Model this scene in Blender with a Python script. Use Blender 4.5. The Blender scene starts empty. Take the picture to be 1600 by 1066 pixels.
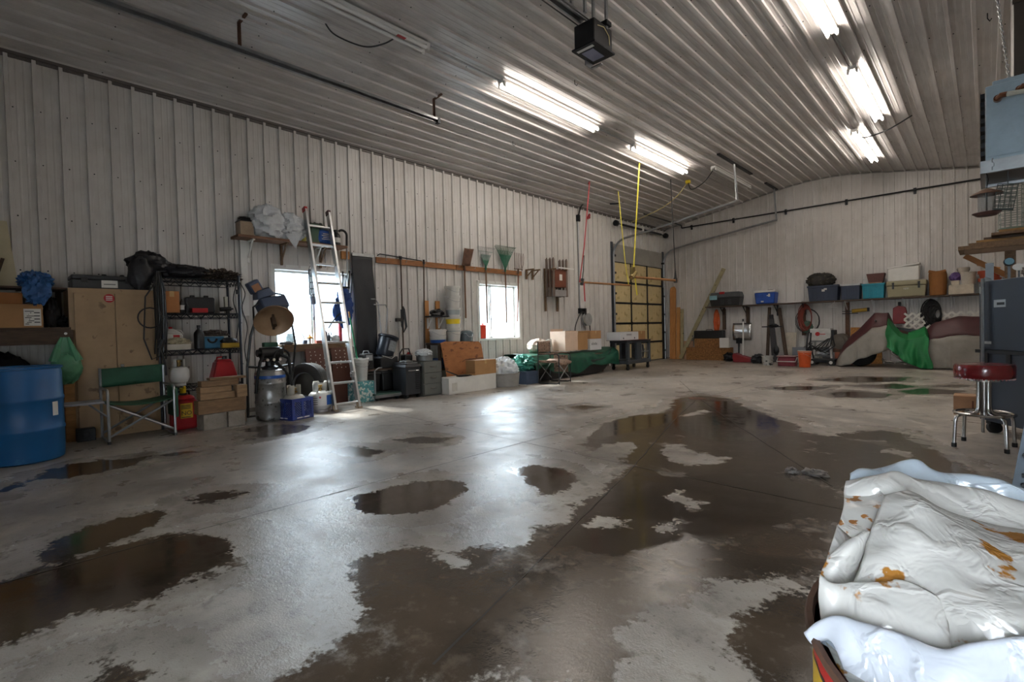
import bpy, math, random
import numpy as np
from mathutils import Vector, Matrix, noise as mnoise

PI = math.pi
random.seed(7)
scene = bpy.context.scene
C = scene.collection

# ------------------------------------------------------------------ camera
def make_camera():
    yaw, pitch, roll = math.radians(43.503), math.radians(1.3071), math.radians(-1.4507)
    f = Vector((-math.sin(yaw) * math.cos(pitch), math.cos(yaw) * math.cos(pitch), -math.sin(pitch)))
    r0 = Vector((math.cos(yaw), math.sin(yaw), 0))
    u0 = r0.cross(f)
    r = math.cos(roll) * r0 + math.sin(roll) * u0
    u = -math.sin(roll) * r0 + math.cos(roll) * u0
    cd = bpy.data.cameras.new('camera')
    cd.sensor_width = 36.0
    cd.lens = 36.0 * 781.1 / 1600.0
    cd.clip_start = 0.02
    cam = bpy.data.objects.new('camera', cd)
    m = Matrix((r, u, -f)).transposed().to_4x4()
    m.translation = Vector((7.9, 0.0, 1.12))
    cam.matrix_world = m
    C.objects.link(cam)
    scene.camera = cam
make_camera()

# ------------------------------------------------------------------ sky, sun, exposure
world = bpy.data.worlds.new('overcast_sky')
scene.world = world
world.use_nodes = True
wbg = world.node_tree.nodes['Background']
wbg.inputs[0].default_value = (0.81, 0.905, 1.0, 1)
wbg.inputs[1].default_value = 15.0
sd = bpy.data.lights.new('sun', 'SUN')
sd.energy = 6.0
sd.angle = math.radians(9)
sd.color = (1.0, 0.95, 0.88)
so = bpy.data.objects.new('sun', sd)
so.rotation_euler = Vector((0.72, 0.06, -0.78)).to_track_quat('-Z', 'Y').to_euler()
so.location = (-8, 5, 9)
C.objects.link(so)
TUBE_STRENGTH = 23.0
scene.view_settings.view_transform = 'Standard'
scene.view_settings.look = 'None'
scene.view_settings.exposure = 0.9
scene.view_settings.gamma = 1.0
scene.view_settings.use_curve_mapping = False
scene.cycles.max_bounces = 10
scene.cycles.diffuse_bounces = 5
scene.cycles.caustics_reflective = False
scene.cycles.caustics_refractive = False
scene.cycles.sample_clamp_indirect = 6.0

# ------------------------------------------------------------------ materials
def lin(c):
    if isinstance(c, str):
        c = tuple(int(c[i:i + 2], 16) / 255 for i in (0, 2, 4))
    return tuple(((x / 12.92) if x <= 0.04045 else ((x + 0.055) / 1.055) ** 2.4) for x in c)

_M = {}
def M(name, col='808080', rough=0.55, metal=0.0, var=0.18, scale=6.0, bump=0.0, bscale=60.0,
      stretch=(1, 1, 1), spec=0.5, trans=0.0, col2=None, thr=None, emit=None, alpha=None, sss=0.0, coat=0.0):
    """procedural surface: base colour broken up by noise; col2/thr adds blotches of a second colour"""
    if name in _M:
        return _M[name]
    m = bpy.data.materials.new(name)
    m.use_nodes = True
    nt = m.node_tree
    N, L = nt.nodes, nt.links
    b = N['Principled BSDF']
    c = lin(col)
    tc = N.new('ShaderNodeTexCoord')
    mp = N.new('ShaderNodeMapping')
    mp.inputs['Scale'].default_value = stretch
    L.new(tc.outputs['Object'], mp.inputs[0])
    nz = N.new('ShaderNodeTexNoise')
    nz.inputs['Scale'].default_value = scale
    nz.inputs['Detail'].default_value = 5
    nz.inputs['Roughness'].default_value = 0.62
    L.new(mp.outputs[0], nz.inputs['Vector'])
    rp = N.new('ShaderNodeValToRGB')
    rp.color_ramp.elements[0].position = 0.3
    rp.color_ramp.elements[1].position = 0.7
    rp.color_ramp.elements[0].color = tuple(x * (1 - var) for x in c) + (1,)
    rp.color_ramp.elements[1].color = tuple(min(1, x * (1 + var)) for x in c) + (1,)
    L.new(nz.outputs[0], rp.inputs[0])
    out = rp.outputs[0]
    if col2 is not None:
        n2 = N.new('ShaderNodeTexNoise')
        n2.inputs['Scale'].default_value = scale * 1.7
        n2.inputs['Detail'].default_value = 6
        L.new(mp.outputs[0], n2.inputs['Vector'])
        r2 = N.new('ShaderNodeValToRGB')
        t = 0.6 if thr is None else thr
        r2.color_ramp.elements[0].position = t - 0.02
        r2.color_ramp.elements[1].position = t + 0.03
        L.new(n2.outputs[0], r2.inputs[0])
        mx = N.new('ShaderNodeMixRGB')
        L.new(r2.outputs[0], mx.inputs[0])
        L.new(out, mx.inputs[1])
        mx.inputs[2].default_value = lin(col2) + (1,)
        out = mx.outputs[0]
    L.new(out, b.inputs['Base Color'])
    b.inputs['Roughness'].default_value = rough
    b.inputs['Metallic'].default_value = metal
    b.inputs['Specular IOR Level'].default_value = spec
    b.inputs['Transmission Weight'].default_value = trans
    b.inputs['Coat Weight'].default_value = coat
    if sss:
        b.inputs['Subsurface Weight'].default_value = sss
        b.inputs['Subsurface Radius'].default_value = (0.03, 0.03, 0.03)
    if emit:
        b.inputs['Emission Color'].default_value = lin(emit[0]) + (1,)
        b.inputs['Emission Strength'].default_value = emit[1]
    if alpha is not None:
        b.inputs['Alpha'].default_value = alpha
    if bump:
        bn = N.new('ShaderNodeTexNoise')
        bn.inputs['Scale'].default_value = bscale
        bn.inputs['Detail'].default_value = 4
        L.new(mp.outputs[0], bn.inputs['Vector'])
        bp = N.new('ShaderNodeBump')
        bp.inputs['Strength'].default_value = bump
        bp.inputs['Distance'].default_value = 0.02
        L.new(bn.outputs[0], bp.inputs['Height'])
        L.new(bp.outputs[0], b.inputs['Normal'])
    _M[name] = m
    return m

def glass_mat():
    m = bpy.data.materials.new('window_glass')
    m.use_nodes = True
    nt = m.node_tree
    N, L = nt.nodes, nt.links
    for n in list(N):
        N.remove(n)
    o = N.new('ShaderNodeOutputMaterial')
    t = N.new('ShaderNodeBsdfTransparent')
    t.inputs[0].default_value = (0.93, 0.96, 0.97, 1)
    g = N.new('ShaderNodeBsdfGlossy')
    g.inputs['Roughness'].default_value = 0.02
    mx = N.new('ShaderNodeMixShader')
    lw = N.new('ShaderNodeLayerWeight')
    pw = N.new('ShaderNodeMath')
    pw.operation = 'POWER'
    pw.inputs[1].default_value = 4.0
    L.new(lw.outputs['Facing'], pw.inputs[0])
    L.new(pw.outputs[0], mx.inputs[0])
    L.new(t.outputs[0], mx.inputs[1])
    L.new(g.outputs[0], mx.inputs[2])
    L.new(mx.outputs[0], o.inputs[0])
    return m
GLASS = glass_mat()

def film_mat(name, col, opacity, rough=0.35):
    """thin plastic film: part see-through, part diffuse and translucent, with a soft gloss"""
    m = bpy.data.materials.new(name)
    m.use_nodes = True
    nt = m.node_tree
    N, L = nt.nodes, nt.links
    for n in list(N):
        N.remove(n)
    o = N.new('ShaderNodeOutputMaterial')
    c = lin(col) + (1,)
    t = N.new('ShaderNodeBsdfTransparent')
    d = N.new('ShaderNodeBsdfDiffuse'); d.inputs[0].default_value = c
    tr = N.new('ShaderNodeBsdfTranslucent'); tr.inputs[0].default_value = c
    g = N.new('ShaderNodeBsdfGlossy'); g.inputs['Roughness'].default_value = rough
    a = N.new('ShaderNodeMixShader'); a.inputs[0].default_value = 0.35
    L.new(d.outputs[0], a.inputs[1]); L.new(tr.outputs[0], a.inputs[2])
    bmx = N.new('ShaderNodeMixShader'); bmx.inputs[0].default_value = 0.08
    L.new(a.outputs[0], bmx.inputs[1]); L.new(g.outputs[0], bmx.inputs[2])
    e = N.new('ShaderNodeMixShader'); e.inputs[0].default_value = opacity
    L.new(t.outputs[0], e.inputs[1]); L.new(bmx.outputs[0], e.inputs[2])
    L.new(e.outputs[0], o.inputs[0])
    return m

# ------------------------------------------------------------------ mesh building
def Rz(a):
    return Matrix.Rotation(a, 3, 'Z')

class MB:
    def __init__(s):
        s.v = []
        s.f = []
    def add(s, vs, fs):
        n = len(s.v)
        s.v.extend(tuple(p) for p in vs)
        s.f.extend(tuple(i + n for i in f) for f in fs)
        return s
    def box(s, x0, x1, y0, y1, z0, z1, R=None, o=(0, 0, 0)):
        vs = [(x, y, z) for x in (x0, x1) for y in (y0, y1) for z in (z0, z1)]
        if R is not None:
            vs = [tuple(R @ Vector(p) + Vector(o)) for p in vs]
        elif o != (0, 0, 0):
            vs = [(p[0] + o[0], p[1] + o[1], p[2] + o[2]) for p in vs]
        return s.add(vs, [(0, 1, 3, 2), (4, 6, 7, 5), (0, 4, 5, 1), (2, 3, 7, 6), (0, 2, 6, 4), (1, 5, 7, 3)])
    def taper(s, lo, hi, z0, z1):
        """box whose bottom rectangle lo=(x0,x1,y0,y1) grows into the top one hi"""
        vs = [(lo[0], lo[2], z0), (lo[1], lo[2], z0), (lo[1], lo[3], z0), (lo[0], lo[3], z0),
              (hi[0], hi[2], z1), (hi[1], hi[2], z1), (hi[1], hi[3], z1), (hi[0], hi[3], z1)]
        return s.add(vs, [(0, 3, 2, 1), (4, 5, 6, 7), (0, 1, 5, 4), (1, 2, 6, 5), (2, 3, 7, 6), (3, 0, 4, 7)])
    def bar(s, p0, p1, w, h, up=(0, 0, 1)):
        p0, p1 = Vector(p0), Vector(p1)
        d = (p1 - p0).normalized()
        a = d.cross(Vector(up))
        if a.length < 1e-4:
            a = d.cross(Vector((1, 0, 0)))
        a.normalize()
        b = a.cross(d)
        vs = []
        for p in (p0, p1):
            for sx, sy in ((-1, -1), (1, -1), (1, 1), (-1, 1)):
                vs.append(p + a * (sx * w / 2) + b * (sy * h / 2))
        return s.add(vs, [(0, 3, 2, 1), (4, 5, 6, 7), (0, 1, 5, 4), (1, 2, 6, 5), (2, 3, 7, 6), (3, 0, 4, 7)])
    def cyl(s, p0, p1, r0, r1=None, n=16, caps=True):
        r1 = r0 if r1 is None else r1
        p0, p1 = Vector(p0), Vector(p1)
        d = (p1 - p0).normalized()
        a = d.cross(Vector((0, 0, 1)))
        if a.length < 1e-4:
            a = Vector((1, 0, 0))
        a.normalize()
        b = d.cross(a)
        vs = []
        for p, r in ((p0, r0), (p1, r1)):
            for i in range(n):
                t = 2 * PI * i / n
                vs.append(p + a * (r * math.cos(t)) + b * (r * math.sin(t)))
        fs = [(i, (i + 1) % n, n + (i + 1) % n, n + i) for i in range(n)]
        if caps:
            fs.append(tuple(range(n - 1, -1, -1)))
            fs.append(tuple(range(n, 2 * n)))
        return s.add(vs, fs)
    def tube(s, pts, r, n=8, closed=False):
        P = [Vector(p) for p in pts]
        m = len(P)
        T = []
        for i in range(m):
            if closed:
                t = P[(i + 1) % m] - P[i - 1]
            else:
                t = P[min(i + 1, m - 1)] - P[max(i - 1, 0)]
            T.append(t.normalized() if t.length > 1e-9 else Vector((0, 0, 1)))
        a = T[0].cross(Vector((0, 0, 1)))
        if a.length < 1e-3:
            a = T[0].cross(Vector((1, 0, 0)))
        a.normalize()
        vs = []
        for i in range(m):
            a = (a - T[i] * a.dot(T[i]))
            a.normalize()
            b = T[i].cross(a)
            rr = r[i] if isinstance(r, (list, tuple)) else r
            for k in range(n):
                t = 2 * PI * k / n
                vs.append(P[i] + a * (rr * math.cos(t)) + b * (rr * math.sin(t)))
        fs = []
        for i in range(m if closed else m - 1):
            j = (i + 1) % m
            for k in range(n):
                k2 = (k + 1) % n
                fs.append((i * n + k, i * n + k2, j * n + k2, j * n + k))
        if not closed:
            fs.append(tuple(range(n - 1, -1, -1)))
            fs.append(tuple((m - 1) * n + k for k in range(n)))
        return s.add(vs, fs)
    def lathe(s, prof, n=24, c=(0, 0, 0), axis=(0, 0, 1), sx=1.0, sy=1.0):
        q = Vector((0, 0, 1)).rotation_difference(Vector(axis)).to_matrix()
        vs = []
        for r, z in prof:
            for i in range(n):
                t = 2 * PI * i / n
                vs.append(q @ Vector((r * sx * math.cos(t), r * sy * math.sin(t), z)) + Vector(c))
        fs = []
        for j in range(len(prof) - 1):
            for i in range(n):
                i2 = (i + 1) % n
                fs.append((j * n + i, j * n + i2, (j + 1) * n + i2, (j + 1) * n + i))
        if prof[0][0] > 1e-6:
            fs.append(tuple(range(n - 1, -1, -1)))
        if prof[-1][0] > 1e-6:
            fs.append(tuple((len(prof) - 1) * n + i for i in range(n)))
        return s.add(vs, fs)
    def grid(s, fn, nu, nv):
        vs = [fn(i / nu, j / nv) for j in range(nv + 1) for i in range(nu + 1)]
        w = nu + 1
        fs = [(j * w + i, j * w + i + 1, (j + 1) * w + i + 1, (j + 1) * w + i) for j in range(nv) for i in range(nu)]
        return s.add(vs, fs)
    def prism(s, poly, t0, t1, plane='yz'):
        """polygon in a plane, thick along the remaining axis from t0 to t1"""
        def mk(p, t):
            return {'yz': (t, p[0], p[1]), 'xz': (p[0], t, p[1]), 'xy': (p[0], p[1], t)}[plane]
        n = len(poly)
        vs = [mk(p, t0) for p in poly] + [mk(p, t1) for p in poly]
        fs = [tuple(range(n - 1, -1, -1)), tuple(range(n, 2 * n))]
        fs += [(i, (i + 1) % n, n + (i + 1) % n, n + i) for i in range(n)]
        return s.add(vs, fs)
    def blob(s, c, r, amp=0.15, freq=3.0, seed=0, nu=28, nv=18, flat=None, ridge=False, pw=1.0):
        """lumpy closed bag: a sphere pushed in and out by noise; flat=z is where it rests"""
        off = Vector((seed * 7.3, seed * 3.1, seed * 1.7))
        vs = []
        for j in range(nv + 1):
            ph = PI * j / nv
            for i in range(nu):
                t = 2 * PI * i / nu
                d = Vector((math.sin(ph) * math.cos(t), math.sin(ph) * math.sin(t), -math.cos(ph)))
                if pw != 1.0:
                    d = Vector([math.copysign(abs(x) ** pw, x) for x in d])
                k = mnoise.fractal(d * freq + off, 1.0, 2.0, 3)
                if ridge:
                    k = 0.6 - 2.2 * abs(mnoise.noise(d * freq + off)) + 0.3 * k
                d = d * (1 + amp * k)
                p = [c[0] + d.x * r[0], c[1] + d.y * r[1], c[2] + d.z * r[2]]
                if flat is not None and p[2] < flat:
                    p[2] = flat
                vs.append(p)
        fs = []
        for j in range(nv):
            for i in range(nu):
                i2 = (i + 1) % nu
                fs.append((j * nu + i, j * nu + i2, (j + 1) * nu + i2, (j + 1) * nu + i))
        return s.add(vs, fs)
    def bounds(s):
        a = np.array(s.v)
        return a.min(0), a.max(0)
    def mesh(s, name):
        me = bpy.data.meshes.new(name)
        me.from_pydata(s.v, [], s.f)
        me.validate()
        me.update()
        return me

def obj(name, mb, mat, parent=None, smooth=True, bevel=0.0, solid=0.0, sub=0, label=None, ang=38, loc=None, kind=None):
    me = mb.mesh(name) if isinstance(mb, MB) else mb
    if mat is not None and not me.materials:
        me.materials.append(mat)
    if smooth and isinstance(mb, MB):
        me.polygons.foreach_set('use_smooth', [True] * len(me.polygons))
        if not sub:
            me.set_sharp_from_angle(angle=math.radians(ang))
    o = bpy.data.objects.new(name, me)
    C.objects.link(o)
    if parent is not None:
        o.parent = parent
    if loc is not None:
        o.location = loc
    if bevel:
        b = o.modifiers.new('bevel', 'BEVEL')
        b.width = bevel
        b.segments = 2
        b.limit_method = 'ANGLE'
    if solid:
        q = o.modifiers.new('solid', 'SOLIDIFY')
        q.thickness = solid
        q.offset = 0
    if sub:
        q = o.modifiers.new('sub', 'SUBSURF')
        q.levels = sub
        q.render_levels = sub
    if label:
        o['label'] = label
    if kind:
        o['kind'] = kind
    return o

def thing(name, label, cat, loc=(0, 0, 0), rz=0.0, group=None):
    o = bpy.data.objects.new(name, None)
    o.empty_display_size = 0.1
    C.objects.link(o)
    o.location = loc
    o.rotation_euler = (0, 0, rz)
    o['label'] = label
    o['category'] = cat
    if group:
        o['group'] = group
    return o

def solo(name, mb, mat, label, cat, loc=(0, 0, 0), rz=0.0, group=None, **k):
    o = obj(name, mb, mat, None, **k)
    o.location = loc
    o.rotation_euler = (0, 0, rz)
    o['label'] = label
    o['category'] = cat
    if group:
        o['group'] = group
    return o

def struct(name, mb, mat, parent=None, **k):
    o = obj(name, mb, mat, parent, **k)
    if parent is None:
        o['kind'] = 'structure'
    return o

def kids(o):
    return [x for x in bpy.data.objects if x.parent == o]

def dup(o, loc, rz=None, label=None):
    c = o.copy()
    C.objects.link(c)
    c.location = loc
    if rz is not None:
        c.rotation_euler = (0, 0, rz)
    if label:
        c['label'] = label
    for ch in kids(o):
        d = ch.copy()
        C.objects.link(d)
        d.parent = c
        for g in kids(ch):
            e = g.copy()
            C.objects.link(e)
            e.parent = d
    return c

def arc(c, r, a0, a1, n, plane='xz'):
    out = []
    for i in range(n + 1):
        t = a0 + (a1 - a0) * i / n
        x, y = r * math.cos(t), r * math.sin(t)
        out.append({'xz': (c[0] + x, c[1], c[2] + y), 'yz': (c[0], c[1] + x, c[2] + y), 'xy': (c[0] + x, c[1] + y, c[2])}[plane])
    return out

def text_part(txt, size, mat, parent, loc, rot, name='lettering', thick=0.0008):
    """flat print: the outline of a word turned into a mesh"""
    cu = bpy.data.curves.new('text', 'FONT')
    cu.body = txt
    cu.size = size
    cu.extrude = thick
    cu.align_x = 'CENTER'
    cu.align_y = 'CENTER'
    tmp = bpy.data.objects.new('text', cu)
    C.objects.link(tmp)
    dg = bpy.context.evaluated_depsgraph_get()
    me = bpy.data.meshes.new_from_object(tmp.evaluated_get(dg))
    bpy.data.objects.remove(tmp)
    me.materials.clear()
    me.materials.append(mat)
    o = bpy.data.objects.new(name, me)
    C.objects.link(o)
    o.parent = parent
    o.location = loc
    o.rotation_euler = rot
    return o

FACE_X = (PI / 2, 0, PI / 2)      # print that faces +X
FACE_NY = (PI / 2, 0, 0)          # print that faces -Y

# shared materials
m_black = M('black_plastic', '17181a', 0.42, var=.25)
m_blackcloth = M('black_cloth', '15161a', 0.75, var=.3, bump=.3, bscale=30)
m_dark = M('dark_metal', '26282b', 0.45, .6)
m_steel = M('galvanised_steel', '9a9c9d', 0.38, .85, var=.15, scale=9)
m_chrome = M('chrome', 'b9b7b4', 0.18, 1.0, var=.08)
m_alu = M('aluminium', 'c3c4c4', 0.33, .9, var=.1)
m_white = M('white_plastic', 'd5d4cf', 0.45, var=.06)
m_whitepaint = M('white_paint', 'dcdbd6', 0.5, var=.06)
m_rubber = M('rubber', '101112', 0.7, var=.2)
m_card = M('cardboard', 'a27a50', 0.8, var=.1, scale=4)
m_card2 = M('lit_cardboard', 'd6bba4', 0.8, var=.08, scale=4)  # cardboard lightened so its colour carries the light falling on the carton
m_wood = M('pine_wood', 'a27646', 0.65, var=.25, scale=5, stretch=(6, 1, 6))
m_woodz = M('upright_pine', 'b07a44', 0.65, var=.22, scale=5, stretch=(6, 6, 1))
m_oldwood = M('weathered_wood', '6d553d', 0.75, var=.35, scale=6, stretch=(6, 1.2, 6))
m_darkwood = M('dark_timber', '47372a', 0.75, var=.3, scale=6, stretch=(6, 1.2, 6))
m_red = M('red_plastic', 'a81d22', 0.38, var=.12)
m_paper = M('white_label', 'd8d6d0', 0.6, var=.05)
m_print = M('dark_print', '222226', 0.6)
m_yellow = M('yellow_plastic', 'e0c11e', 0.45, var=.1)
m_blue = M('blue_plastic', '1c4f9c', 0.4, var=.12)
m_green = M('green_cloth', '1f4d38', 0.7, var=.2, bump=.2, bscale=25)
m_rust = M('rusty_steel', '5e4334', 0.7, .4, var=.35, scale=12)
# ------------------------------------------------------------------ floor
WX, Y0, Y1 = 9.2, -1.6, 16.0
WET = {
 'puddle': [
  [(4.51,0.01),(4.50,0.21),(4.49,0.50),(4.59,0.78),(4.81,0.88),(4.99,0.87),(5.16,0.78),(5.19,0.63),(5.23,0.53),(5.31,0.48),(5.18,0.24),(5.23,0.10),(5.27,-0.00),(5.20,-0.19),(4.53,-0.22)],
  [(4.30,0.13),(4.08,0.22),(3.98,0.37),(3.97,0.58),(4.05,0.76),(4.23,0.67),(4.38,0.52),(4.45,0.34),(4.50,0.21),(4.42,0.14)],
  [(2.25,0.26),(1.98,0.34),(1.84,0.54),(1.94,0.71),(2.12,1.06),(2.37,0.91),(2.47,0.60),(2.45,0.40)],
  [(4.73,1.68),(4.72,1.76),(4.77,1.93),(4.79,2.13),(4.88,2.30),(5.07,2.42),(5.26,2.32),(5.34,2.13),(5.40,1.95),(5.33,1.75),(5.19,1.62),(5.00,1.59)],
  [(5.18,2.87),(5.17,3.11),(5.45,3.13),(5.73,2.98),(5.80,2.72),(5.72,2.57),(5.48,2.65)],
  [(6.25,1.99),(6.17,2.20),(6.07,2.50),(5.99,2.91),(5.94,3.47),(6.21,3.47),(6.43,3.75),(6.74,3.90),(7.07,3.88),(7.15,3.33),(7.04,2.87),(6.81,2.51),(6.58,2.08)],
  [(4.66,6.99),(5.19,7.42),(5.65,6.82),(6.13,6.32),(6.39,5.61),(6.35,5.03),(6.03,4.79),(5.50,5.08),(5.11,5.59)],
  [(4.71,4.81),(4.66,5.54),(4.97,5.87),(5.26,5.44),(5.18,4.84),(5.08,4.36),(5.02,4.09)],
  [(5.52,10.99),(5.93,11.93),(6.81,12.27),(6.79,11.45),(6.20,10.86)],
  [(5.22,9.25),(5.43,9.81),(5.94,9.90),(5.90,9.45),(5.51,9.11)],
  [(6.33,10.35),(6.75,10.94),(7.12,10.71),(6.84,10.13)],
  [(6.08,8.99),(6.33,9.52),(6.87,9.41),(6.82,8.87),(6.32,8.63)],
  [(6.90,9.88),(7.14,10.42),(7.68,10.36),(7.55,9.83),(7.05,9.52)],
  [(7.20,10.76),(7.58,11.31),(7.81,11.24),(7.59,10.79)],
 ],
 'damp': [
  [(6.26,0.58),(6.23,0.69),(6.20,0.82),(6.17,0.92),(6.10,1.01),(5.95,1.04),(5.75,1.11),(5.60,1.24),(5.66,1.37),(5.73,1.48),(5.81,1.53),(5.94,1.52),(6.05,1.54),(5.92,1.59),(5.94,1.73),(5.99,1.81),(6.15,1.80),(6.21,1.90),(6.15,2.01),(6.04,2.09),(6.12,2.27),(6.03,2.54),(5.99,2.74),(5.95,2.97),(5.91,3.24),(5.81,3.56),(5.57,3.65),(5.06,3.89),(4.94,4.34),(4.96,4.68),(5.00,5.02),(4.63,5.52),(4.90,6.00),(4.50,7.12),(4.57,7.76),(5.10,7.67),(5.68,6.85),(6.11,6.40),(6.46,5.95),(6.77,5.85),(7.13,6.28),(7.35,6.13),(7.53,5.61),(7.83,4.86),(7.95,4.42),(7.79,3.85),(7.55,3.29),(7.41,2.50),(7.40,2.13),(7.27,2.38),(7.17,2.26),(7.02,2.09),(7.00,1.88),(6.94,1.79),(6.92,1.63),(6.85,1.57),(6.96,1.49),(7.03,1.46),(7.08,1.31)],
  [(7.28,2.33),(7.23,2.14),(7.22,1.95),(7.29,1.90),(7.26,1.71),(7.33,1.64),(7.36,1.49),(7.61,1.71),(7.40,2.32)],
  [(3.83,0.93),(3.81,1.05),(3.91,1.19),(4.06,1.31),(4.17,1.17),(4.12,1.05),(4.16,0.98),(3.97,0.93)],
  [(3.34,2.21),(3.28,2.46),(3.44,2.55),(3.75,2.59),(3.83,2.32),(3.64,2.24)],
  [(1.41,2.07),(1.30,2.44),(1.89,2.76),(2.15,2.48),(2.15,2.26),(2.19,1.93),(1.74,2.13)],
  [(2.15,1.14),(2.14,1.39),(2.26,1.38),(2.32,1.18)],
  [(3.45,2.91),(3.46,3.23),(3.81,3.30),(3.92,3.13),(3.73,2.87)],
  [(3.60,5.62),(3.64,5.93),(3.95,5.93),(3.94,5.59)],
  [(5.76,0.14),(5.64,0.20),(5.64,0.28),(5.79,0.35),(5.98,0.34)],
  [(5.21,0.53),(5.26,0.82),(5.29,0.82),(5.25,0.52)],
  [(6.65,4.94),(6.85,5.18),(6.96,4.95),(6.87,4.74)],
  [(6.88,4.01),(7.04,4.23),(7.18,4.31),(7.11,4.06)],
  [(2.39,0.04),(2.29,0.19),(2.44,0.20),(2.56,0.04)],
 ],
 'dry': [
  [(6.25,2.29),(6.17,2.52),(6.28,2.52),(6.40,2.54),(6.43,2.44),(6.34,2.33)],
  [(5.75,4.16),(5.79,4.47),(5.97,4.33),(6.19,4.21),(6.34,4.28),(6.37,4.02),(6.20,3.82),(5.98,3.92)],
  [(5.35,3.59),(5.23,4.02),(5.41,4.25),(5.58,4.12),(5.59,3.77),(5.53,3.62)],
  [(5.13,5.87),(5.19,6.51),(5.33,6.36),(5.26,5.86)],
  [(6.31,3.17),(6.42,3.21),(6.59,3.07),(6.58,2.96),(6.41,3.00)],
  [(6.55,2.53),(6.61,2.64),(6.65,2.58),(6.61,2.48)],
  [(6.40,6.17),(6.71,6.13),(6.96,5.99),(6.76,5.62),(6.47,5.75)],
  [(7.30,5.44),(7.47,5.33),(7.44,5.11),(7.31,5.21)],
 ],
}


def poly_sd(px, py, poly):
    """signed distance of points to a polygon, positive inside"""
    d = np.full(px.shape, 1e9)
    inside = np.zeros(px.shape, bool)
    n = len(poly)
    for i in range(n):
        ax, ay = poly[i]
        bx, by = poly[(i + 1) % n]
        ex, ey = bx - ax, by - ay
        l2 = ex * ex + ey * ey + 1e-12
        t = np.clip(((px - ax) * ex + (py - ay) * ey) / l2, 0, 1)
        d = np.minimum(d, np.hypot(px - ax - t * ex, py - ay - t * ey))
        cond = ((ay > py) != (by > py)) & (px < ex * (py - ay) / (ey if abs(ey) > 1e-9 else 1e-9) + ax)
        inside ^= cond
    return np.where(inside, d, -d)

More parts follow.
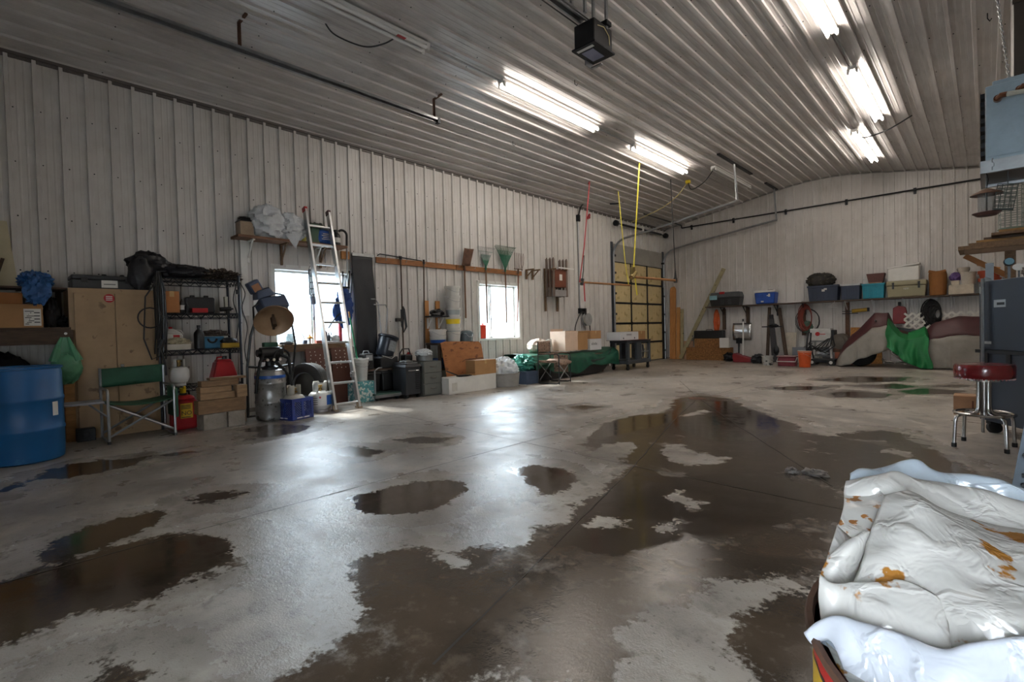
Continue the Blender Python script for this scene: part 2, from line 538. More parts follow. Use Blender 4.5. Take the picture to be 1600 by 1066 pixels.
def floor_mat():
    m = bpy.data.materials.new('wet_concrete')
    m.use_nodes = True
    nt = m.node_tree
    N, L = nt.nodes, nt.links
    b = N['Principled BSDF']
    geo = N.new('ShaderNodeNewGeometry')
    def attr(n):
        a = N.new('ShaderNodeAttribute')
        a.attribute_name = n
        return a.outputs['Fac']
    def noise(scale, det=6, rough=.6):
        n = N.new('ShaderNodeTexNoise')
        n.inputs['Scale'].default_value = scale
        n.inputs['Detail'].default_value = det
        n.inputs['Roughness'].default_value = rough
        L.new(geo.outputs['Position'], n.inputs['Vector'])
        return n.outputs[0]
    def math_(op, a, bb=None, cc=None):
        n = N.new('ShaderNodeMath')
        n.operation = op
        for i, x in enumerate((a, bb, cc)):
            if x is None:
                continue
            if isinstance(x, (int, float)):
                n.inputs[i].default_value = x
            else:
                L.new(x, n.inputs[i])
        return n.outputs[0]
    def ss(x, lo, hi, a=0.0, z=1.0):
        n = N.new('ShaderNodeMapRange')
        n.interpolation_type = 'SMOOTHSTEP'
        L.new(x, n.inputs[0])
        n.inputs[1].default_value = lo
        n.inputs[2].default_value = hi
        n.inputs[3].default_value = a
        n.inputs[4].default_value = z
        return n.outputs[0]
    def mix(f, a, bb):
        n = N.new('ShaderNodeMixRGB')
        L.new(f, n.inputs[0])
        for i, x in ((1, a), (2, bb)):
            if isinstance(x, str):
                n.inputs[i].default_value = lin(x) + (1,)
            else:
                L.new(x, n.inputs[i])
        return n.outputs[0]
    nA, nB, nC, nD = noise(2.3), noise(9.0, 7, .65), noise(38, 5), noise(.7, 4)
    n0 = math_('SUBTRACT', nA, .5)
    n1 = math_('SUBTRACT', nB, .5)
    edge = math_('ADD', math_('ADD', math_('MULTIPLY', n0, .34), math_('MULTIPLY', n1, .30)), math_('MULTIPLY', math_('SUBTRACT', nC, .5), .16))
    damp = math_('ADD', attr('damp'), edge)
    pud = math_('ADD', attr('puddle'), math_('MULTIPLY', edge, .6))
    fd = ss(damp, -.02, .03)
    fp = ss(pud, -.015, .03)
    fd = math_('MULTIPLY', fd, ss(noise(1.9, 8, .7), .53, .66, 1.0, .5))
    near = ss(damp, -.42, .0)                     # film of moisture around the wet zone
    # dry slab: worn trowelled concrete
    dry = mix(ss(nD, .38, .62), '867f78', 'aea79e')
    dry = mix(ss(nA, .48, .70, 0, .6), dry, 'c4bdb2')
    dry = mix(ss(nB, .52, .70, 0, .65), dry, '6c645d')
    dry = mix(ss(noise(3.4, 8, .72), .56, .66, 0, .5), dry, '77706a')
    dry = mix(ss(nC, .60, .70, 0, .6), dry, '4f4842')
    wetc = mix(ss(nA, .35, .65), '392f25', '4e4134')
    wetc = mix(ss(nB, .54, .7, 0, .45), wetc, '75685a')
    pudc = mix(ss(nA, .4, .65), '352b22', '493d31')
    col = mix(fd, dry, wetc)
    col = mix(fp, col, pudc)
    L.new(col, b.inputs['Base Color'])
    r_dry = ss(nA, .35, .65, .27, .46)
    r_near = math_('ADD', math_('MULTIPLY', nB, .22), .10)
    r = N.new('ShaderNodeMix'); r.data_type = 'FLOAT'
    L.new(near, r.inputs[0]); L.new(r_dry, r.inputs[2]); L.new(r_near, r.inputs[3])
    r2 = N.new('ShaderNodeMix'); r2.data_type = 'FLOAT'
    L.new(fd, r2.inputs[0]); L.new(r.outputs[0], r2.inputs[2])
    L.new(ss(nB, .3, .7, .07, .20), r2.inputs[3])
    r3 = N.new('ShaderNodeMix'); r3.data_type = 'FLOAT'
    L.new(fp, r3.inputs[0]); L.new(r2.outputs[0], r3.inputs[2]); L.new(ss(nB, .35, .7, .05, .15), r3.inputs[3])
    L.new(r3.outputs[0], b.inputs['Roughness'])
    b.inputs['Specular IOR Level'].default_value = .5
    bp = N.new('ShaderNodeBump')
    bp.inputs['Distance'].default_value = .012
    L.new(math_('MULTIPLY', math_('SUBTRACT', 1.0, math_('ADD', math_('MULTIPLY', fp, .33), math_('MULTIPLY', fd, .6))), .28), bp.inputs['Strength'])
    L.new(math_('ADD', math_('MULTIPLY', nC, .7), math_('MULTIPLY', noise(130, 3), .55)), bp.inputs['Height'])
    L.new(bp.outputs[0], b.inputs['Normal'])
    return m

def build_floor():
    st = 0.045
    nx, ny = int(WX / st) + 1, int((Y1 - Y0) / st) + 1
    xs = np.linspace(0, WX, nx)
    ys = np.linspace(Y0, Y1, ny)
    gx, gy = np.meshgrid(xs, ys)
    px, py = gx.ravel(), gy.ravel()
    v = np.stack([px, py, np.zeros_like(px)], 1)
    i, j = np.meshgrid(np.arange(nx - 1), np.arange(ny - 1))
    a = (j * nx + i).ravel()
    f = np.stack([a, a + 1, a + nx + 1, a + nx], 1)
    me = bpy.data.meshes.new('floor')
    me.from_pydata(v.tolist(), [], f.tolist())
    val = {k: np.full(px.shape, -9.0) for k in WET}
    for k, ps in WET.items():
        for p in ps:
            val[k] = np.maximum(val[k], poly_sd(px, py, p))
    wet = np.maximum(np.minimum(val['damp'], -val['dry']), np.minimum(val['puddle'], -val['dry']))
    pud = np.minimum(val['puddle'], -val['dry'])
    for n, d in (('damp', wet), ('puddle', pud)):
        at = me.attributes.new(n, 'FLOAT', 'POINT')
        at.data.foreach_set('value', np.clip(d, -.5, .5).astype(np.float32))
    me.materials.append(floor_mat())
    o = bpy.data.objects.new('floor', me)
    C.objects.link(o)
    o['kind'] = 'structure'
    # saw-cut control joints and cracks that run to the drain
    mj = M('joint_dirt', '2a241f', .8)
    dr = (4.70, 7.42)
    lines = [[(4.57, -1.5), (4.57, 3.4), (4.62, 7.2)], [(6.55, 1.0), (5.88, 3.43), (5.13, 5.87), (4.78, 7.2)],
             [(0.2, 3.95), (2.72, 3.78), (5.59, 3.56), (9.0, 3.4)], [(2.81, 4.12), (3.97, 7.02), (4.55, 7.36)],
             [(2.6, 3.2), (4.37, 7.2)], [(4.66, 7.55), (3.4, 9.64)], [(4.74, 7.6), (4.78, 9.1), (4.8, 12.2)],
             [(4.85, 7.55), (5.3, 8.9)], [(4.82, 7.3), (5.80, 5.83), (7.14, 3.93)], [(0.2, 7.5), (4.5, 7.44)], [(4.9, 7.42), (9, 7.4)]]
    for ln in lines:
        mb = MB()
        w = .008
        P = []
        for (ax, ay), (bx, by) in zip(ln[:-1], ln[1:]):
            k = max(2, int(math.hypot(bx - ax, by - ay) / .15))
            P += [(ax + (bx - ax) * t / k, ay + (by - ay) * t / k) for t in range(k)]
        P.append(ln[-1])
        vs, fs = [], []
        for q, p in enumerate(P):
            a, c = P[max(q - 1, 0)], P[min(q + 1, len(P) - 1)]
            tx, ty = c[0] - a[0], c[1] - a[1]
            l = math.hypot(tx, ty)
            nx_, ny_ = -ty / l, tx / l
            ww = w * (.6 + .8 * random.random()) / 2
            jx = random.uniform(-.004, .004)
            vs += [(p[0] + nx_ * (ww + jx), p[1] + ny_ * (ww + jx), .0015), (p[0] - nx_ * (ww - jx), p[1] - ny_ * (ww - jx), .0015)]
        fs = [(2 * q, 2 * q + 1, 2 * q + 3, 2 * q + 2) for q in range(len(P) - 1)]
        mb.add(vs, fs)
        obj('control_joint', mb, mj, o, smooth=False)
    g = MB()
    g.lathe([(.001, .001), (.09, .001), (.1, .003), (.13, .003), (.132, .0005)], 20, (dr[0], dr[1], 0))
    obj('floor_drain', g, m_rust, o)
    return o
build_floor()
g = MB()
g.box(-40, -.3, -20, 40, -.25, -.15)
g.box(-.3, 12, -20, -1.9, -.25, -.15)
struct('ground_outside', g, M('pale_gravel', '8f9294', .9, var=.15, scale=1.5), smooth=False)
g = MB()
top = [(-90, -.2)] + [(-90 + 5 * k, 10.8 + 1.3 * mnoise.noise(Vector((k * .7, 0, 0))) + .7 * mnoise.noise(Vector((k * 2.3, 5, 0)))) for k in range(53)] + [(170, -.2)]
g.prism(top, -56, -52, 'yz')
struct('added_sky_screen', g, M('sky_screen_grey', '757d83', .95, var=.15, scale=.3), smooth=False)  # added ridge that dims the bright sky seen level through the windows

# ------------------------------------------------------------------ corrugated steel lining
PITCH = 0.2286
def profile(u):
    """height of the ribbed sheet above its flat pan at distance u"""
    t = (u / PITCH) % 1.0 * PITCH
    return t
RIB = [(0.0, 0.0), (0.010, 0.0), (0.015, 0.029), (0.049, 0.029), (0.054, 0.0), (0.100, 0.0), (0.105, 0.0035), (0.118, 0.0035),
       (0.123, 0.0), (0.166, 0.0), (0.171, 0.0035), (0.184, 0.0035), (0.189, 0.0), (PITCH, 0.0)]
def rib_h(u):
    t = u % PITCH
    for (a, ha), (b, hb) in zip(RIB[:-1], RIB[1:]):
        if a <= t <= b:
            return ha + (hb - ha) * (t - a) / (b - a)
    return 0.0

def sheet(u0, u1, lo, hi, holes, mp):
    """one ribbed sheet u0..u1; lo/hi give its ends at u, holes are (ua,ub,va,vb), mp maps (u,v,h) to 3D"""
    us = set([u0, u1])
    k = math.floor(u0 / PITCH) - 1
    while k * PITCH < u1:
        for a, _ in RIB:
            x = k * PITCH + a
            if u0 < x < u1:
                us.add(round(x, 5))
        k += 1
    for h in holes:
        for x in h[:2]:
            if u0 < x < u1:
                us.add(x)
    us = sorted(us)
    mb = MB()
    for a, b in zip(us[:-1], us[1:]):
        if b - a < 1e-5:
            continue
        ha, hb = rib_h(a + 1e-6), rib_h(b - 1e-6)
        mid = (a + b) / 2
        cut = sorted([(h[2], h[3]) for h in holes if h[0] <= mid <= h[1]])
        segs = []
        cur = None
        for va, vb in cut:
            segs.append((cur, va))
            cur = vb
        segs.append((cur, None))
        for s0, s1 in segs:
            la, lb = (lo(a), lo(b)) if s0 is None else (s0, s0)
            ta, tb = (hi(a), hi(b)) if s1 is None else (s1, s1)
            if ta - la < 1e-4 and tb - lb < 1e-4:
                continue
            mb.add([mp(a, la, ha), mp(b, lb, hb), mp(b, tb, hb), mp(a, ta, ha)], [(0, 1, 2, 3)])
    return mb

CEIL = [(0.0, 4.38), (3.45, 4.985), (3.9, 5.045), (4.25, 5.075), (4.6, 5.085), (4.95, 5.075), (5.3, 5.045), (5.75, 4.985), (9.2, 4.38)]
def cz(x):
    return float(np.interp(x, [p[0] for p in CEIL], [p[1] for p in CEIL]))

def steel_mat(name, col, dirt, drough=.38, axis=(1, 1, 1), spec=.5, soot=None):
    m = bpy.data.materials.new(name)
    m.use_nodes = True
    nt = m.node_tree
    N, L = nt.nodes, nt.links
    b = N['Principled BSDF']
    g = N.new('ShaderNodeNewGeometry')
    mp = N.new('ShaderNodeMapping')
    mp.inputs['Scale'].default_value = axis
    L.new(g.outputs['Position'], mp.inputs[0])
    n1 = N.new('ShaderNodeTexNoise'); n1.inputs['Scale'].default_value = 1.3; n1.inputs['Detail'].default_value = 6
    n2 = N.new('ShaderNodeTexNoise'); n2.inputs['Scale'].default_value = 9; n2.inputs['Detail'].default_value = 6
    L.new(mp.outputs[0], n1.inputs[0]); L.new(mp.outputs[0], n2.inputs[0])
    ad = N.new('ShaderNodeMath'); ad.operation = 'MULTIPLY_ADD'; ad.inputs[1].default_value = .5
    L.new(n2.outputs[0], ad.inputs[0]); L.new(n1.outputs[0], ad.inputs[2])
    rp = N.new('ShaderNodeValToRGB')
    rp.color_ramp.elements[0].position = .55; rp.color_ramp.elements[0].color = lin(dirt) + (1,)
    rp.color_ramp.elements[1].position = .85; rp.color_ramp.elements[1].color = lin(col) + (1,)
    L.new(ad.outputs[0], rp.inputs[0])
    src = rp.outputs[0]
    if soot:
        n3 = N.new('ShaderNodeTexNoise'); n3.inputs['Scale'].default_value = .55; n3.inputs['Detail'].default_value = 7; n3.inputs['Roughness'].default_value = .6
        L.new(g.outputs['Position'], n3.inputs[0])
        r3 = N.new('ShaderNodeValToRGB')
        r3.color_ramp.elements[0].position = .60; r3.color_ramp.elements[0].color = (0, 0, 0, 1)
        r3.color_ramp.elements[1].position = .80; r3.color_ramp.elements[1].color = (.7, .7, .7, 1)
        L.new(n3.outputs[0], r3.inputs[0])
        mx = N.new('ShaderNodeMixRGB'); L.new(r3.outputs[0], mx.inputs[0]); L.new(src, mx.inputs[1]); mx.inputs[2].default_value = lin(soot) + (1,)
        src = mx.outputs[0]
    L.new(src, b.inputs['Base Color'])
    b.inputs['Roughness'].default_value = drough
    b.inputs['Specular IOR Level'].default_value = spec
    return m
m_wall = steel_mat('white_wall_steel', 'cac6c1', 'b9b4ae', .38, (.8, .8, .5))
m_ceil = steel_mat('white_ceiling_steel', 'c2bebb', 'a6a19e', .3, (1.2, .3, 1), .6, '4f4843')
m_gird = M('purlin_steel', '8a8580', .5)

W1 = (3.05, 4.33, .92, 2.17)
W2 = (7.30, 8.59, .91, 2.15)
DOOR = (12.66, 15.72, -.1, 3.55)
def mp_left(u, v, h):
    return (h, u, v)
def mp_right(u, v, h):
    return (WX - h, u, v)
def mp_back(u, v, h):
    return (u, Y1 - h, v)

def wall(name, u0, u1, hi, holes, mp, backing):
    root = struct(name, backing, M('wall_sheathing', '77736d', .8), smooth=False)
    k = 0
    u = u0
    w = 4 * PITCH
    while u < u1 - .01:
        e = min(u1, (math.floor(u / w + 1e-6) + 1) * w)
        hs = [h for h in holes if h[0] < e and h[1] > u]
        mb = sheet(u, e, lambda x: 0.0, hi, hs, mp)
        obj('wall_panel', mb, m_wall, root, smooth=False)
        u = e
    return root

def backing_left():
    mb = MB()
    def piece(y0, y1, z0, z1):
        mb.box(-.17, -.012, y0, y1, z0, z1)
    ys = [(Y0, W1[0], None), (W1[0], W1[1], W1), (W1[1], W2[0], None), (W2[0], W2[1], W2), (W2[1], DOOR[0], None), (DOOR[0], DOOR[1], DOOR), (DOOR[1], Y1, None)]
    for a, b, h in ys:
        if h is None:
            piece(a, b, -.15, 4.55)
        else:
            if h[2] > 0:
                piece(a, b, -.15, h[2])
            piece(a, b, h[3], 4.55)
    return mb
wl = wall('wall_left', Y0, Y1, lambda y: 4.38, [W1, W2, DOOR], mp_left, backing_left())
bb = MB()
bb.prism([(0, -.15), (WX, -.15), (WX, 4.5), (4.6, 5.2), (0, 4.5)], Y1 + .012, Y1 + .17, 'xz')
wb = wall('wall_back', 0, WX, cz, [], mp_back, bb)
bb = MB()
bb.box(WX + .012, WX + .17, Y0, Y1, -.15, 4.55)
wall('wall_right', Y0, Y1, lambda y: 4.38, [], mp_right, bb)
# front wall behind the camera, with an added opening beside the camera, sized to daylight the drum
FD = (7.6, 8.9, 2.15)
bb = MB()
bb.box(-.17, FD[0], Y0 - .15, Y0, -.15, 5.25)
bb.box(FD[0], FD[1], Y0 - .15, Y0, FD[2], 5.25)
bb.box(FD[1], WX + .17, Y0 - .15, Y0, -.15, 5.25)
struct('wall_front', bb, m_wall, smooth=False)

# screws along the girts
sc = MB()
for z in (.72, 1.32, 1.93, 2.54, 3.15, 3.76):
    for k in range(0, 70):
        y = k * PITCH + .075
        if W1[0] < y < W1[1] and W1[2] < z < W1[3] or W2[0] < y < W2[1] and W2[2] < z < W2[3] or DOOR[0] < y < DOOR[1]:
            continue
        sc.cyl((0, y, z + random.uniform(-.01, .01)), (.006, y, z), .007, n=5)
obj('screw_head', sc, m_dark, wl, smooth=False, kind='stuff')
sc = MB()
for z in (2.2, 2.75, 3.3, 3.85):
    for k in range(0, 40):
        x = k * PITCH + .075
        sc.cyl((x, Y1, z), (x, Y1 - .006, z), .006, n=5)
obj('screw_head', sc, m_dark, wb, smooth=False, kind='stuff')

# ceiling: ribs run the length of the building, sheets lap at y = 4.75 and 10.8
def mp_ceil(x, y, h):
    return (x, y, cz(x) - h)
cb = MB()
cb.prism([(p[0], p[1] + .02) for p in CEIL] + [(WX, 5.4), (0, 5.4)], Y0 - .15, Y1 + .17, 'xz')
ce = struct('ceiling', cb, M('roof_sheathing', '6b6762', .8), smooth=False)
def ceil_sheet(u0, u1, ya, yb, drop):
    us = sorted(set([u0, u1] + [round(k * PITCH + a, 5) for k in range(int(u0 / PITCH) - 1, int(u1 / PITCH) + 2) for a, _ in RIB if u0 < k * PITCH + a < u1]))
    mb = MB()
    for a, b in zip(us[:-1], us[1:]):
        if b - a < 1e-5:
            continue
        ha, hb = rib_h(a + 1e-6), rib_h(b - 1e-6)
        mb.add([mp_ceil(a, ya, ha + drop), mp_ceil(b, ya, hb + drop), mp_ceil(b, yb, hb + drop), mp_ceil(a, yb, ha + drop)], [(0, 1, 2, 3)])
    return mb
w = 4 * PITCH
k = 0
while k * w < WX:
    a, b = k * w, min(WX, (k + 1) * w)
    for ya, yb, dr in ((Y0, 4.80, .003), (4.75, 10.85, 0.0), (10.8, Y1, .003)):
        obj('ceiling_panel', ceil_sheet(a, b, ya, yb, dr), m_ceil, ce, smooth=False)
    k += 1
sc = MB()
for y in (1.1, 2.35, 3.55, 4.77, 6.0, 7.2, 8.4, 9.6, 10.82, 12, 13.2, 14.4):
    for k in range(40):
        x = k * PITCH + (.07 if y != 4.77 else .01)
        sc.cyl((x, y, cz(x) - .001), (x, y, cz(x) - .009), .007, n=5)
        if y == 4.77:
            sc.cyl((x + .1, y, cz(x) - .001), (x + .1, y, cz(x) - .009), .007, n=5)
obj('screw_head', sc, m_dark, ce, smooth=False, kind='stuff')
# trims
tb = MB(); tb.prism([(0, 4.38), (.05, 4.385), (.05, 4.33), (.022, 4.33), (.022, 4.30), (0, 4.30)], Y0, Y1, 'xz')
struct('trim_1', tb, M('eave_trim', '5d5753', .5), smooth=False)
tb = MB()
for a, b in zip(CEIL[:-1], CEIL[1:]):
    tb.bar((a[0], Y1 - .03, a[1] - .025), (b[0], Y1 - .03, b[1] - .025), .04, .03)
struct('trim_2', tb, M('gable_trim', '8b8782', .5), smooth=False)
tb = MB(); tb.box(0, .021, Y0, DOOR[0] - .1, 0, .06); tb.box(0, .021, DOOR[1] + .1, Y1, 0, .06)
struct('baseboard_left', tb, M('base_trim', '77726c', .55), smooth=False)
tb = MB(); tb.box(0, WX, Y1 - .021, Y1, 0, .05)
struct('baseboard_back', tb, M('base_trim', '77726c', .55), smooth=False)

# ------------------------------------------------------------------ windows
def window(name, W, split):
    y0, y1, z0, z1 = W
    fr = MB()
    t = .03
    # jamb liners through the thickness of the wall and a flange inside
    fr.box(-.17, .022, y0, y0 + t, z0, z1); fr.box(-.17, .022, y1 - t, y1, z0, z1)
    fr.box(-.17, .022, y0, y1, z1 - t, z1); fr.box(-.17, .03, y0 - .02, y1 + .02, z0 - .015, z0 + t)
    fr.box(.0, .026, y0 - .03, y0, z0 - .03, z1 + .03); fr.box(0, .026, y1, y1 + .03, z0 - .03, z1 + .03)
    fr.box(0, .026, y0 - .03, y1 + .03, z1, z1 + .045)
    o = struct(name, fr, m_whitepaint, smooth=False)
    a, b, lo, hi = y0 + t, y1 - t, z0 + t, z1 - t
    for i, (p, q, x) in enumerate(((a, split + .03, -.115), (split - .03, b, -.14))):
        s = MB()
        w_ = .035
        s.box(x - .012, x + .012, p, p + w_, lo, hi); s.box(x - .012, x + .012, q - w_, q, lo, hi)
        s.box(x - .012, x + .012, p, q, hi - w_, hi); s.box(x - .012, x + .012, p, q, lo, lo + w_)
        so_ = obj('sash', s, m_whitepaint, o, smooth=False)
        g_ = MB(); g_.box(x - .002, x + .002, p + w_, q - w_, lo + w_, hi - w_)
        obj('pane', g_, GLASS, so_, smooth=False)
    la = MB()
    la.box(-.103, -.085, split - .018, split + .012, z0 + (z1 - z0) * .35, z0 + (z1 - z0) * .35 + .05)
    la.box(-.103, -.085, split - .018, split + .012, z0 + (z1 - z0) * .66, z0 + (z1 - z0) * .66 + .05)
    obj('latch', la, m_steel, o)
    return o
window('window_1', W1, 3.72)
window('window_2', W2, 7.76)
# ------------------------------------------------------------------ fluorescent strip lights
m_tube_on = M('lit_tube', 'ffffff', .4, emit=('fff5ea', TUBE_STRENGTH))
m_tube_off = M('dead_tube', 'dcdbd8', .3, var=.03)
m_fix = M('fixture_enamel', 'd2d0cc', .35, var=.05)

def strip_light(name_label, x, ya, yb, on, offset=.05):
    """two-tube strip fitting hung under the ribs, seen from below"""
    L = yb - ya
    z = cz(x) - .03
    t = thing('strip_light', name_label, 'light', (x, (ya + yb) / 2, z), 0, 'fluorescent strip lights')
    b = MB(); b.prism([(-.055, 0), (.055, 0), (.055, -.035), (.02, -.055), (-.02, -.055), (-.055, -.035)], -L / 2, L / 2, 'xz')
    obj('housing', b, m_fix, t)
    for s in (-1, 1):
        c = MB(); c.cyl((s * .05, -L / 2 + .05, -.075), (s * .05, L / 2 - .05, -.075), .019, n=12)
        obj('tube', c, m_tube_on if on else m_tube_off, t)
    for s in (-1, 1):
        e = MB()
        e.prism([(-.067, -.03), (-.067, -.1), (-.055, -.11), (-.04, -.1), (-.03, -.05), (.03, -.05), (.04, -.1), (.055, -.11), (.067, -.1), (.067, -.03)], s * (L / 2 - .06), s * (L / 2 - .02), 'xz')
        obj('lamp_holder', e, m_fix, t)
    return t
la = strip_light('unlit two-tube strip light with a red sticker, top left of the ceiling', 2.68, 1.62, 4.06, False)
st = MB(); st.box(.026, .074, .72, .84, -.096, -.0935); obj('sticker', st, m_red, la)
strip_light('lit strip light in the left row, the one nearest the dead fitting', 2.70, 5.37, 7.9, True)
strip_light('lit strip light in the left row, farther one above the yellow strap', 2.70, 9.17, 11.65, True)
strip_light('unlit strip light in the left row nearest the back wall', 3.18, 12.1, 14.6, False)
strip_light('lit strip light in the right row, cut by the top edge of the picture', 6.50, 4.98, 7.54, True)
strip_light('lit strip light in the right row, middle one of the three', 6.50, 8.77, 11.32, True)
strip_light('lit strip light in the right row, nearest the back wall', 6.02, 11.93, 14.46, True)

def cable(name, pts, r, mat, label, cat, group=None, sub=True, n=6):
    """a hanging cable: a smooth curve through the points"""
    P = [Vector(p) for p in pts]
    out = []
    if sub and len(P) > 2:
        for i in range(len(P) - 1):
            p0, p1, p2, p3 = P[max(i - 1, 0)], P[i], P[i + 1], P[min(i + 2, len(P) - 1)]
            for k in range(6):
                t = k / 6
                out.append(.5 * ((2 * p1) + (p2 - p0) * t + (2 * p0 - 5 * p1 + 4 * p2 - p3) * t * t + (3 * p1 - p0 - 3 * p2 + p3) * t ** 3))
        out.append(P[-1])
    else:
        out = P
    mb = MB(); mb.tube(out, r, n)
    if label is None:
        return mb
    return solo(name, mb, mat, label, cat, (0, 0, 0), 0, group)
for x0, ya, yb, lab in ((2.7, 4.06, 5.37, 'thin grey conduit between the dead strip light and the first lit one'), (2.7, 7.9, 9.17, 'thin grey conduit between the two lit lights of the left row'), (6.5, 7.54, 8.77, 'grey conduit between the two nearer lights of the right row')):
    z = cz(x0) - .055
    cable('conduit', [(x0, ya - .02, z), (x0, yb + .02, z)], .014, m_steel, lab, 'conduit', 'ceiling light conduits', sub=False)
z = cz(2.5)
cable('light_cord', [(2.63, 3.62, cz(2.63) - .075), (2.52, 3.5, z - .14), (2.40, 3.30, z - .2), (2.32, 2.98, z - .16), (2.30, 2.86, cz(2.3) - .02)], .009, m_black, 'black cord looping from the unlit light with the red sticker to a ceiling outlet', 'cord')
z = cz(6.3)
cable('light_cord', [(6.08, 11.98, z - .12), (6.25, 11.6, z - .3), (6.6, 11.4, z - .32), (6.95, 11.5, cz(6.95) - .02)], .012, m_black, 'black cord hanging beside the right row light nearest the back wall', 'cord')
cable('light_cord', [(3.15, 12.15, cz(3.15) - .12), (2.9, 12.2, z - .3), (2.55, 12.3, cz(2.5) - .3), (2.42, 12.41, cz(2.42) - .02)], .012, m_black, 'black cord from the far unlit light to a yellow ceiling outlet', 'cord')
ob = MB(); ob.box(2.37, 2.47, 12.36, 12.46, cz(2.42) - .09, cz(2.42) - .012)
solo('outlet_box', ob, m_yellow, 'small yellow outlet box on the ceiling near the back wall', 'outlet', bevel=.006)

cable('cable_run', [(2.40, 12.41, cz(2.4) - .06), (2.2, 12.3, 4.45), (1.8, 12.3, 4.22), (1.3, 12.3, 4.08), (.8, 12.4, 4.0)], .010, M('cream_cord', 'b3a564', .5), 'thin yellowish cord sagging from the yellow ceiling outlet toward the wall', 'cord')

# ------------------------------------------------------------------ vehicle door track on the ceiling, left
t = thing('door_track', 'long steel overhead door track hung under the ceiling at the left', 'track', (1.77, 2.0, 4.37))
tr = MB()
tr.box(-.03, .03, -3.5, 2.93, .03, .035); tr.box(-.03, -.025, -3.5, 2.93, -.03, .035); tr.box(.025, .03, -3.5, 2.93, .0, .035); tr.box(-.03, 0, -3.5, 2.93, -.03, -.025)
obj('rail', tr, m_steel, t, smooth=False)
for y in (.1, 2.85):
    h = MB(); h.box(.0, .035, y - .002, y + .002, .03, cz(1.77) - 4.37 - .015); h.box(-.002, .002, y - .02, y + .02, .03, cz(1.77) - 4.37 - .015)
    h.bar((0, y, cz(1.77) - 4.37 - .02), (.18, y + .02, cz(1.95) - 4.37 - .02), .03, .02)
    obj('hanger', h, m_rust, t, smooth=False)
e = MB(); e.box(-.035, .035, 2.90, 2.945, -.045, .04); obj('end_stop', e, m_dark, t)

# ------------------------------------------------------------------ door opener at the ridge
t = thing('door_opener', 'black garage door opener motor hanging at the ridge of the ceiling', 'opener', (4.57, 5.02, 4.35))
b = MB(); b.box(-.14, .14, -.19, .19, 0, .27); obj('motor_housing', b, m_black, t, bevel=.015)
b = MB(); b.box(-.16, .16, -.21, .21, -.02, .0); obj('base_plate', b, m_dark, t)
b = MB(); b.box(-.10, .06, -.10, .14, -.024, -.0205); obj('rating_label', b, M('grey_label', '83849a', .6), t)
b = MB(); b.box(-.12, .10, -.17, -.13, -.024, -.0205); obj('warning_label', b, m_paper, t)
b = MB(); b.box(-.16, -.145, .05, .2, -.08, 0); b.box(-.16, .0, .16, .2, -.08, -.065); obj('lamp_bracket', b, m_steel, t)
b = MB(); b.box(-.05, -.03, -6.4, -.15, .26, .31); b.box(.03, .05, -6.4, -.15, .26, .31); b.box(-.05, .05, -6.4, -.15, .31, .316); obj('rail', b, m_steel, t, smooth=False)
b = MB(); b.tube([(-.075, -6.4, .255), (-.075, -.12, .255)], .007, 6); b.tube([(.075, -6.4, .255), (.075, -.12, .255)], .007, 6); obj('chain', b, m_black, t)
for y in (-.35, -.72, .08):
    b = MB(); b.box(-.055, -.03, y - .02, y + .02, .27, cz(4.57) - 4.35 - .01); obj('hanger_strap', b, m_steel, t, smooth=False)
    b = MB(); b.box(.12, .145, y - .02, y + .02, .24, cz(4.57) - 4.35 - .01)
    obj('hanger_strap', b, m_steel, t, smooth=False)
b = MB(); b.box(-.17, .17, .03, .13, .27, .32); obj('mount_bracket', b, m_dark, t)
b = MB(); b.tube([(.142, -.12, .2), (.15, 0, .22), (.15, .1, .16), (.145, .12, .06)], .005, 6); obj('lead_wire', b, M('cream_wire', 'c8b98a', .5), t)

# hooks in the ceiling
for i, (x, y, lab) in enumerate(((3.3, 6.4, 'small wire hook in the ceiling left of the opener'), (1.5, 6.9, 'small dark hook in the ceiling above the shovel'), (7.92, 8.0, 'bent wire hook in the ceiling above the heater'))):
    h = MB(); h.tube([(0, 0, -.01), (0, 0, -.07), (.02, .02, -.1), (.035, .03, -.07)], .006, 6)
    solo('ceiling_hook', h, m_dark, lab, 'hook', (x, y, cz(x)))

# ------------------------------------------------------------------ far door in the left wall
DY0, DY1 = DOOR[0], DOOR[1]
dr = MB(); dr.box(-.06, -.02, DY0, DY1, -.1, 3.06)
o = struct('door_1', dr, M('door_edge', '3c3a35', .5), smooth=False)
m_door = M('yellowed_foam_panel', 'cdb98a', .7, var=.1, scale=3, col2='b09a68', thr=.63)
H = 3.05 / 5
ws = (DY1 - DY0 - .04) / 3
pb = MB(); pb.box(-.02, -.005, .035, ws - .035, .03, H - .03)
pme = pb.mesh('door_panel'); pme.materials.append(m_door)
for r_ in range(5):
    for c_ in range(3):
        q = obj('door_panel', pme, None, o, smooth=False, loc=(0, DY0 + .02 + c_ * ws, r_ * H))
st = MB()
for c_ in range(4):
    st.box(-.02, .012, DY0 + c_ * ws - .0 + (.02 if c_ == 0 else -.01), DY0 + c_ * ws + .045, .0, 3.05)
obj('stile', st, m_dark, o, smooth=False)
st = MB()
for r_ in range(1, 5):
    st.box(-.02, .004, DY0 + .02, DY1 - .02, r_ * H - .03, r_ * H + .03)
    for c_ in range(4):
        st.box(.0, .022, DY0 + c_ * ws - .02, DY0 + c_ * ws + .06, r_ * H - .045, r_ * H + .045)
obj('hinge_rail', st, m_dark, o, smooth=False)
hd = MB(); hd.box(-.03, .01, DY0, DY1, 3.05, 3.56)
obj('header_sheet', hd, M('plastic_sheet_grey', '9b9890', .45, var=.12, scale=3, bump=.25, bscale=6), o, smooth=False)
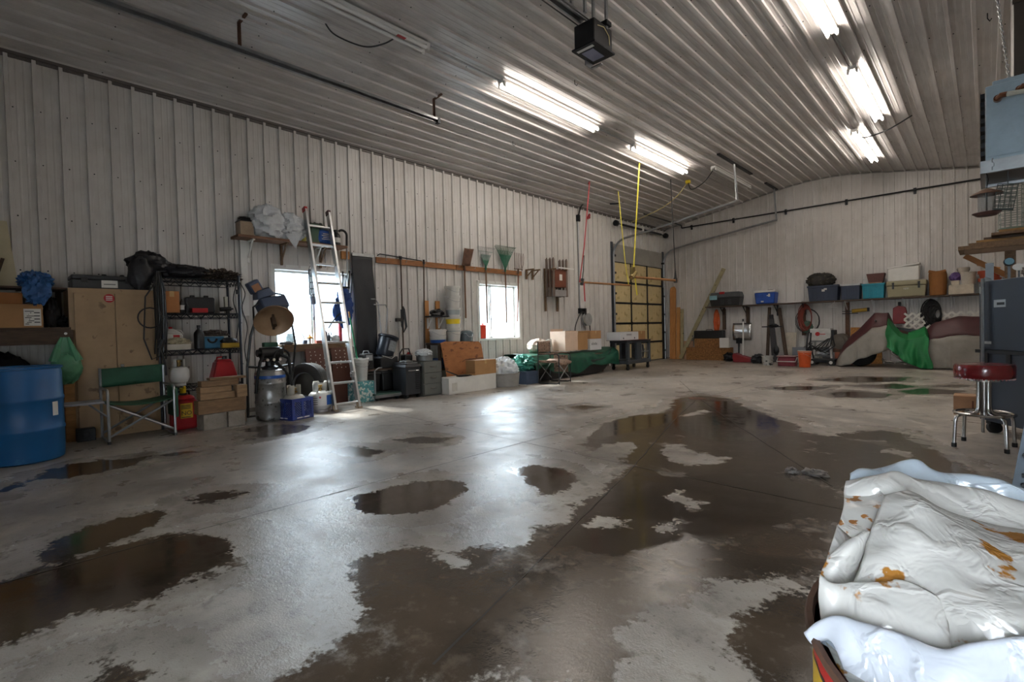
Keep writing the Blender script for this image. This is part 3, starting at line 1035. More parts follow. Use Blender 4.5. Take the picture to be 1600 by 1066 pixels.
jb = MB(); jb.box(-.17, .03, DY0 - .1, DY0, 0, 3.6); jb.box(-.17, .03, DY1, DY1 + .1, 0, 3.6)
th = MB(); th.box(-.17, .005, DY0 - .1, DY1 + .1, -.15, .004); obj('threshold', th, M('sill_concrete', '7d766e', .8), o, smooth=False)
obj('jamb', jb, M('jamb_steel', '4d5258', .45, .3), o, smooth=False)
t = thing('door_hardware', 'black overhead door tracks and spring shaft around the yellow panel door', 'door track', (0.06, 14.2, 0))
for s, y in ((-1, DY0 - .03), (1, DY1 + .03)):
    y -= 14.2
    b = MB()
    path = [(.0, y, 0), (.0, y, 3.2)] + arc((.45, y, 3.2), .45, PI, PI / 2 + .12, 8) + [(1.2, y, 3.78 if s > 0 else 3.74), (3.5, y, 4.1 if s < 0 else 4.08)]
    b.tube(path, .032, 8)
    obj('track', b, m_steel, t)
    for z in (.3, .9, 1.5, 2.1, 2.7, 3.2):
        b = MB(); b.box(-.055, .03, min(y - s * .02, y - s * .09), max(y - s * .02, y - s * .09), z - .03, z + .03); obj('track_bracket', b, m_dark, t, smooth=False)
    b = MB(); b.box(-.05, .0, y - .06, y + .06, 0, 2.4); obj('track_angle', b, m_dark, t, smooth=False)
    b = MB()
    for q in (0, 1):
        b.bar((3.46, y + q * .1, 4.1), (3.46 + (.0 if q else -.05), y - .1 * q, cz(3.5) - .01), .03, .012)
    obj('rear_hanger', b, m_steel, t, smooth=False)
b = MB(); b.cyl((.09, -1.65, 4.12), (.09, 1.65, 4.12), .016, n=8); obj('shaft', b, m_dark, t)
for q in (-1, 1):
    b = MB(); b.cyl((.09, q * .1, 4.12), (.09, q * 1.2, 4.12), .035, n=12); obj('spring', b, m_black, t)
    b = MB(); b.cyl((.09, q * 1.5, 4.12), (.09, q * 1.58, 4.12), .085, n=16); obj('cable_drum', b, m_dark, t)
b = MB(); b.box(-.04, .12, -.04, .04, 4.02, 4.22); obj('center_bracket', b, m_paper, t)
hb = MB(); hb.box(0, .09, 0, .9, 0, .03); hb.box(0, .03, 0, .9, -.08, 0)
solo('ceiling_angle', MB().box(-.05, .05, -1.1, 1.1, -.03, 0), m_dark, 'dark steel angle on the ceiling holding the nearer track hanger', 'bracket', (3.5, 12.65, cz(3.5) - .005))
solo('ceiling_angle', MB().box(-.05, .05, -.5, .5, -.03, 0), m_dark, 'dark steel angle on the ceiling close to the back wall', 'bracket', (3.5, 15.4, cz(3.5) - .005))

# black pipe along the back wall with clamps, and its run on the ceiling
t = thing('gas_pipe', 'long black gas pipe clamped high along the back wall', 'pipe', (0, 15.93, 4.325))
b = MB(); b.tube([(.62, 0, .0), (WX - .05, 0, .0)], .02, 8); b.tube([(.62, 0, 0), (.62, 0, .08), (.62, -.6, .09), (.62, -2.5, .09)], .02, 8)
obj('pipe', b, m_black, t)
for x in (.95, 2.27, 3.73, 5.2, 6.63, 8.1):
    b = MB(); b.box(x - .03, x + .03, .02, .04, -.1, .05); b.box(x - .02, x + .02, -.025, .03, -.03, .03); obj('pipe_clamp', b, m_dark, t, smooth=False)

# ------------------------------------------------------------------ bars slung from the ceiling
def strap(name, pts, w, mat, parent):
    b = MB()
    for a, c in zip(pts[:-1], pts[1:]):
        b.bar(a, c, w, .004, up=(1, -.6, 0))
    return obj(name, b, mat, parent, smooth=False)
m_yel = M('yellow_strap', 'd8c83a', .6); m_redstrap = M('red_strap', 'a3242a', .6)
m_bar = M('wood_pole', '94683f', .6, var=.25, scale=10)
t = thing('hanging_bar', 'wooden bar slung from the ceiling on a red strap, lower left of the pair', 'bar', (1.05, 10.0, 2.05))
b = MB(); b.cyl((.09, -.52, .12), (.09, 1.68, .15), .024, n=10); obj('pole', b, m_bar, t)
strap('red_strap', [(.0, -.45, .13), (.05, -.30, 1.0), (.06, -.12, 2.1), (.09, -.09, 2.5)], .026, m_redstrap, t)
b = MB(); b.tube([(.06, -.10, 2.45), (.09, -.08, 2.52)], .018, 6); b.tube([(.06, -.17, 1.62), (.1, -.14, 1.72), (.05, -.08, 1.66)], .03, 6); obj('ratchet', b, M('red_metal', '7d2022', .5, .3), t)
b = MB(); b.tube([(.09, -.48, .12), (.09, -.42, .4), (.07, -.35, .75)], .012, 6); obj('hook_rope', b, m_black, t)
b = MB(); b.cyl((.09, -.5, .06), (.09, -.46, .2), .04, n=8); obj('knot', b, m_black, t)
strap('strap_tail', [(.1, -.42, .1), (.11, -.41, -.32)], .03, m_redstrap, t)
strap('yellow_strap', [(.09, 1.60, .14), (.09, 1.45, .7), (.1, 1.15, 2.55)], .022, m_yel, t)
t = thing('hanging_bar', 'wooden bar slung on a yellow strap and a black rope, higher right of the pair', 'bar', (2.2, 10.0, 2.14))
b = MB(); b.cyl((0, -.12, .08), (0, 2.15, .12), .03, n=10); obj('pole', b, m_bar, t)
strap('yellow_strap', [(0, -.02, .1), (.02, .1, 1.2), (.1, .18, 2.67)], .03, m_yel, t)
strap('strap_tail', [(0, .05, .1), (.03, .08, -.32)], .03, m_yel, t)
b = MB(); b.cyl((0, -.1, .06), (0, .06, .2), .06, n=8); b.box(-.03, .03, -.08, .02, .12, .3); obj('buckle', b, M('brass_buckle', '7c6a3c', .5, .5), t)
b = MB(); b.tube([(0, 2.08, .12), (.0, 2.06, .45), (0, 1.9, 2.63)], .013, 6); b.tube([(0, 2.13, .12), (0, 2.06, .45)], .010, 6); b.tube([(0, 2.02, .12), (0, 2.06, .45)], .010, 6); b.cyl((0, 2.07, .06), (0, 2.07, .18), .05, n=8); obj('rope', b, m_black, t)

# conduit run up the left wall with its cord loop and the cord reel
t = thing('wall_conduit', 'thin grey conduit running up the left wall with a black cord looping at the top', 'conduit', (.03, 10.95, 1.5))
b = MB(); b.tube([(0, 0, .1), (0, 0, 2.45)], .018, 8); obj('conduit', b, m_steel, t)
b = MB(); b.box(-.02, .05, -.05, .05, 2.45, 2.62); b.box(-.02, .05, -.05, .05, 0, .14); obj('outlet_box', b, m_dark, t)
b = cable('', [(.03, .0, 2.6), (.1, .1, 2.9), (.35, .4, 3.05), (.6, .9, 3.12), (.8, 1.2, 3.2), (.7, 1.1, 3.0), (.5, .8, 2.95)], .018, None, None, None)
obj('cord', b, m_black, t)
t = thing('cord_reel', 'round grey cord reel hanging on the left wall above the boxes', 'reel', (.14, 11.12, 1.34))
b = MB(); b.lathe([(.16, -.05), (.17, -.05), (.17, -.04), (.06, -.03), (.06, .03), (.17, .04), (.17, .05), (.16, .05)], 24, (0, 0, 0), (1, 0, 0)); obj('spool', b, M('grey_reel', '8d8d8b', .45), t)
b = MB()
for k in range(5):
    b.tube(arc((-.03 + k * .015, 0, 0), .1 + .012 * (k % 3), 0, 2 * PI, 24, 'yz'), .011, 5)
obj('wound_cord', b, M('pale_cord', 'b8b2a6', .6), t)
b = cable('', [(0, .05, .1), (0, -.15, .2), (0, -.35, .1), (0, -.55, -.25), (0, -.45, -.55), (0, -.25, -.75), (.02, -.05, -.85)], .014, None, None, None); obj('loose_cord', b, m_black, t)
b = cable('', [(0, .1, -.1), (.0, .16, -.5), (0, .12, -.8)], .014, None, None, None); obj('loose_cord', b, m_black, t)
b = MB(); b.box(-.13, -.03, -.03, .03, -.02, .3); obj('hook_bracket', b, m_dark, t)
# ------------------------------------------------------------------ far left: bench shelf, drum, cabinet
t = thing('wooden_shelf', 'rough timber shelf bench on the left wall behind the blue drum', 'shelf', (0, -.45, 0))
b = MB(); b.box(.555, .6, -1.1, 1.125, 1.085, 1.24); obj('front_beam', b, m_darkwood, t, bevel=.004, smooth=False)
for k in range(3):
    b = MB(); b.box(.03 + k * .178, .2 + k * .178, -1.1, 1.11, 1.243, 1.27); obj('deck_plank', b, m_darkwood, t, smooth=False)
for y in (-.9, 1.03):
    b = MB(); b.box(.47, .553, y, y + .09, 0, 1.24); obj('post', b, m_wood if y > 0 else m_darkwood, t, bevel=.004, smooth=False)
b = MB(); b.box(.03, .5, -1.1, 1.095, 1.69, 1.71); obj('upper_board', b, m_darkwood, t, smooth=False)
for y in (-.9, 1.03):
    b = MB(); b.box(.03, .08, y, y + .05, 1.27, 1.69); obj('riser', b, m_darkwood, t, smooth=False)
for z in (1.20, 1.125):
    b = MB(); b.cyl((.6, 1.06, z), (.606, 1.06, z), .014, n=12); obj('washer', b, m_white, t)
def carton(name, label, cx, cy, z, sx, sy, sz, mat=None, rz=0, group=None, open_=False, tape=True, cat='box'):
    t = thing(name, label, cat, (cx, cy, z), rz, group)
    b = MB(); b.box(-sx / 2, sx / 2, -sy / 2, sy / 2, 0, sz if not open_ else sz - .01); obj('carton', b, mat or m_card, t, bevel=.004, smooth=False)
    if open_:
        f = MB(); f.box(-sx / 2 + .004, -sx / 2 + .008, -sy / 2 + .01, sy / 2 - .01, sz - .02, sz + .045); obj('flap', f, mat or m_card, t, smooth=False)
        f = MB(); f.box(sx / 2 + .001, sx / 2 + .006, -sy / 2 + .005, sy / 2 - .005, sz - .10, sz - .008)
        obj('flap', f, mat or m_card, t, smooth=False)
    elif tape:
        f = MB(); f.box(-sx / 2 - .001, sx / 2 + .001, -.025, .025, sz - .07, sz + .001); obj('tape', f, M('packing_tape', 'b3925f', .3, var=.05), t, smooth=False)
    return t
t = carton('cardboard_box', 'large cardboard box with white shipping label on the timber shelf bench', .30, .04, 1.27, .46, .80, .25)
b = MB(); b.box(.231, .233, .25, .385, .02, .2); obj('shipping_label', b, m_paper, t, smooth=False)
b = MB()
for k in range(9):
    b.box(.2335, .2342, .26 + .013 * (k % 4), .29 + .02 * (k % 3), .035 + k * .017, .042 + k * .017)
    if k % 2: b.box(.2335, .2342, .33, .375, .035 + k * .017, .045 + k * .017)
obj('printed_lines', b, m_print, t, smooth=False)
carton('cardboard_box', 'flatter orange-brown carton lying on the labelled box', .28, -.04, 1.522, .4, .66, .12, M('orange_cardboard', 'a56c3d', .8, var=.1))
t = solo('blue_tarp', MB().blob((0, 0, 0), (.16, .14, .10), .35, 5, 3, 36, 24, flat=-.07), M('blue_tarp', '1b4f86', .5, var=.25, bump=.6, bscale=18), 'crumpled blue tarp heaped on the thin board over the timber shelf', 'tarp', (.36, .40, 1.782))
solo('blue_tarp_tail', MB().blob((0, 0, 0), (.06, .11, .14), .4, 5, 5, 28, 20), M('blue_tarp', '1b4f86'), 'blue tarp end hanging down in front of the board', 'tarp', (.575, .40, 1.66))
solo('black_bag', MB().blob((0, 0, .165), (.12, .07, .17), .25, 4, 6, 24, 18, flat=0), m_blackcloth, 'limp black bag standing right of the labelled box', 'bag', (.36, .525, 1.27))
solo('work_gloves', MB().blob((0, 0, .05), (.1, .045, .075), .5, 6, 9, 20, 14, flat=0), m_blackcloth, 'pair of dark gloves heaped against the tan cabinet', 'gloves', (.38, .61, 1.27))
b = MB(); b.box(-.035, .035, -.1, .1, 0, .055)
solo('small_white_box', b, m_white, 'small white box on the back of the timber shelf under the thin board', 'box', (.13, .15, 1.645), bevel=.003)
b = MB(); b.prism([(-.2, 0), (.0, 0), (-.07, .74), (-.22, .74)], 0, .03, 'yz')
solo('cream_panel', b, M('cream_board', 'b5ab8e', .6, var=.08), 'cream painted board leaning on the wall above the timber shelf', 'board', (.05, .28, 1.715), smooth=False)
b = MB(); b.bar((0, 0, 0), (0, .08, .30), .03, .06, up=(1, 0, 0))
solo('timber_offcut', b, m_darkwood, 'dark timber offcut leaning beside the cream board at the left edge', 'timber', (.3, .08, 1.715), smooth=False)
solo('trash_bag', MB().blob((0, 0, .5), (.2, .3, .5), .15, 3, 12, 28, 20, flat=0), m_black, 'tall black trash bag between the timber shelf bench and blue drum', 'bag', (.3, .12, 0))

t = thing('plastic_drum', 'big blue plastic drum standing at the left edge', 'drum', (1.3, .22, 0))
R = .295
b = MB(); b.lathe([(R - .03, 0), (R - .008, .015), (R - .002, .06), (R, .28), (R + .006, .29), (R + .006, .31), (R, .32), (R, .56), (R + .006, .57), (R + .006, .59), (R, .60), (R - .004, .83), (R - .012, .862), (R + .002, .866), (R + .004, .885), (R - .012, .89), (R - .03, .88), (R - .035, .855), (0.001, .85)], 48)
obj('body', b, M('drum_blue', '13568c', .42, var=.12, scale=3, col2='2f6c9c', thr=.72), t)
for x, y in ((.17, 0), (-.17, 0)):
    b = MB(); b.lathe([(.045, 0), (.045, .02), (.03, .025), (.001, .02)], 16, (x, y, .85)); obj('bung', b, m_black, t)
b = MB()
b.grid(lambda u, v: ((R + .004) * math.cos(.72 + .2 * u), (R + .004) * math.sin(.72 + .2 * u), .42 + .13 * v), 4, 1)
obj('sticker', b, m_paper, t)

t = thing('steel_cabinet', 'tan two-door steel cabinet with a red sticker at its top', 'cabinet', (.05, 1.055, 0))
m_tan = M('tan_enamel', '9c8160', .42, var=.14, scale=4, col2='6f573d', thr=.66)
b = MB(); b.box(0, .47, -.405, .405, 0, 1.71); obj('carcass', b, m_tan, t, smooth=False)
for s in (-1, 1):
    b = MB(); b.box(.472, .49, min(s * .003, s * .36), max(s * .003, s * .36), .1, 1.655); d = obj('door', b, m_tan, t, bevel=.004, smooth=False)
    if s == 1:
        b = MB(); b.box(.49, .505, .03, .06, .73, .83); b.tube([(.51, .045, .8), (.525, .05, .76), (.52, .06, .73)], .008, 6); obj('handle', b, m_chrome, d)
b = MB(); b.lathe([(.001, .0), (.05, 0), (.05, .002), (.001, .002)], 24, (.491, -.05, 1.60), (1, 0, 0), 1, 1); st = obj('sticker', b, m_red, t)
b = MB()
for k in range(3): b.box(.4935, .4942, -.08, -.02, 1.575 + k * .02, 1.585 + k * .02)
obj('sticker_print', b, m_paper, t, smooth=False)

t = thing('tool_case', 'wide charcoal tool case with white label lying on the tan cabinet', 'case', (.3, 1.0, 1.712))
m_char = M('charcoal_plastic', '2b2c2f', .45, var=.2)
b = MB(); b.box(-.17, .17, -.31, .31, 0, .1); obj('base', b, m_char, t, bevel=.012, smooth=False)
b = MB(); b.box(-.175, .175, -.315, .315, .103, .155); obj('lid', b, m_char, t, bevel=.015, smooth=False)
b = MB(); b.box(.171, .174, -.05, .1, .015, .1); obj('white_label', b, m_paper, t, smooth=False)
b = MB(); b.box(.1745, .175, -.03, .08, .05, .058); obj('label_print', b, m_print, t, smooth=False)
for y in (-.2, .2):
    b = MB(); b.box(.17, .185, y - .03, y + .03, .07, .13); obj('latch', b, m_black, t, bevel=.003, smooth=False)
for y in (0, .17, .26):
    b = MB(); b.cyl((0, y, .155), (0, y, .185), .035, .02, 12); obj('knob', b, m_black, t)

b = MB()
b.blob((0, 0, -.34), (.09, .13, .17), .12, 4, 21, 30, 22)
b.tube([(0, -.03, .0), (.01, -.07, -.12), (.02, -.1, -.26)], [.012, .03, .05], 8)
b.tube([(0, .02, .0), (.01, .05, -.12), (.02, .09, -.26)], [.012, .03, .05], 8)
b.grid(lambda u, v: (.035 * math.sin(PI * u) * v, -.02 - .1 * v + (u * (.04 + .2 * v)), -.28 * v + .0), 8, 8)
solo('green_bag', b, M('green_film', '4f8a68', .35, var=.2, bump=.4, bscale=20), 'thin green plastic bag hanging from the timber shelf beam', 'bag', (.675, .60, 1.16))

# double folding chair with its side table
t = thing('folding_chair', 'green folding director chair with a side table in front of tan cabinet', 'chair', (.86, 1.18, 0))
m_tubeg = M('grey_tube', '8f9193', .3, .8)
for s in (-1, 1):
    y = s * .30
    b = MB()
    pts = [(-.22, y, .02), (-.22, y, .80)]
    b.tube(pts, .014, 8)
    b.tube([(.24, y, .0), (.24, y, .52)] + arc((.18, y, .52), .06, 0, PI / 2, 5) + [(-.22, y, .58)], .014, 8)
    b.tube([(-.22, y, .03)] + [(-.2, y, .012), (.22, y, .012), (.24, y, .03)], .012, 8)
    obj('side_frame', b, m_tubeg, t)
    b = MB(); b.cyl((.24, y, 0), (.24, y, .03), .018, n=8); obj('foot_cap', b, m_black, t)
for x in (-.2, .22):
    b = MB(); b.tube([(x, -.30, .42), (x, .30, .07)], .012, 8); b.tube([(x + .015, .30, .42), (x + .015, -.30, .07)], .012, 8); obj('cross_brace', b, m_tubeg, t)
b = MB(); b.grid(lambda u, v: (-.22 + .46 * v, -.3 + .6 * u, .43 - .035 * math.sin(PI * u)), 12, 8); obj('seat', b, m_green, t, solid=.008)
b = MB(); b.grid(lambda u, v: (-.225 - .02 * math.sin(PI * u), -.31 + .62 * u, .58 + .21 * v + .02 * u), 12, 4); obj('backrest', b, m_green, t, solid=.012)
b = MB(); b.box(-.16, .2, .315, .35, .2, .55); obj('side_pocket', b, m_green, t, bevel=.01, smooth=False)
b = MB(); b.box(-.05, .26, -.74, -.33, .445, .468); tb_ = obj('side_table', b, M('grey_tabletop', '8c8b8e', .5), t, bevel=.006, smooth=False)
b = MB(); b.tube([(.24, -.31, .3), (.2, -.45, .44)], .01, 6); b.tube([(-.02, -.31, .3), (.0, -.45, .44)], .01, 6); obj('table_strut', b, m_tubeg, tb_)

# small dark thing at the foot of the cabinet
b = MB(); b.box(-.06, .06, -.08, .08, 0, .14); b.box(.06, .075, -.03, .03, .05, .1)
solo('metal_tin', b, m_dark, 'small dark tin on the floor at the foot of the bench post', 'tin', (.60, .74, 0), bevel=.006)

# ------------------------------------------------------------------ wire shelving
t = thing('wire_shelving', 'dark blue-grey wire shelving unit with four levels right of the tan cabinet', 'shelving', (.325, 1.93, 0))
m_wire = M('blue_black_wire', '22272f', .4, .5)
for x in (-.225, .225):
    for y in (-.46, .46):
        b = MB(); b.cyl((x, y, 0), (x, y, 1.93), .0165, n=10); b.cyl((x, y, 1.93), (x, y, 1.945), .02, n=10); obj('post', b, m_wire, t)
for z in (1.87, 1.43, .96, .50):
    b = MB()
    for dz in (0, -.055):
        b.tube([(-.225, -.46, z + dz), (.225, -.46, z + dz), (.225, .46, z + dz), (-.225, .46, z + dz)], .006, 6, closed=True)
    n = 8
    for x in (-.225, .225):
        for k in range(n):
            ya, yb = -.46 + .92 * k / n, -.46 + .92 * (k + 1) / n
            b.tube([(x, ya, z - .055), (x, (ya + yb) / 2, z), (x, yb, z - .055)], .005, 5)
    for y in (-.46, .46):
        for k in range(4):
            xa, xb = -.225 + .45 * k / 4, -.225 + .45 * (k + 1) / 4
            b.tube([(xa, y, z - .055), ((xa + xb) / 2, y, z), (xb, y, z - .055)], .005, 5)
    s = obj('shelf', b, m_wire, t)
    b = MB()
    for k in range(1, 24):
        y = -.46 + .92 * k / 24
        b.bar((-.225, y, z + .002), (.225, y, z + .002), .005, .005)
    obj('deck_wire', b, m_wire, s, smooth=False, kind='stuff')
SX, SY = .325, 1.93
b = MB(); b.blob((0, -.26, .14), (.16, .22, .17), .28, 3, 31, 36, 22, flat=0); b.blob((.03, .1, .08), (.17, .3, .1), .25, 4, 32, 36, 20, flat=0)
b.blob((.16, -.38, .02), (.07, .13, .2), .2, 3, 33, 24, 16)
solo('black_tarp', b, M('black_tarp', '121319', .45, var=.3, bump=.5, bscale=14), 'crumpled black tarp piled on top of the wire shelving', 'tarp', (.33, 1.70, 1.885))
solo('camouflage_net', MB().blob((0, 0, .055), (.2, .26, .085), .55, 9, 35, 44, 24, flat=0), M('camo_net', '4a4038', .85, var=.5, scale=22, col2='8a7a66', thr=.62, bump=.8, bscale=40), 'heap of brown camouflage netting on the right end of the wire shelving', 'netting', (.34, 2.2, 1.885))
b = MB()
for k in range(9):
    yy = -.05 + .014 * k; xx = .02 * math.sin(k * 2.1)
    lo = -.75 - .35 * random.random()
    b.tube([(xx, yy * .4, 0), (xx + .02, yy, -.2), (xx + .015 * math.sin(k), yy + .01, lo / 1.6), (xx, yy - .01, lo)], .009, 6)
b.tube(arc((.03, -.1, -.55), .12, 0, 2 * PI, 20, 'yz'), .009, 6)
b.tube([(.03, -.02, -.1), (.03, -.14, -.3), (.03, -.17, -.8), (.03, -.1, -1.05), (.03, 0, -1.0)], .009, 6)
b.tube([(.03, -.02, -.9), (.03, .03, -1.1), (.02, .04, -1.25)], .012, 6); b.cyl((.02, -.02, -.92), (.02, .02, -.82), .03, n=8)
solo('cable_bundle', b, m_black, 'thick bundle of black cables hanging from the left post of wire shelving', 'cables', (.61, 1.47, 1.92))
b = cable('', [(0, 0, 0), (.03, .05, -.15), (.02, .01, -.35), (.04, .06, -.6), (.03, .02, -.9), (.04, .05, -1.15)], .006, None, None, None)
b.add(*(lambda q: (q.v, q.f))(cable('', [(0, -.05, -.05), (.03, -.1, -.25), (.02, -.04, -.5), (.03, -.08, -.75)], .006, None, None, None)))
b.cyl((.02, -.04, -.16), (.02, -.04, -.1), .02, n=8)
solo('thin_cable', b, m_dark, 'thin tangled cables hanging from the right post of wire shelving', 'cables', (.575, 2.40, 1.85))
carton('cardboard_box', 'small orange cardboard box on the upper left of wire shelving', .4, 1.63, 1.44, .2, .16, .27, M('orange_cardboard', 'a56c3d'))
def bottle(label, x, y, z, r, h, mat, capmat=None, neck=.35, cat='bottle', name='bottle', band=None, group=None):
    t = thing(name, label, cat, (x, y, z), 0, group)
    b = MB(); b.lathe([(r * .85, 0), (r, .01), (r, h * .62), (r * .9, h * .7), (r * neck, h * .84), (r * neck, h * .9)], 16); obj('body', b, mat, t)
    b = MB(); b.lathe([(r * neck * 1.25, h * .885), (r * neck * 1.25, h), (.001, h)], 12); obj('cap', b, capmat or m_black, t)
    if band:
        b = MB(); b.lathe([(r + .001, h * .2), (r + .001, h * .5)], 16); obj('band', b, band, t)
    return t
bottle('dark spray bottle with white band beside the small orange box on shelving', .42, 1.755, 1.44, .03, .2, m_black, m_steel, band=m_paper)
bottle('dark squat jar just left of the black case on the shelving', .45, 1.80, 1.44, .025, .13, m_dark, m_black)
t = thing('drill_case', 'black drill case standing upright on the upper level of wire shelving', 'case', (.34, 1.97, 1.44))
b = MB(); b.box(-.06, .06, -.17, .17, .0, .21); obj('body', b, m_black, t, bevel=.02, smooth=False)
for y in (-.08, .08):
    b = MB(); b.box(-.02, .02, y - .025, y + .025, .2, .235); obj('latch', b, m_black, t, bevel=.004, smooth=False)
b = MB(); b.box(-.05, .05, -.09, .09, 0, .06); solo('red_parts_box', b, m_red, 'flat red parts box in front of the black drill case', 'box', (.47, 1.93, 1.44), bevel=.005)
b = MB(); b.cyl((0, -.07, .05), (0, .06, .06), .03, n=10); b.box(-.02, .02, .0, .04, 0, .06); b.cyl((0, .06, .06), (0, .09, .06), .012, n=8)
solo('power_drill', b, m_black, 'black power tool lying at the upper right of wire shelving', 'tool', (.43, 2.26, 1.44))
b = MB(); b.box(-.03, .03, -.02, .02, 0, .24); solo('white_bottle_rack', b, M('pale_label', 'bcb7a6', .6), 'narrow pale carton at the back right of the upper shelving level', 'box', (.2, 2.33, 1.44), bevel=.004)
t = thing('plastic_jug', 'white plastic jug with red label on the middle shelving level', 'jug', (.36, 1.66, .97))
b = MB(); b.taper((-.08, .08, -.1, .1), (-.075, .075, -.09, .09), 0, .2); b.taper((-.075, .075, -.09, .09), (-.03, .03, -.06, .0), .2, .27); obj('body', b, M('jug_white', 'bfbcb4', .4), t, bevel=.015)
b = MB(); b.box(.081, .084, -.02, .05, .08, .19); obj('red_label', b, m_red, t)
b = MB(); b.cyl((0, -.03, .27), (0, -.03, .295), .022, n=12); obj('cap', b, m_red, t)
b = MB(); b.tube(arc((0, .05, .2), .05, 0, PI, 8, 'yz'), .012, 6); obj('handle', b, M('jug_white', 'bfbcb4'), t)
b = MB(); b.taper((-.06, .06, -.12, .12), (-.07, .07, -.14, .14), 0, .07); solo('parts_tray', b, M('pale_tray', 'b6b0a4', .5), 'pale tray in front of the white jug on shelving', 'tray', (.46, 1.68, .97))
solo('work_rags', MB().blob((0, 0, .03), (.06, .13, .05), .5, 8, 41, 26, 14, flat=0), M('rag_cloth', '9b9279', .9, var=.5, scale=20), 'mixed rags heaped on the pale tray', 'rags', (.46, 1.68, 1.042))
bottle('tall black oil bottle on the middle shelving level', .44, 1.925, .97, .06, .31, m_black, m_black, .3)
t = thing('tool_bag', 'blue and black tool bag on the middle shelving level', 'bag', (.36, 2.1, .97))
b = MB(); b.box(-.08, .08, -.13, .13, 0, .16); obj('body', b, M('bag_blue', '2d6484', .6), t, bevel=.02, smooth=False)
b = MB(); b.tube(arc((.086, -.02, .13), .05, PI, 2 * PI, 10, 'yz'), .014, 6); obj('strap', b, m_black, t)
solo('camo_hat', MB().blob((0, 0, .03), (.1, .17, .05), .35, 6, 44, 26, 14, flat=0), M('camo_net', '4a4038'), 'brown camouflage cloth lying on the blue tool bag', 'cloth', (.34, 2.13, 1.134))
t = thing('tool_pouch', 'black and yellow tool pouch at the right of the middle shelving level', 'tool', (.46, 2.29, .97))
b = MB(); b.box(-.06, .06, -.12, .11, 0, .07); obj('body', b, m_yellow if False else M('dull_yellow', 'a5831f', .5), t, bevel=.015, smooth=False)
b = MB(); b.blob((0, -.02, .09), (.06, .1, .05), .3, 5, 46, 20, 12); obj('grip', b, m_black, t)

def propane(label, x, y, z, r=.155, h=.46, mat=None, wrap=None, group=None, rz=0):
    t = thing('propane_tank', label, 'gas tank', (x, y, z), rz, group)
    s = r / .155
    hb = h - .13 * s
    b = MB(); b.lathe([(r * .6, .0), (r * .64, .0), (r * .64, .03), (r * .55, .04)], 24); obj('foot_ring', b, mat, t)
    b = MB(); b.lathe([(r * .3, .02), (r * .8, .045), (r, .10), (r, hb * .72), (r * .96, hb * .82), (r * .75, hb * .95), (r * .3, hb), (.001, hb)], 28); obj('body', b, mat, t)
    b = MB()
    rc = r * .58
    b.grid(lambda u, v: (rc * math.cos(.6 + 5.1 * u), rc * math.sin(.6 + 5.1 * u), hb * .93 + (h - hb * .93) * v * (1 if not (.3 < u < .45 or .65 < u < .8) else .8)), 28, 3)
    obj('collar', b, mat, t, solid=.005)
    b = MB(); b.cyl((0, 0, hb), (0, 0, hb + .06), .02, n=10); b.cyl((0, 0, hb + .06), (0, 0, hb + .085), .035, n=10); b.cyl((0, 0, hb + .035), (.05, 0, hb + .035), .015, n=8); obj('valve', b, M('brass', '8c713f', .4, .8), t)
    if wrap:
        b = MB(); b.grid(lambda u, v: ((r + .0015) * math.cos(-1.6 + 2.6 * u), (r + .0015) * math.sin(-1.6 + 2.6 * u), .1 + v * hb * .5), 20, 1); w_ = obj('label_wrap', b, m_paper, t)
        b = MB(); b.grid(lambda u, v: ((r + .003) * math.cos(.2 + .75 * u), (r + .003) * math.sin(.2 + .75 * u), .105 + v * hb * .47), 10, 1); obj('blue_print', b, m_blue, w_)
        b = MB(); b.lathe([(.001, 0), (.018, 0), (.018, .001), (.001, .001)], 4, ((r + .003) * math.cos(-.35), (r + .003) * math.sin(-.35), .1 + hb * .4), (math.cos(-.35), math.sin(-.35), 0)); obj('hazard_print', b, m_red, w_)
        for k in range(4):
            b = MB(); b.grid(lambda u, v: ((r + .003) * math.cos(-1.0 + .45 * u), (r + .003) * math.sin(-1.0 + .45 * u), .12 + k * .03 + v * .008), 6, 1); obj('print_line', b, m_print, w_)
    return t
m_tank = M('tank_white', 'c9c8c4', .4, var=.08, col2='8f8a80', thr=.72)
propane('white propane tank on the lowest level of the wire shelving', .38, 1.70, .51, .115, .34, m_tank)
t = thing('fuel_can', 'red fuel can with sloped sides on the lowest shelving level', 'fuel can', (.36, 2.22, .51))
b = MB(); b.taper((-.1, .1, -.17, .17), (-.09, .09, -.1, .1), 0, .28); b.taper((-.09, .09, -.1, .1), (-.05, .05, -.08, .08), .28, .31); obj('body', b, m_red, t, bevel=.02)
b = MB(); b.cyl((0, .02, .3), (0, .02, .35), .03, n=12); obj('cap', b, m_black, t)
b = MB(); b.tube([(0, -.08, .28), (0, -.07, .335), (0, .0, .34)], .012, 6); obj('handle', b, m_red, t)
t = thing('fuel_can', 'big red fuel can with yellow label on the floor below the shelving', 'fuel can', (.70, 1.66, 0))
b = MB(); b.box(-.11, .11, -.135, .135, 0, .36); b.taper((-.11, .11, -.135, .135), (-.05, .05, -.08, .08), .36, .42); obj('body', b, m_red, t, bevel=.035)
b = MB(); b.box(.112, .114, -.06, .07, .14, .32); l_ = obj('yellow_label', b, M('hazard_yellow', 'd2a92a', .5), t, smooth=False)
text_part('NO', .07, m_print, l_, (.1155, .005, .2), FACE_X)
b = MB()
for k in range(3): b.box(.1145, .1155, -.05, .05, .255 + k * .018, .263 + k * .018)
b.box(.1145, .1155, -.05, .05, .15, .158)
obj('print_line', b, m_print, l_, smooth=False)
b = MB(); b.cyl((0, .0, .42), (.01, .0, .5), .035, n=12); b.tube([(.01, 0, .48), (.05, .01, .52)], .014, 6); obj('spout', b, m_yellow, t)
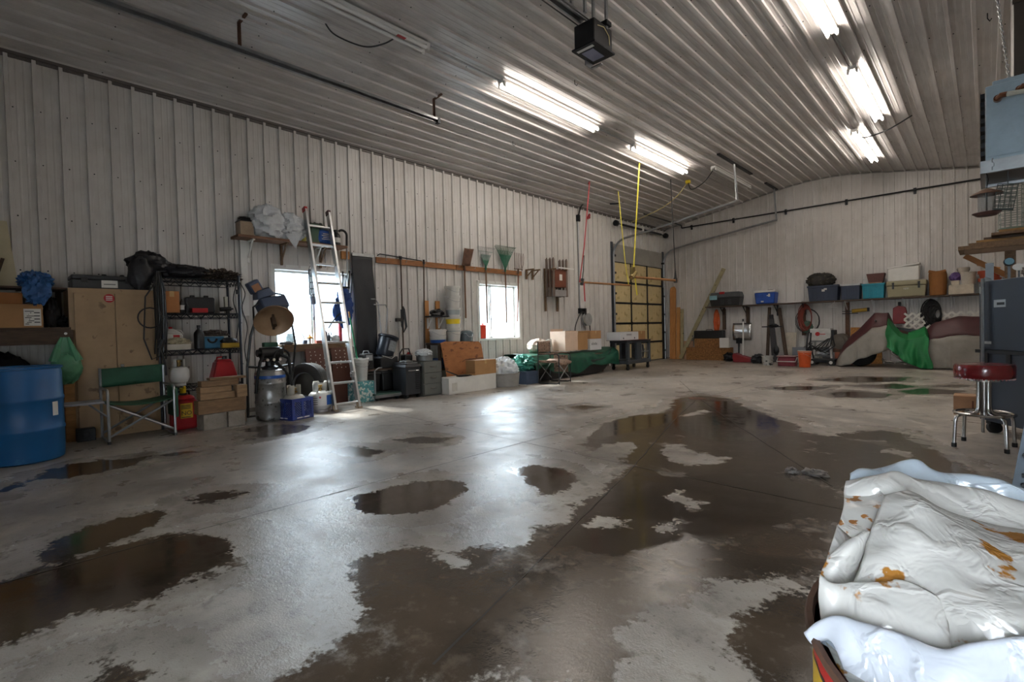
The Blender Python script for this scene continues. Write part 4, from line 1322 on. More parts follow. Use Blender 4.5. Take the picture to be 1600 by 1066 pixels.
b = MB(); b.cyl((0, .0, .36), (.0, 0, .44), .05, .04, 12); b.tube([(.0, -.07, .38), (.0, -.06, .46), (.0, .06, .46), (0, .07, .38)], .014, 6); obj('handle', b, m_black, t)

# blocks and timber offcuts in front of the shelving
m_block = M('concrete_block', '8d857b', .9, var=.2, scale=14, bump=.5, bscale=60)
b = MB(); b.box(-.1, .1, -.135, .135, 0, .19)
for q, (y, lab) in enumerate(((1.89, 'concrete block on the floor under the timbers, left of the pair'), (2.135, 'concrete block on the floor under the timbers, right of the pair'))):
    c = MB(); wd = .135 if q == 0 else .1
    c.box(-.1, .1, -wd, wd, 0, .19)
    solo('concrete_block', c, m_block, lab, 'block', (.99, y, 0), .12 if q == 0 else .05, 'concrete blocks under the timbers', bevel=.006, smooth=False)
m_lumber = M('used_lumber', '7c6044', .8, var=.3, scale=7, stretch=(5, 1, 5))
def lumber(label, x, y, z, sx, sy, sz, rz=0, mat=None):
    c = MB(); c.box(-sx / 2, sx / 2, -sy / 2, sy / 2, 0, sz)
    solo('timber_block', c, mat or m_lumber, label, 'timber', (x, y, z), rz, 'timber offcuts stacked by the shelving', bevel=.004, smooth=False)
lumber('long thick timber lying across the two concrete blocks', .99, 1.99, .192, .14, .55, .165, .08)
lumber('pale short timber above the long one, second layer left', .98, 1.95, .36, .13, .4, .08, .06, M('pale_lumber', '8f7355', .8, var=.25, stretch=(5, 1, 5)))
lumber('pale timber in the third layer of the stack', .97, 1.93, .443, .12, .36, .07, .1, M('pale_lumber', '8f7355'))
lumber('dark timber in the top layer of the stack', .97, 1.98, .516, .13, .42, .07, .06)
lumber('square timber end standing right of the third layer', 1.0, 2.215, .36, .14, .12, .15, .05, M('pale_lumber', '8f7355'))
lumber('flat dark board on the very top of the timber stack', .95, 2.08, .589, .12, .42, .03, .04)
lumber('timber on the floor behind the concrete blocks, lowest right', .78, 2.24, 0, .16, .16, .12, .1)
lumber('timber on the floor timber behind the blocks, second up', .78, 2.24, .122, .16, .15, .11, .0)
lumber('timber behind the blocks, third up', .78, 2.23, .235, .15, .16, .1, .1)
b = MB(); b.box(-.01, .015, -.045, .045, 0, 1.12); solo('wall_batten', b, m_whitepaint, 'white painted batten fixed upright on wall right of the shelving', 'batten', (.035, 2.64, 1.42), smooth=False)
# ------------------------------------------------------------------ steel keg, pump and dish heater
t = thing('steel_keg', 'dented galvanised keg barrel with blue band near the milk crate', 'keg', (.93, 2.615, 0))
m_keg = M('keg_steel', '8d8c8a', .4, .7, var=.25, scale=9, col2='5c5a57', thr=.6)
b = MB(); b.lathe([(.165, 0), (.185, .02), (.19, .05), (.19, .22), (.197, .23), (.197, .25), (.19, .26), (.19, .47), (.197, .48), (.197, .50), (.19, .51), (.188, .63), (.165, .66), (.05, .67), (.001, .67)], 36); obj('barrel', b, m_keg, t)
b = MB(); b.lathe([(.1915, .555), (.1915, .595)], 36); obj('blue_band', b, m_blue, t)
t = thing('air_pump', 'black pump motor with hoses sitting on top of the steel keg', 'pump', (.9, 2.63, .67))
b = MB(); b.cyl((0, -.12, .22), (0, .12, .22), .075, n=20); b.cyl((0, .12, .22), (0, .16, .22), .06, n=16); b.cyl((0, -.16, .22), (0, -.12, .22), .05, n=16); obj('motor', b, m_black, t)
b = MB(); b.box(-.05, .05, -.08, .1, .3, .36); obj('switch_box', b, m_green, t, bevel=.01)
b = MB(); b.lathe([(.1, 0), (.1, .03), (.06, .05), (.05, .15), (.03, .16)], 20); b.box(-.05, .05, -.1, .1, .1, .16); obj('stand', b, m_dark, t)
b = MB()
b.tube([(.05, -.1, .2), (.12, -.17, .1), (.1, -.2, -.1), (.08, -.22, -.3)], .02, 8); b.tube([(.05, .1, .2), (.12, .2, .14), (.1, .23, -.05), (.05, .26, -.35)], .022, 8)
b.tube([(.06, .05, .1), (.15, .12, .0), (.1, .2, -.1), (.02, .25, -.4)], .022, 8); b.tube(arc((.1, .12, .16), .1, -1, 3.5, 14, 'yz'), .014, 6)
obj('hose', b, m_rubber, t)
b = MB()
for y in (-.08, 0, .08): b.cyl((.06, y, .12), (.12, y + .01, .13), .02, n=10)
obj('fitting', b, m_chrome, t)

t = thing('dish_heater', 'beige dish heater head on a bent black tube stand against the window', 'heater', (.52, 2.78, 0))
b = MB(); b.tube([(0, -.32, 0), (-.02, -.30, .7), (.0, -.25, 1.12), (.0, -.16, 1.4)], .018, 8); b.tube([(.06, .30, .7), (.1, .32, 1.0), (.1, .27, 1.35), (.05, .22, 1.58)], .014, 8)
b.tube([(.0, -.3, .7), (.03, 0, .66), (.06, .3, .7)], .016, 8); b.tube([(-.05, .25, 0), (.06, .30, .7)], .016, 8); b.tube([(0, -.32, .012), (0, .3, .012)], .014, 8)
b.tube([(0, -.2, 1.34), (.05, -.22, 1.52), (.03, -.1, 1.60), (.0, -.02, 1.56)], .013, 8); b.tube([(.05, .22, 1.58), (.05, .2, 1.7), (.0, .02, 1.74)], .013, 8)
obj('tube_stand', b, m_black, t)
ax = Vector((.75, -.14, -.62)).normalized()
b = MB(); b.lathe([(.001, .10), (.08, .09), (.16, .06), (.22, .02), (.252, -.035), (.258, -.038), (.262, -.03), (.225, .035), (.16, .075), (.08, .105), (.001, .115)], 36, (.17, -.0, 1.34), tuple(-ax)); obj('dish', b, M('dish_beige', '9c7f62', .45, .3, var=.12), t)
b = MB(); b.bar((.14, 0, 1.38), (.25, -.03, 1.24), .03, .12); b.cyl((.14, 0, 1.36), (.24, -.02, 1.26), .035, n=12); obj('burner', b, M('burner_dark', '5b4a3c', .5, .4), t)
b = MB(); b.box(-.13, .10, -.19, .19, -.09, .10, Matrix.Rotation(-.5, 3, 'Y') @ Matrix.Rotation(.18, 3, 'X'), (.03, .05, 1.55)); obj('control_housing', b, M('slate_blue', '3f4c63', .5, var=.1), t, bevel=.025)
b = MB(); b.taper((-.1, .1, -.13, .13), (-.08, .08, -.09, .09), 0, .12); b.v = [tuple(Matrix.Rotation(.35, 3, 'X') @ Vector(p) + Vector((.02, -.06, 1.66))) for p in b.v]; obj('upper_housing', b, M('slate_blue', '3f4c63'), t, bevel=.015)
b = MB(); b.box(-.07, .07, -.11, .05, 0, .17, Matrix.Rotation(.5, 3, 'X'), (.02, -.12, 1.74)); obj('reflector_box', b, M('slate_blue', '3f4c63'), t, bevel=.02)
b = MB(); b.box(.07, .075, -.085, .02, .02, .12, Matrix.Rotation(.5, 3, 'X'), (.02, -.12, 1.74)); obj('copper_panel', b, M('copper_panel', 'a67a5c', .4, .5), t, smooth=False)
b = MB(); b.box(-.05, .05, -.02, .02, 1.45, 1.75); obj('neck', b, m_black, t)

# tyre behind the crate
n = Vector((.44, -.89, .08)).normalized()
q = Vector((0, 0, 1)).rotation_difference(n).to_matrix()
t = thing('car_tire', 'used car tyre on a grey rim standing behind the milk crate', 'tire', (.40, 3.36, .345))
b = MB(); b.lathe([(.205, -.095), (.24, -.105), (.30, -.105), (.335, -.09), (.345, -.07), (.345, .07), (.335, .09), (.30, .105), (.24, .105), (.205, .095), (.2, 0), (.205, -.095)], 48, (0, 0, 0), tuple(n)); obj('tire', b, M('tire_rubber', '2e2c2a', .7, var=.15), t)
b = MB()
for k in range(-2, 3):
    b.lathe([(.3455, k * .028 - .009), (.349, k * .028 - .008), (.349, k * .028 + .008), (.3455, k * .028 + .009)], 48, (0, 0, 0), tuple(n))
obj('tread_rib', b, M('tread_rubber', '4a4742', .75, var=.2), t)
b = MB(); b.lathe([(.2, -.09), (.19, -.08), (.185, .05), (.2, .09), (.205, .095), (.195, .06), (.16, .03), (.07, .055), (.05, .05), (.001, .05)], 36, (0, 0, 0), tuple(n)); r_ = obj('rim', b, m_steel, t)
b = MB()
for k in range(8):
    a = k * PI / 4
    c = q @ Vector((.125 * math.cos(a), .125 * math.sin(a), .045))
    b.cyl(c, c + n * .006, .025, n=10)
obj('vent_hole', b, m_black, r_)

# milk crate with its tank
t = thing('milk_crate', 'blue plastic milk crate on the floor with a propane tank inside', 'crate', (1.13, 2.84, 0), .28)
m_crate = M('crate_blue', '25387c', .4, var=.1)
S, Hc = .168, .28
b = MB(); b.box(-S, S, -S, S, 0, .015); obj('base', b, m_crate, t, smooth=False)
def crate_side(rot, deep=False):
    b = MB()
    b.box(S - .014, S, -S, S, Hc - .045, Hc); b.box(S - .014, S, -S, S, .0, .05)
    for y in (-S + .018, 0, S - .018): b.box(S - .016, S + .002, y - .018, y + .018, 0, Hc)
    for h in (-1, 1):
        c0 = h * S / 2
        for k in range(-3, 7):
            for sg in (-1, 1):
                z0_, y0_ = .05, c0 - .066 + k * .033
                pts = [(y0_ + sg * d if sg > 0 else y0_ + .1 - d, .05 + d) for d in (0, .185)]
                ya, za, yb, zb = pts[0][0], pts[0][1], pts[1][0], pts[1][1]
                lo, hi = c0 - .07, c0 + .07
                # clip the diagonal bar to the bay
                def cl(y, ya=ya, yb=yb, za=za, zb=zb):
                    tt = (y - ya) / (yb - ya)
                    return za + (zb - za) * tt
                a_, b_ = max(min(ya, yb), lo), min(max(ya, yb), hi)
                if b_ - a_ < .015:
                    continue
                b.bar((S - .007, a_, cl(a_)), (S - .007, b_, cl(b_)), .008, .008)
    b.v = [tuple(Rz(rot) @ Vector(p)) for p in b.v]
    return b
for k in range(4):
    s_ = obj('lattice_side', crate_side(k * PI / 2), m_crate, t, smooth=False)
for rot, ln in ((0, .2), (-PI / 2, .14)):
    c_ = MB(); c_.box(S + .0005, S + .002, -ln / 2, ln / 2, .018, .034); c_.v = [tuple(Rz(rot) @ Vector(p)) for p in c_.v]
    obj('printed_strip', c_, m_paper, t, smooth=False)
propane('white propane tank standing inside the blue milk crate', 1.13, 2.84, .018, .145, .43, M('tank_cream', 'bdb8aa', .4, var=.12), rz=.3)
propane('white propane tank with blue printed label right of the milk crate', .86, 3.33, 0, .165, .44, m_tank, True, rz=-.1)

# pegboards
t0 = None
m_peg = M('brown_hardboard', '5b3326', .5, var=.15, scale=4)
for i, (ya, yb, lab) in enumerate(((3.42, 3.80, 'brown perforated hardboard panel leaning under window, left of the ladder rail'), (3.84, 4.16, 'brown perforated hardboard panel leaning under window, seen through the ladder rungs'))):
    t = thing('pegboard', lab, 'panel', (.28, (ya + yb) / 2, 0), 0, 'hardboard panels under the window')
    t.rotation_euler = (0, -.08, 0)
    w_ = (yb - ya) / 2
    b = MB(); b.box(0, .02, -w_, w_, 0, .90); obj('board', b, m_peg, t, smooth=False)
    b = MB()
    for r_ in range(6):
        for c_ in range(4):
            if (r_ + c_ * 2 + i) % 5 == 4 or (i == 1 and c_ == 3): continue
            b.cyl((.0202, -w_ + .07 + c_ * .075 + .01 * (r_ % 2), .85 - r_ * .055), (.0215, -w_ + .07 + c_ * .075 + .01 * (r_ % 2), .85 - r_ * .055), .009, n=8)
    obj('peg_hole', b, M('hole_pale', 'd9d3c8', .7), t, smooth=False)
    b = MB(); b.box(-.02, 0, -w_, -w_ + .03, 0, .9); b.box(-.02, 0, w_ - .03, w_, 0, .9); obj('edge_batten', b, m_peg, t, smooth=False)

# aluminium ladder
t = thing('extension_ladder', 'aluminium ladder leaning on the wall in front of the window', 'ladder', (1.04, 3.65, 0))
lean = Vector((-.80, .02, 3.06))
Ld = lean.length
for s in (-1, 1):
    p0 = Vector((0, s * .19, 0)); p1 = p0 + lean
    b = MB(); b.bar(p0, p1, .032, .098, up=(1, 0, .26)); obj('rail', b, m_alu, t, smooth=False)
    b = MB(); b.bar(p1 - lean * .012, p1 + lean * .012, .05, .095, up=(1, 0, .26)); obj('rail_cap', b, m_red if s < 0 else M('dark_red_cap', '3d1a1c', .5), t, bevel=.006)
    b = MB(); b.box(-.06, .06, s * .19 - .03, s * .19 + .03, 0, .025); b.box(-.02, .02, s * .19 - .032, s * .19 + .032, .0, .09); obj('foot', b, M('worn_foot', '8d7c68', .7), t, smooth=False)
for k in range(10):
    f_ = (.09 + k * .302) / 3.06
    c = lean * f_
    b = MB(); b.cyl(c + Vector((0, -.19, 0)), c + Vector((0, .19, 0)), .018, n=10); b.box(c.x - .02, c.x + .02, -.18, .18, c.z - .004, c.z + .016); obj('rung', b, m_alu, t)
c = lean * .17
b = MB(); b.box(c.x, c.x + .06, .14, .18, c.z - .06, c.z + .03); b.cyl((c.x + .04, .12, c.z), (c.x + .04, .2, c.z), .012, n=8); obj('rung_lock', b, m_steel, t)

# ------------------------------------------------------------------ high shelf over the window
t = thing('wall_shelf', 'long wooden shelf on brackets high on the wall above window', 'shelf', (.0, 3.3, 2.52))
b = MB(); b.box(.021, .33, -.82, .83, 0, .035); obj('board', b, M('shelf_board', '6e4d37', .7, var=.25, stretch=(5, 1, 5)), t, smooth=False)
for y, mt in ((-.6, m_whitepaint), (-.12, m_oldwood), (.5, m_oldwood), (.42, m_whitepaint)):
    b = MB(); b.bar((.04, y, -.32), (.04, y, 0), .03, .03, up=(1, 0, 0)); b.bar((.02, y, -.014), (.3, y, -.014), .03, .02); b.bar((.05, y, -.25), (.24, y, -.02), .02, .015); obj('bracket', b, mt, t, smooth=False)
Z = 2.556
t = thing('metal_box', 'tan metal box with black lid at the left end of high shelf', 'box', (.18, 2.62, Z))
b = MB(); b.box(-.1, .1, -.09, .09, 0, .2); obj('body', b, M('tan_box', '8e7a63', .5), t, bevel=.006, smooth=False)
b = MB(); b.taper((-.11, .11, -.1, .1), (-.07, .07, -.06, .06), .2, .24); b.blob((0, 0, .25), (.08, .09, .03), .3, 4, 51, 18, 10); obj('lid', b, m_black, t)
m_whbag = film_mat('white_bag_film', 'cfd3d6', .93)
m_whbag2 = M('white_bag', 'bfc3c6', .4, var=.12, scale=5, bump=.5, bscale=16)
solo('plastic_bag', MB().blob((0, 0, .23), (.165, .25, .25), .26, 2.6, 53, 40, 28, flat=0, ridge=True), m_whbag2, 'bulging white plastic bag on high shelf, left of the pair', 'bag', (.2, 2.93, Z), group=None)
b = MB(); b.blob((0, 0, .19), (.155, .23, .22), .26, 2.6, 57, 40, 28, flat=0, ridge=True); b.add([(.1, -.12, .08), (.165, .1, .08), (.17, .0, -.14), (.15, -.02, .1), (.13, .02, .06)], [(0, 2, 1), (0, 3, 2), (3, 1, 2), (0, 1, 3)])
solo('plastic_bag', b, m_whbag2, 'white plastic bag on high shelf with its corner hanging over edge', 'bag', (.2, 3.26, Z))
b = MB(); b.taper((-.02, .02, -.09, .09), (-.01, .01, -.02, .02), 0, .12); solo('red_funnel', b, m_red, 'red plastic piece showing behind the white bags on high shelf', 'funnel', (.05, 3.17, Z + .0))
b = bottle('squat yellow-green can beside the white bag on high shelf', .2, 3.46, Z, .045, .13, M('can_olive', 'a8a03c', .4), m_dark, .6, 'can', 'can')
b = MB(); b.tube([(0, -.08, .012), (.02, -.02, .05), (.01, .05, .02), (0, .08, .012)], .011, 6); solo('white_hose', b, m_white, 'short white hose end on the high shelf left of ladder', 'hose', (.22, 3.54, Z))
t = thing('detergent_bag', 'blue bag with white print on high shelf behind the ladder', 'bag', (.2, 3.79, Z))
b = MB(); b.blob((0, 0, .11), (.08, .13, .125), .08, 3, 59, 26, 18, flat=0, pw=.6); obj('bag', b, m_blue, t)
b = MB()
for k in range(4): b.box(.082, .088, -.07 + .02 * (k % 2), .07 - .02 * (k % 2), .07 + k * .028, .08 + k * .028)
obj('print_line', b, m_paper, t, smooth=False)
solo('duffel_bag', MB().blob((0, 0, .17), (.1, .2, .18), .2, 3, 61, 30, 20, flat=0), M('olive_duffel', '3a4038', .8, var=.3), 'dark olive duffel at the back of high shelf behind the ladder', 'bag', (.12, 3.72, Z))
bottle('black jug with white label at the right end of high shelf', .2, 4.0, Z, .07, .26, m_black, m_black, .4, band=m_paper)
b = MB(); b.box(-.05, .05, -.07, .07, 0, .3); solo('green_tin', b, M('tin_green', '2a4a35', .5), 'dark green tin beside the blue bag on high shelf', 'tin', (.21, 3.63, Z), bevel=.006)

# ------------------------------------------------------------------ sill of window 1
t = thing('sill_board', 'weathered wooden board lying along the sill of the window behind ladder', 'board', (.02, 3.55, .95))
b = MB(); b.box(-.10, .13, -.42, .58, 0, .025); obj('board', b, m_oldwood, t, smooth=False)
b = MB(); b.box(.105, .13, -.42, .58, -.09, 0); obj('apron', b, m_oldwood, t, smooth=False)
Z = .976
t = thing('glass_jar', 'clear glass jug on the sill under the dish heater', 'jar', (.03, 3.27, Z))
b = MB(); b.lathe([(.055, 0), (.06, .01), (.06, .12), (.045, .15), (.05, .17)], 20); obj('jar', b, M('jar_glass', 'c6ccca', .15, trans=.7), t, solid=.003)
b = MB(); b.tube(arc((0, .06, .09), .04, -PI / 2, PI / 2, 8, 'yz'), .007, 6); obj('handle', b, M('jar_glass', 'c6ccca'), t)
b = MB(); b.blob((0, 0, .02), (.06, .1, .03), .4, 6, 63, 20, 10, flat=0); solo('rag', b, M('grey_rag', '4d4b4a', .9), 'dark rag on the sill beside the glass jug', 'rag', (.06, 3.20, Z - .027 + .028))
t = thing('small_pot', 'small dark pot with a bent stick on the sill', 'pot', (.04, 3.50, Z))
b = MB(); b.taper((-.03, .03, -.03, .03), (-.035, .035, -.035, .035), 0, .06); obj('pot', b, M('slate_blue', '3f4c63'), t, bevel=.006)
b = MB(); b.tube([(0, 0, .05), (0, -.02, .12), (0, -.05, .17)], .006, 6); obj('stick', b, m_dark, t)
t = thing('sill_gadget', 'small orange gadget with a round cap on the sill', 'gadget', (.04, 3.58, Z))
b = MB(); b.cyl((0, 0, 0), (0, 0, .09), .022, n=12); obj('body', b, m_white, t)
b = MB(); b.lathe([(.05, .08), (.052, .1), (.03, .125), (.001, .13)], 16); b.cyl((0, 0, .12), (0, 0, .15), .012, n=8); obj('cap', b, M('amber_plastic', 'c98a2b', .4), t)
b = MB(); b.box(-.03, .03, -.045, .045, 0, .05); solo('red_brick_piece', b, M('brick_red', '8d4a36', .85, var=.2), 'small red brick piece at the middle of the sill', 'brick', (.05, 3.72, Z))
bottle('dark bottle with a pointed nozzle on the sill behind the ladder rail', .05, 3.83, Z, .042, .25, m_dark, m_black, .28)
bottle('second dark bottle close behind the ladder rail on sill', .0, 3.92, Z, .035, .17, m_char, m_black, .3)
b = MB(); b.cyl((0, 0, 0), (0, 0, .33), .032, n=14); b.cyl((0, 0, .33), (0, 0, .345), .034, n=14); solo('red_tube', b, M('pink_red_tube', 'b83444', .45), 'tall pink-red tube standing on the right end of sill', 'tube', (.05, 4.10, Z))
solo('white_sack', MB().blob((0, 0, .06), (.06, .08, .08), .2, 4, 67, 22, 14, flat=0), m_whbag2, 'small white sack on the sill beside the red tube', 'sack', (.05, 4.0, Z))
b = MB(); b.tube([(0, 0, 0), (0, .015, .1), (0, .0, .19)], .008, 6); b.cyl((0, 0, 0), (0, 0, .05), .025, n=10); b.tube([(0, .01, .12), (0, .05, .05), (0, .06, .0)], .005, 5); solo('trigger_sprayer', b, m_dark, 'dark sprayer with a thin pipe on sill near the red tube', 'sprayer', (-.03, 3.97, Z))
b = cable('', [(.12, 3.86, 1.22), (.16, 3.98, 1.40), (.16, 4.10, 1.47), (.14, 4.22, 1.44), (.1, 4.28, 1.42)], .012, None, None, None)
solo('black_hose', b, m_black, 'black hose arching across the window from ladder to the blue bag', 'hose')
# hanging wire bird feeder
t = thing('bird_feeder', 'wire tube bird feeder with small cup hanging in the window', 'feeder', (.12, 3.62, 1.60))
b = MB(); r_ = .055
for k in range(10):
    a = 2 * PI * k / 10
    b.tube([(r_ * math.cos(a), r_ * math.sin(a), .15), (r_ * math.cos(a), r_ * math.sin(a), .55)], .0045, 5)
for z in (.15, .25, .35, .45, .55):
    b.tube(arc((0, 0, z), r_, 0, 2 * PI * 19 / 20, 19, 'xy'), .0045, 5, closed=True)
obj('wire_cage', b, m_dark, t)
b = MB(); b.lathe([(.04, 0), (.055, .12), (.06, .13), (.052, .125), (.038, .01)], 20); obj('cup', b, M('cup_grey', '7c8291', .4), t)
b = MB(); b.tube([(0, -.055, .55), (0, -.04, .6), (0, 0, .62), (0, .04, .6), (0, .055, .55)], .004, 6); b.tube([(0, 0, .62), (-.03, 0, .66), (-.085, 0, .67)], .004, 6); obj('bail', b, m_dark, t)

# ------------------------------------------------------------------ between the window and filing cabinet
t = thing('folded_umbrellas', 'bundle of folded chairs with blue fabric hanging beside the window', 'chairs', (.10, 4.13, 1.28))
for k, (y, dz) in enumerate(((-.1, .0), (-.04, .04), (.02, -.02), (.08, .06), (.12, .02))):
    b = MB(); b.tube([(.02 * (k % 2), y, .05), (.0, y + .03, .45), (.02, y + .05, .8 + dz)], .010, 6); b.cyl((.02, y + .05, .8 + dz), (.02, y + .05, .84 + dz), .015, n=8); obj('rod', b, m_dark, t)
b = MB(); b.blob((0, .03, .27), (.07, .14, .30), .35, 5, 71, 30, 24, ridge=True); b.blob((0, -.11, .2), (.04, .07, .14), .3, 5, 72, 22, 14); obj('blue_fabric', b, M('royal_cloth', '1d3f7d', .7, var=.25), t)
b = MB(); b.box(-.08, .04, -.02, .12, .6, .63); obj('hook_bar', b, m_dark, t)
t = thing('shepherd_crook', 'tall thin steel pole with black hooked handle left of the black mat', 'pole', (.10, 4.22, 0))
b = MB(); b.tube([(0, .0, .0), (0, .02, 2.65)], .014, 8); obj('shaft', b, m_steel, t)
b = MB(); b.tube([(0, .02, 2.6), (0, .025, 2.75)] + arc((0, -.055, 2.77), .08, 0, PI * .75, 8, 'yz'), .02, 8); obj('grip', b, m_black, t)
b = MB(); b.box(0, .05, -.08, .06, -.07, .06); solo('wood_block', b, m_woodz, 'short wooden block screwed to wall left of the black mat', 'block', (.021, 4.24, 2.45), smooth=False)
t = thing('rubber_mat', 'long black rubber mat hanging on the wall from the tool board', 'mat', (.05, 4.56, 0))
b = MB(); b.grid(lambda u, v: (.012 + .02 * math.sin(2.5 * PI * u) * (1 - v) + .015 * mnoise.noise(Vector((u * 3, v * 5, 2))), (-.20 + .40 * u) * (1 - .0 * v) + .02 * math.sin(PI * v * 1.5) , .62 + 1.85 * v), 14, 30)
obj('sheet', b, M('mat_rubber', '202226', .55, var=.3, scale=3, bump=.15, bscale=20), t, solid=.008)
b = MB(); b.box(.0, .03, -.21, .21, 2.45, 2.50); obj('top_bar', b, m_steel, t, smooth=False)
t = thing('push_broom', 'green broom leaning with its bristles down by the ladder', 'broom', (.52, 4.17, 0))
b = MB(); b.cyl((0, .06, .06), (-.12, -.08, 1.40), .012, n=8); obj('handle', b, M('broom_green', '2f8a63', .4), t)
b = MB(); b.cyl((-.12, -.08, 1.38), (-.128, -.09, 1.48), .014, n=8); obj('handle_tip', b, m_wood, t)
b = MB(); b.taper((-.03, .03, -.02, .12), (-.02, .02, .03, .09), 0, .12); obj('bristles', b, M('straw', 'a98c57', .9, var=.3, scale=30), t)
def pail(name, label, x, y, z, r0, r1, h, mat, group=None, handle=True, cat='bucket', lid=None, rim=True, band=None, rz=0):
    t = thing(name, label, cat, (x, y, z), rz, group)
    b = MB()
    prof = [(r0 * .97, 0), (r0, .008), (r0 + (r1 - r0) * .8, h * .8)]
    if rim: prof += [(r1 + .006, h * .81), (r1 + .006, h * .84), (r1, h * .85), (r1 + .004, h * .9), (r1 + .004, h * .93)]
    prof += [(r1, h * .94), (r1 + .012, h * .95), (r1 + .012, h), (r1 - .004, h)]
    if lid is None: prof += [(r0 - .004, .02), (.001, .02)]
    else: prof += [(r1 - .01, h - .008), (.001, h - .008)]
    b.lathe(prof, 28); obj('body', b, mat, t)
    if lid is not None:
        b = MB(); b.lathe([(r1 + .01, h - .03), (r1 + .01, h + .004), (r1 - .015, h + .006), (r1 - .02, h), (.001, h)], 28); obj('lid', b, lid, t)
    if handle:
        b = MB(); b.tube([(0, -r1 - .005, h * .88)] + [(r1 * .95 * math.sin(a) + .02, -math.cos(a) * (r1 + .006), h * .88 - .1 * math.sin(a)) for a in (.5, 1, 1.57, 2.1, 2.6)] + [(0, r1 + .005, h * .88)], .0035, 5); obj('bail', b, m_steel, t)
    if band:
        b = MB()
        for z0_, z1_, mt_ in band:
            c = MB(); f0 = r0 + (r1 - r0) * z0_ + .0015; f1 = r0 + (r1 - r0) * z1_ + .0015
            c.lathe([(f0, z0_ * h), (f1, z1_ * h)], 28); obj('printed_band', c, mt_, t)
    return t
pail('bucket', 'white bucket behind the ladder foot left of the black mat', .42, 4.22, .345, .12, .145, .37, M('bucket_white', 'c3c5c2', .45))
t = carton('detergent_box', 'teal and white printed carton on the floor under the white bucket', .45, 4.22, 0, .3, .30, .34, M('teal_print', '4d8f93', .6, var=.35, scale=14, col2='c9cfc9', thr=.55), tape=False)
t.rotation_euler = (0, 0, .1)
t = thing('flat_cart', 'low flat cart frame with green deck under the black bins', 'cart', (.45, 4.72, 0))
b = MB(); b.box(-.30, .22, -.37, .12, .09, .12); obj('deck', b, M('green_deck', '2c4a42', .6), t, smooth=False)
b = MB(); b.box(.2, .24, -.38, .12, .05, .10); b.box(-.34, -.3, -.38, .12, .05, .10); b.box(-.34, .24, -.02, .02, .06, .09); obj('side_rail', b, m_steel, t, smooth=False)
b = MB(); b.tube([(.19, -.35, .12), (.19, -.35, .50), (.19, -.28, .54), (.16, -.2, .54)], .014, 8); obj('handle', b, m_steel, t)
for x in (-.25, .18):
    for y in (-.32, .07):
        b = MB(); b.cyl((x, y - .012, .045), (x, y + .012, .045), .045, n=14); obj('caster', b, m_rubber, t)
t = thing('low_table', 'low dark table standing over the black bins under the toolbox', 'table', (.32, 4.72, .122))
b = MB(); b.box(-.2, .09, -.44, .26, .36, .39); obj('top', b, m_darkwood, t, smooth=False)
for x in (-.18, .07):
    for y in (-.42, .24):
        b = MB(); b.box(x - .015, x + .015, y - .015, y + .015, 0, .36); obj('leg', b, m_dark, t, smooth=False)
def bin_(label, x, y, z, sx, sy, h, mat=None, cat='bin'):
    t = thing('storage_bin', label, cat, (x, y, z), 0, None)
    b = MB(); b.taper((-sx * .44, sx * .44, -sy * .44, sy * .44), (-sx / 2, sx / 2, -sy / 2, sy / 2), 0, h * .9); obj('body', b, mat or m_black, t, bevel=.02)
    b = MB(); b.box(-sx / 2 - .012, sx / 2 + .012, -sy / 2 - .012, sy / 2 + .012, h * .88, h); obj('lid', b, mat or m_black, t, bevel=.01, smooth=False)
    return t
bin_('black storage bin under the low table, left of the pair', .30, 4.48, .122, .2, .28, .33)
bin_('black storage bin under the low table, right of the pair', .30, 4.80, .122, .2, .28, .33)
t = thing('battery_charger', 'black charger box with silver label standing on low table', 'charger', (.30, 4.42, .512))
b = MB(); b.box(-.1, .1, -.09, .09, 0, .26); obj('body', b, m_black, t, bevel=.02, smooth=False)
b = MB(); b.box(-.08, .08, -.07, .07, .262, .266); b.box(.101, .104, -.06, .06, .15, .24); obj('label', b, M('silver_label', 'a2a6a8', .4, .4), t, smooth=False)
b = MB(); b.tube([(0, -.06, .26), (0, -.04, .31), (0, .04, .31), (0, .06, .26)], .01, 6); obj('handle', b, m_steel, t)
t = thing('garbage_tub', 'tilted dark blue-black plastic tub with a pale label on the low table', 'tub', (.28, 4.80, .512))
R_ = Matrix.Rotation(-.30, 3, 'X')
b = MB(); b.lathe([(.13, 0), (.15, .03), (.165, .32), (.18, .33), (.18, .36), (.165, .37), (.13, .38), (.001, .385)], 28); b.v = [tuple(R_ @ Vector(p) + Vector((0, -.02, .20))) for p in b.v]; obj('tub', b, M('navy_black', '1d222c', .35), t)
b = MB(); b.grid(lambda u, v: (.166 * math.cos(-.3 + 1.1 * u), .166 * math.sin(-.3 + 1.1 * u), .1 + .18 * v), 8, 1); b.v = [tuple(R_ @ Vector(p) + Vector((0, -.02, .20))) for p in b.v]; obj('label', b, M('worn_label', '777c80', .6, var=.3, scale=30), t)
b = MB(); b.box(-.16, .17, -.19, .15, 0, .2); obj('base_bin', b, m_black, t, bevel=.02, smooth=False)
b = MB(); b.tube([(.165, -.16, .22), (.2, 0, .16), (.165, .16, .24)], .005, 6); obj('bail', b, m_steel, t)
t = thing('cooker_box', 'charcoal wheeled cooker box with a chrome front handle', 'cooker', (.63, 5.0, 0))
b = MB(); b.box(-.2, .2, -.16, .14, .06, .52); obj('body', b, M('charcoal_enamel', '2c2f33', .4), t, bevel=.012, smooth=False)
b = MB(); b.taper((-.22, .22, -.18, .17), (-.18, .20, -.15, .14), .52, .58); obj('lid', b, m_black, t, bevel=.012)
b = MB(); b.tube([(.22, -.12, .47), (.24, -.1, .47), (.24, .09, .47), (.22, .11, .47)], .008, 6); obj('handle', b, m_chrome, t)
b = MB()
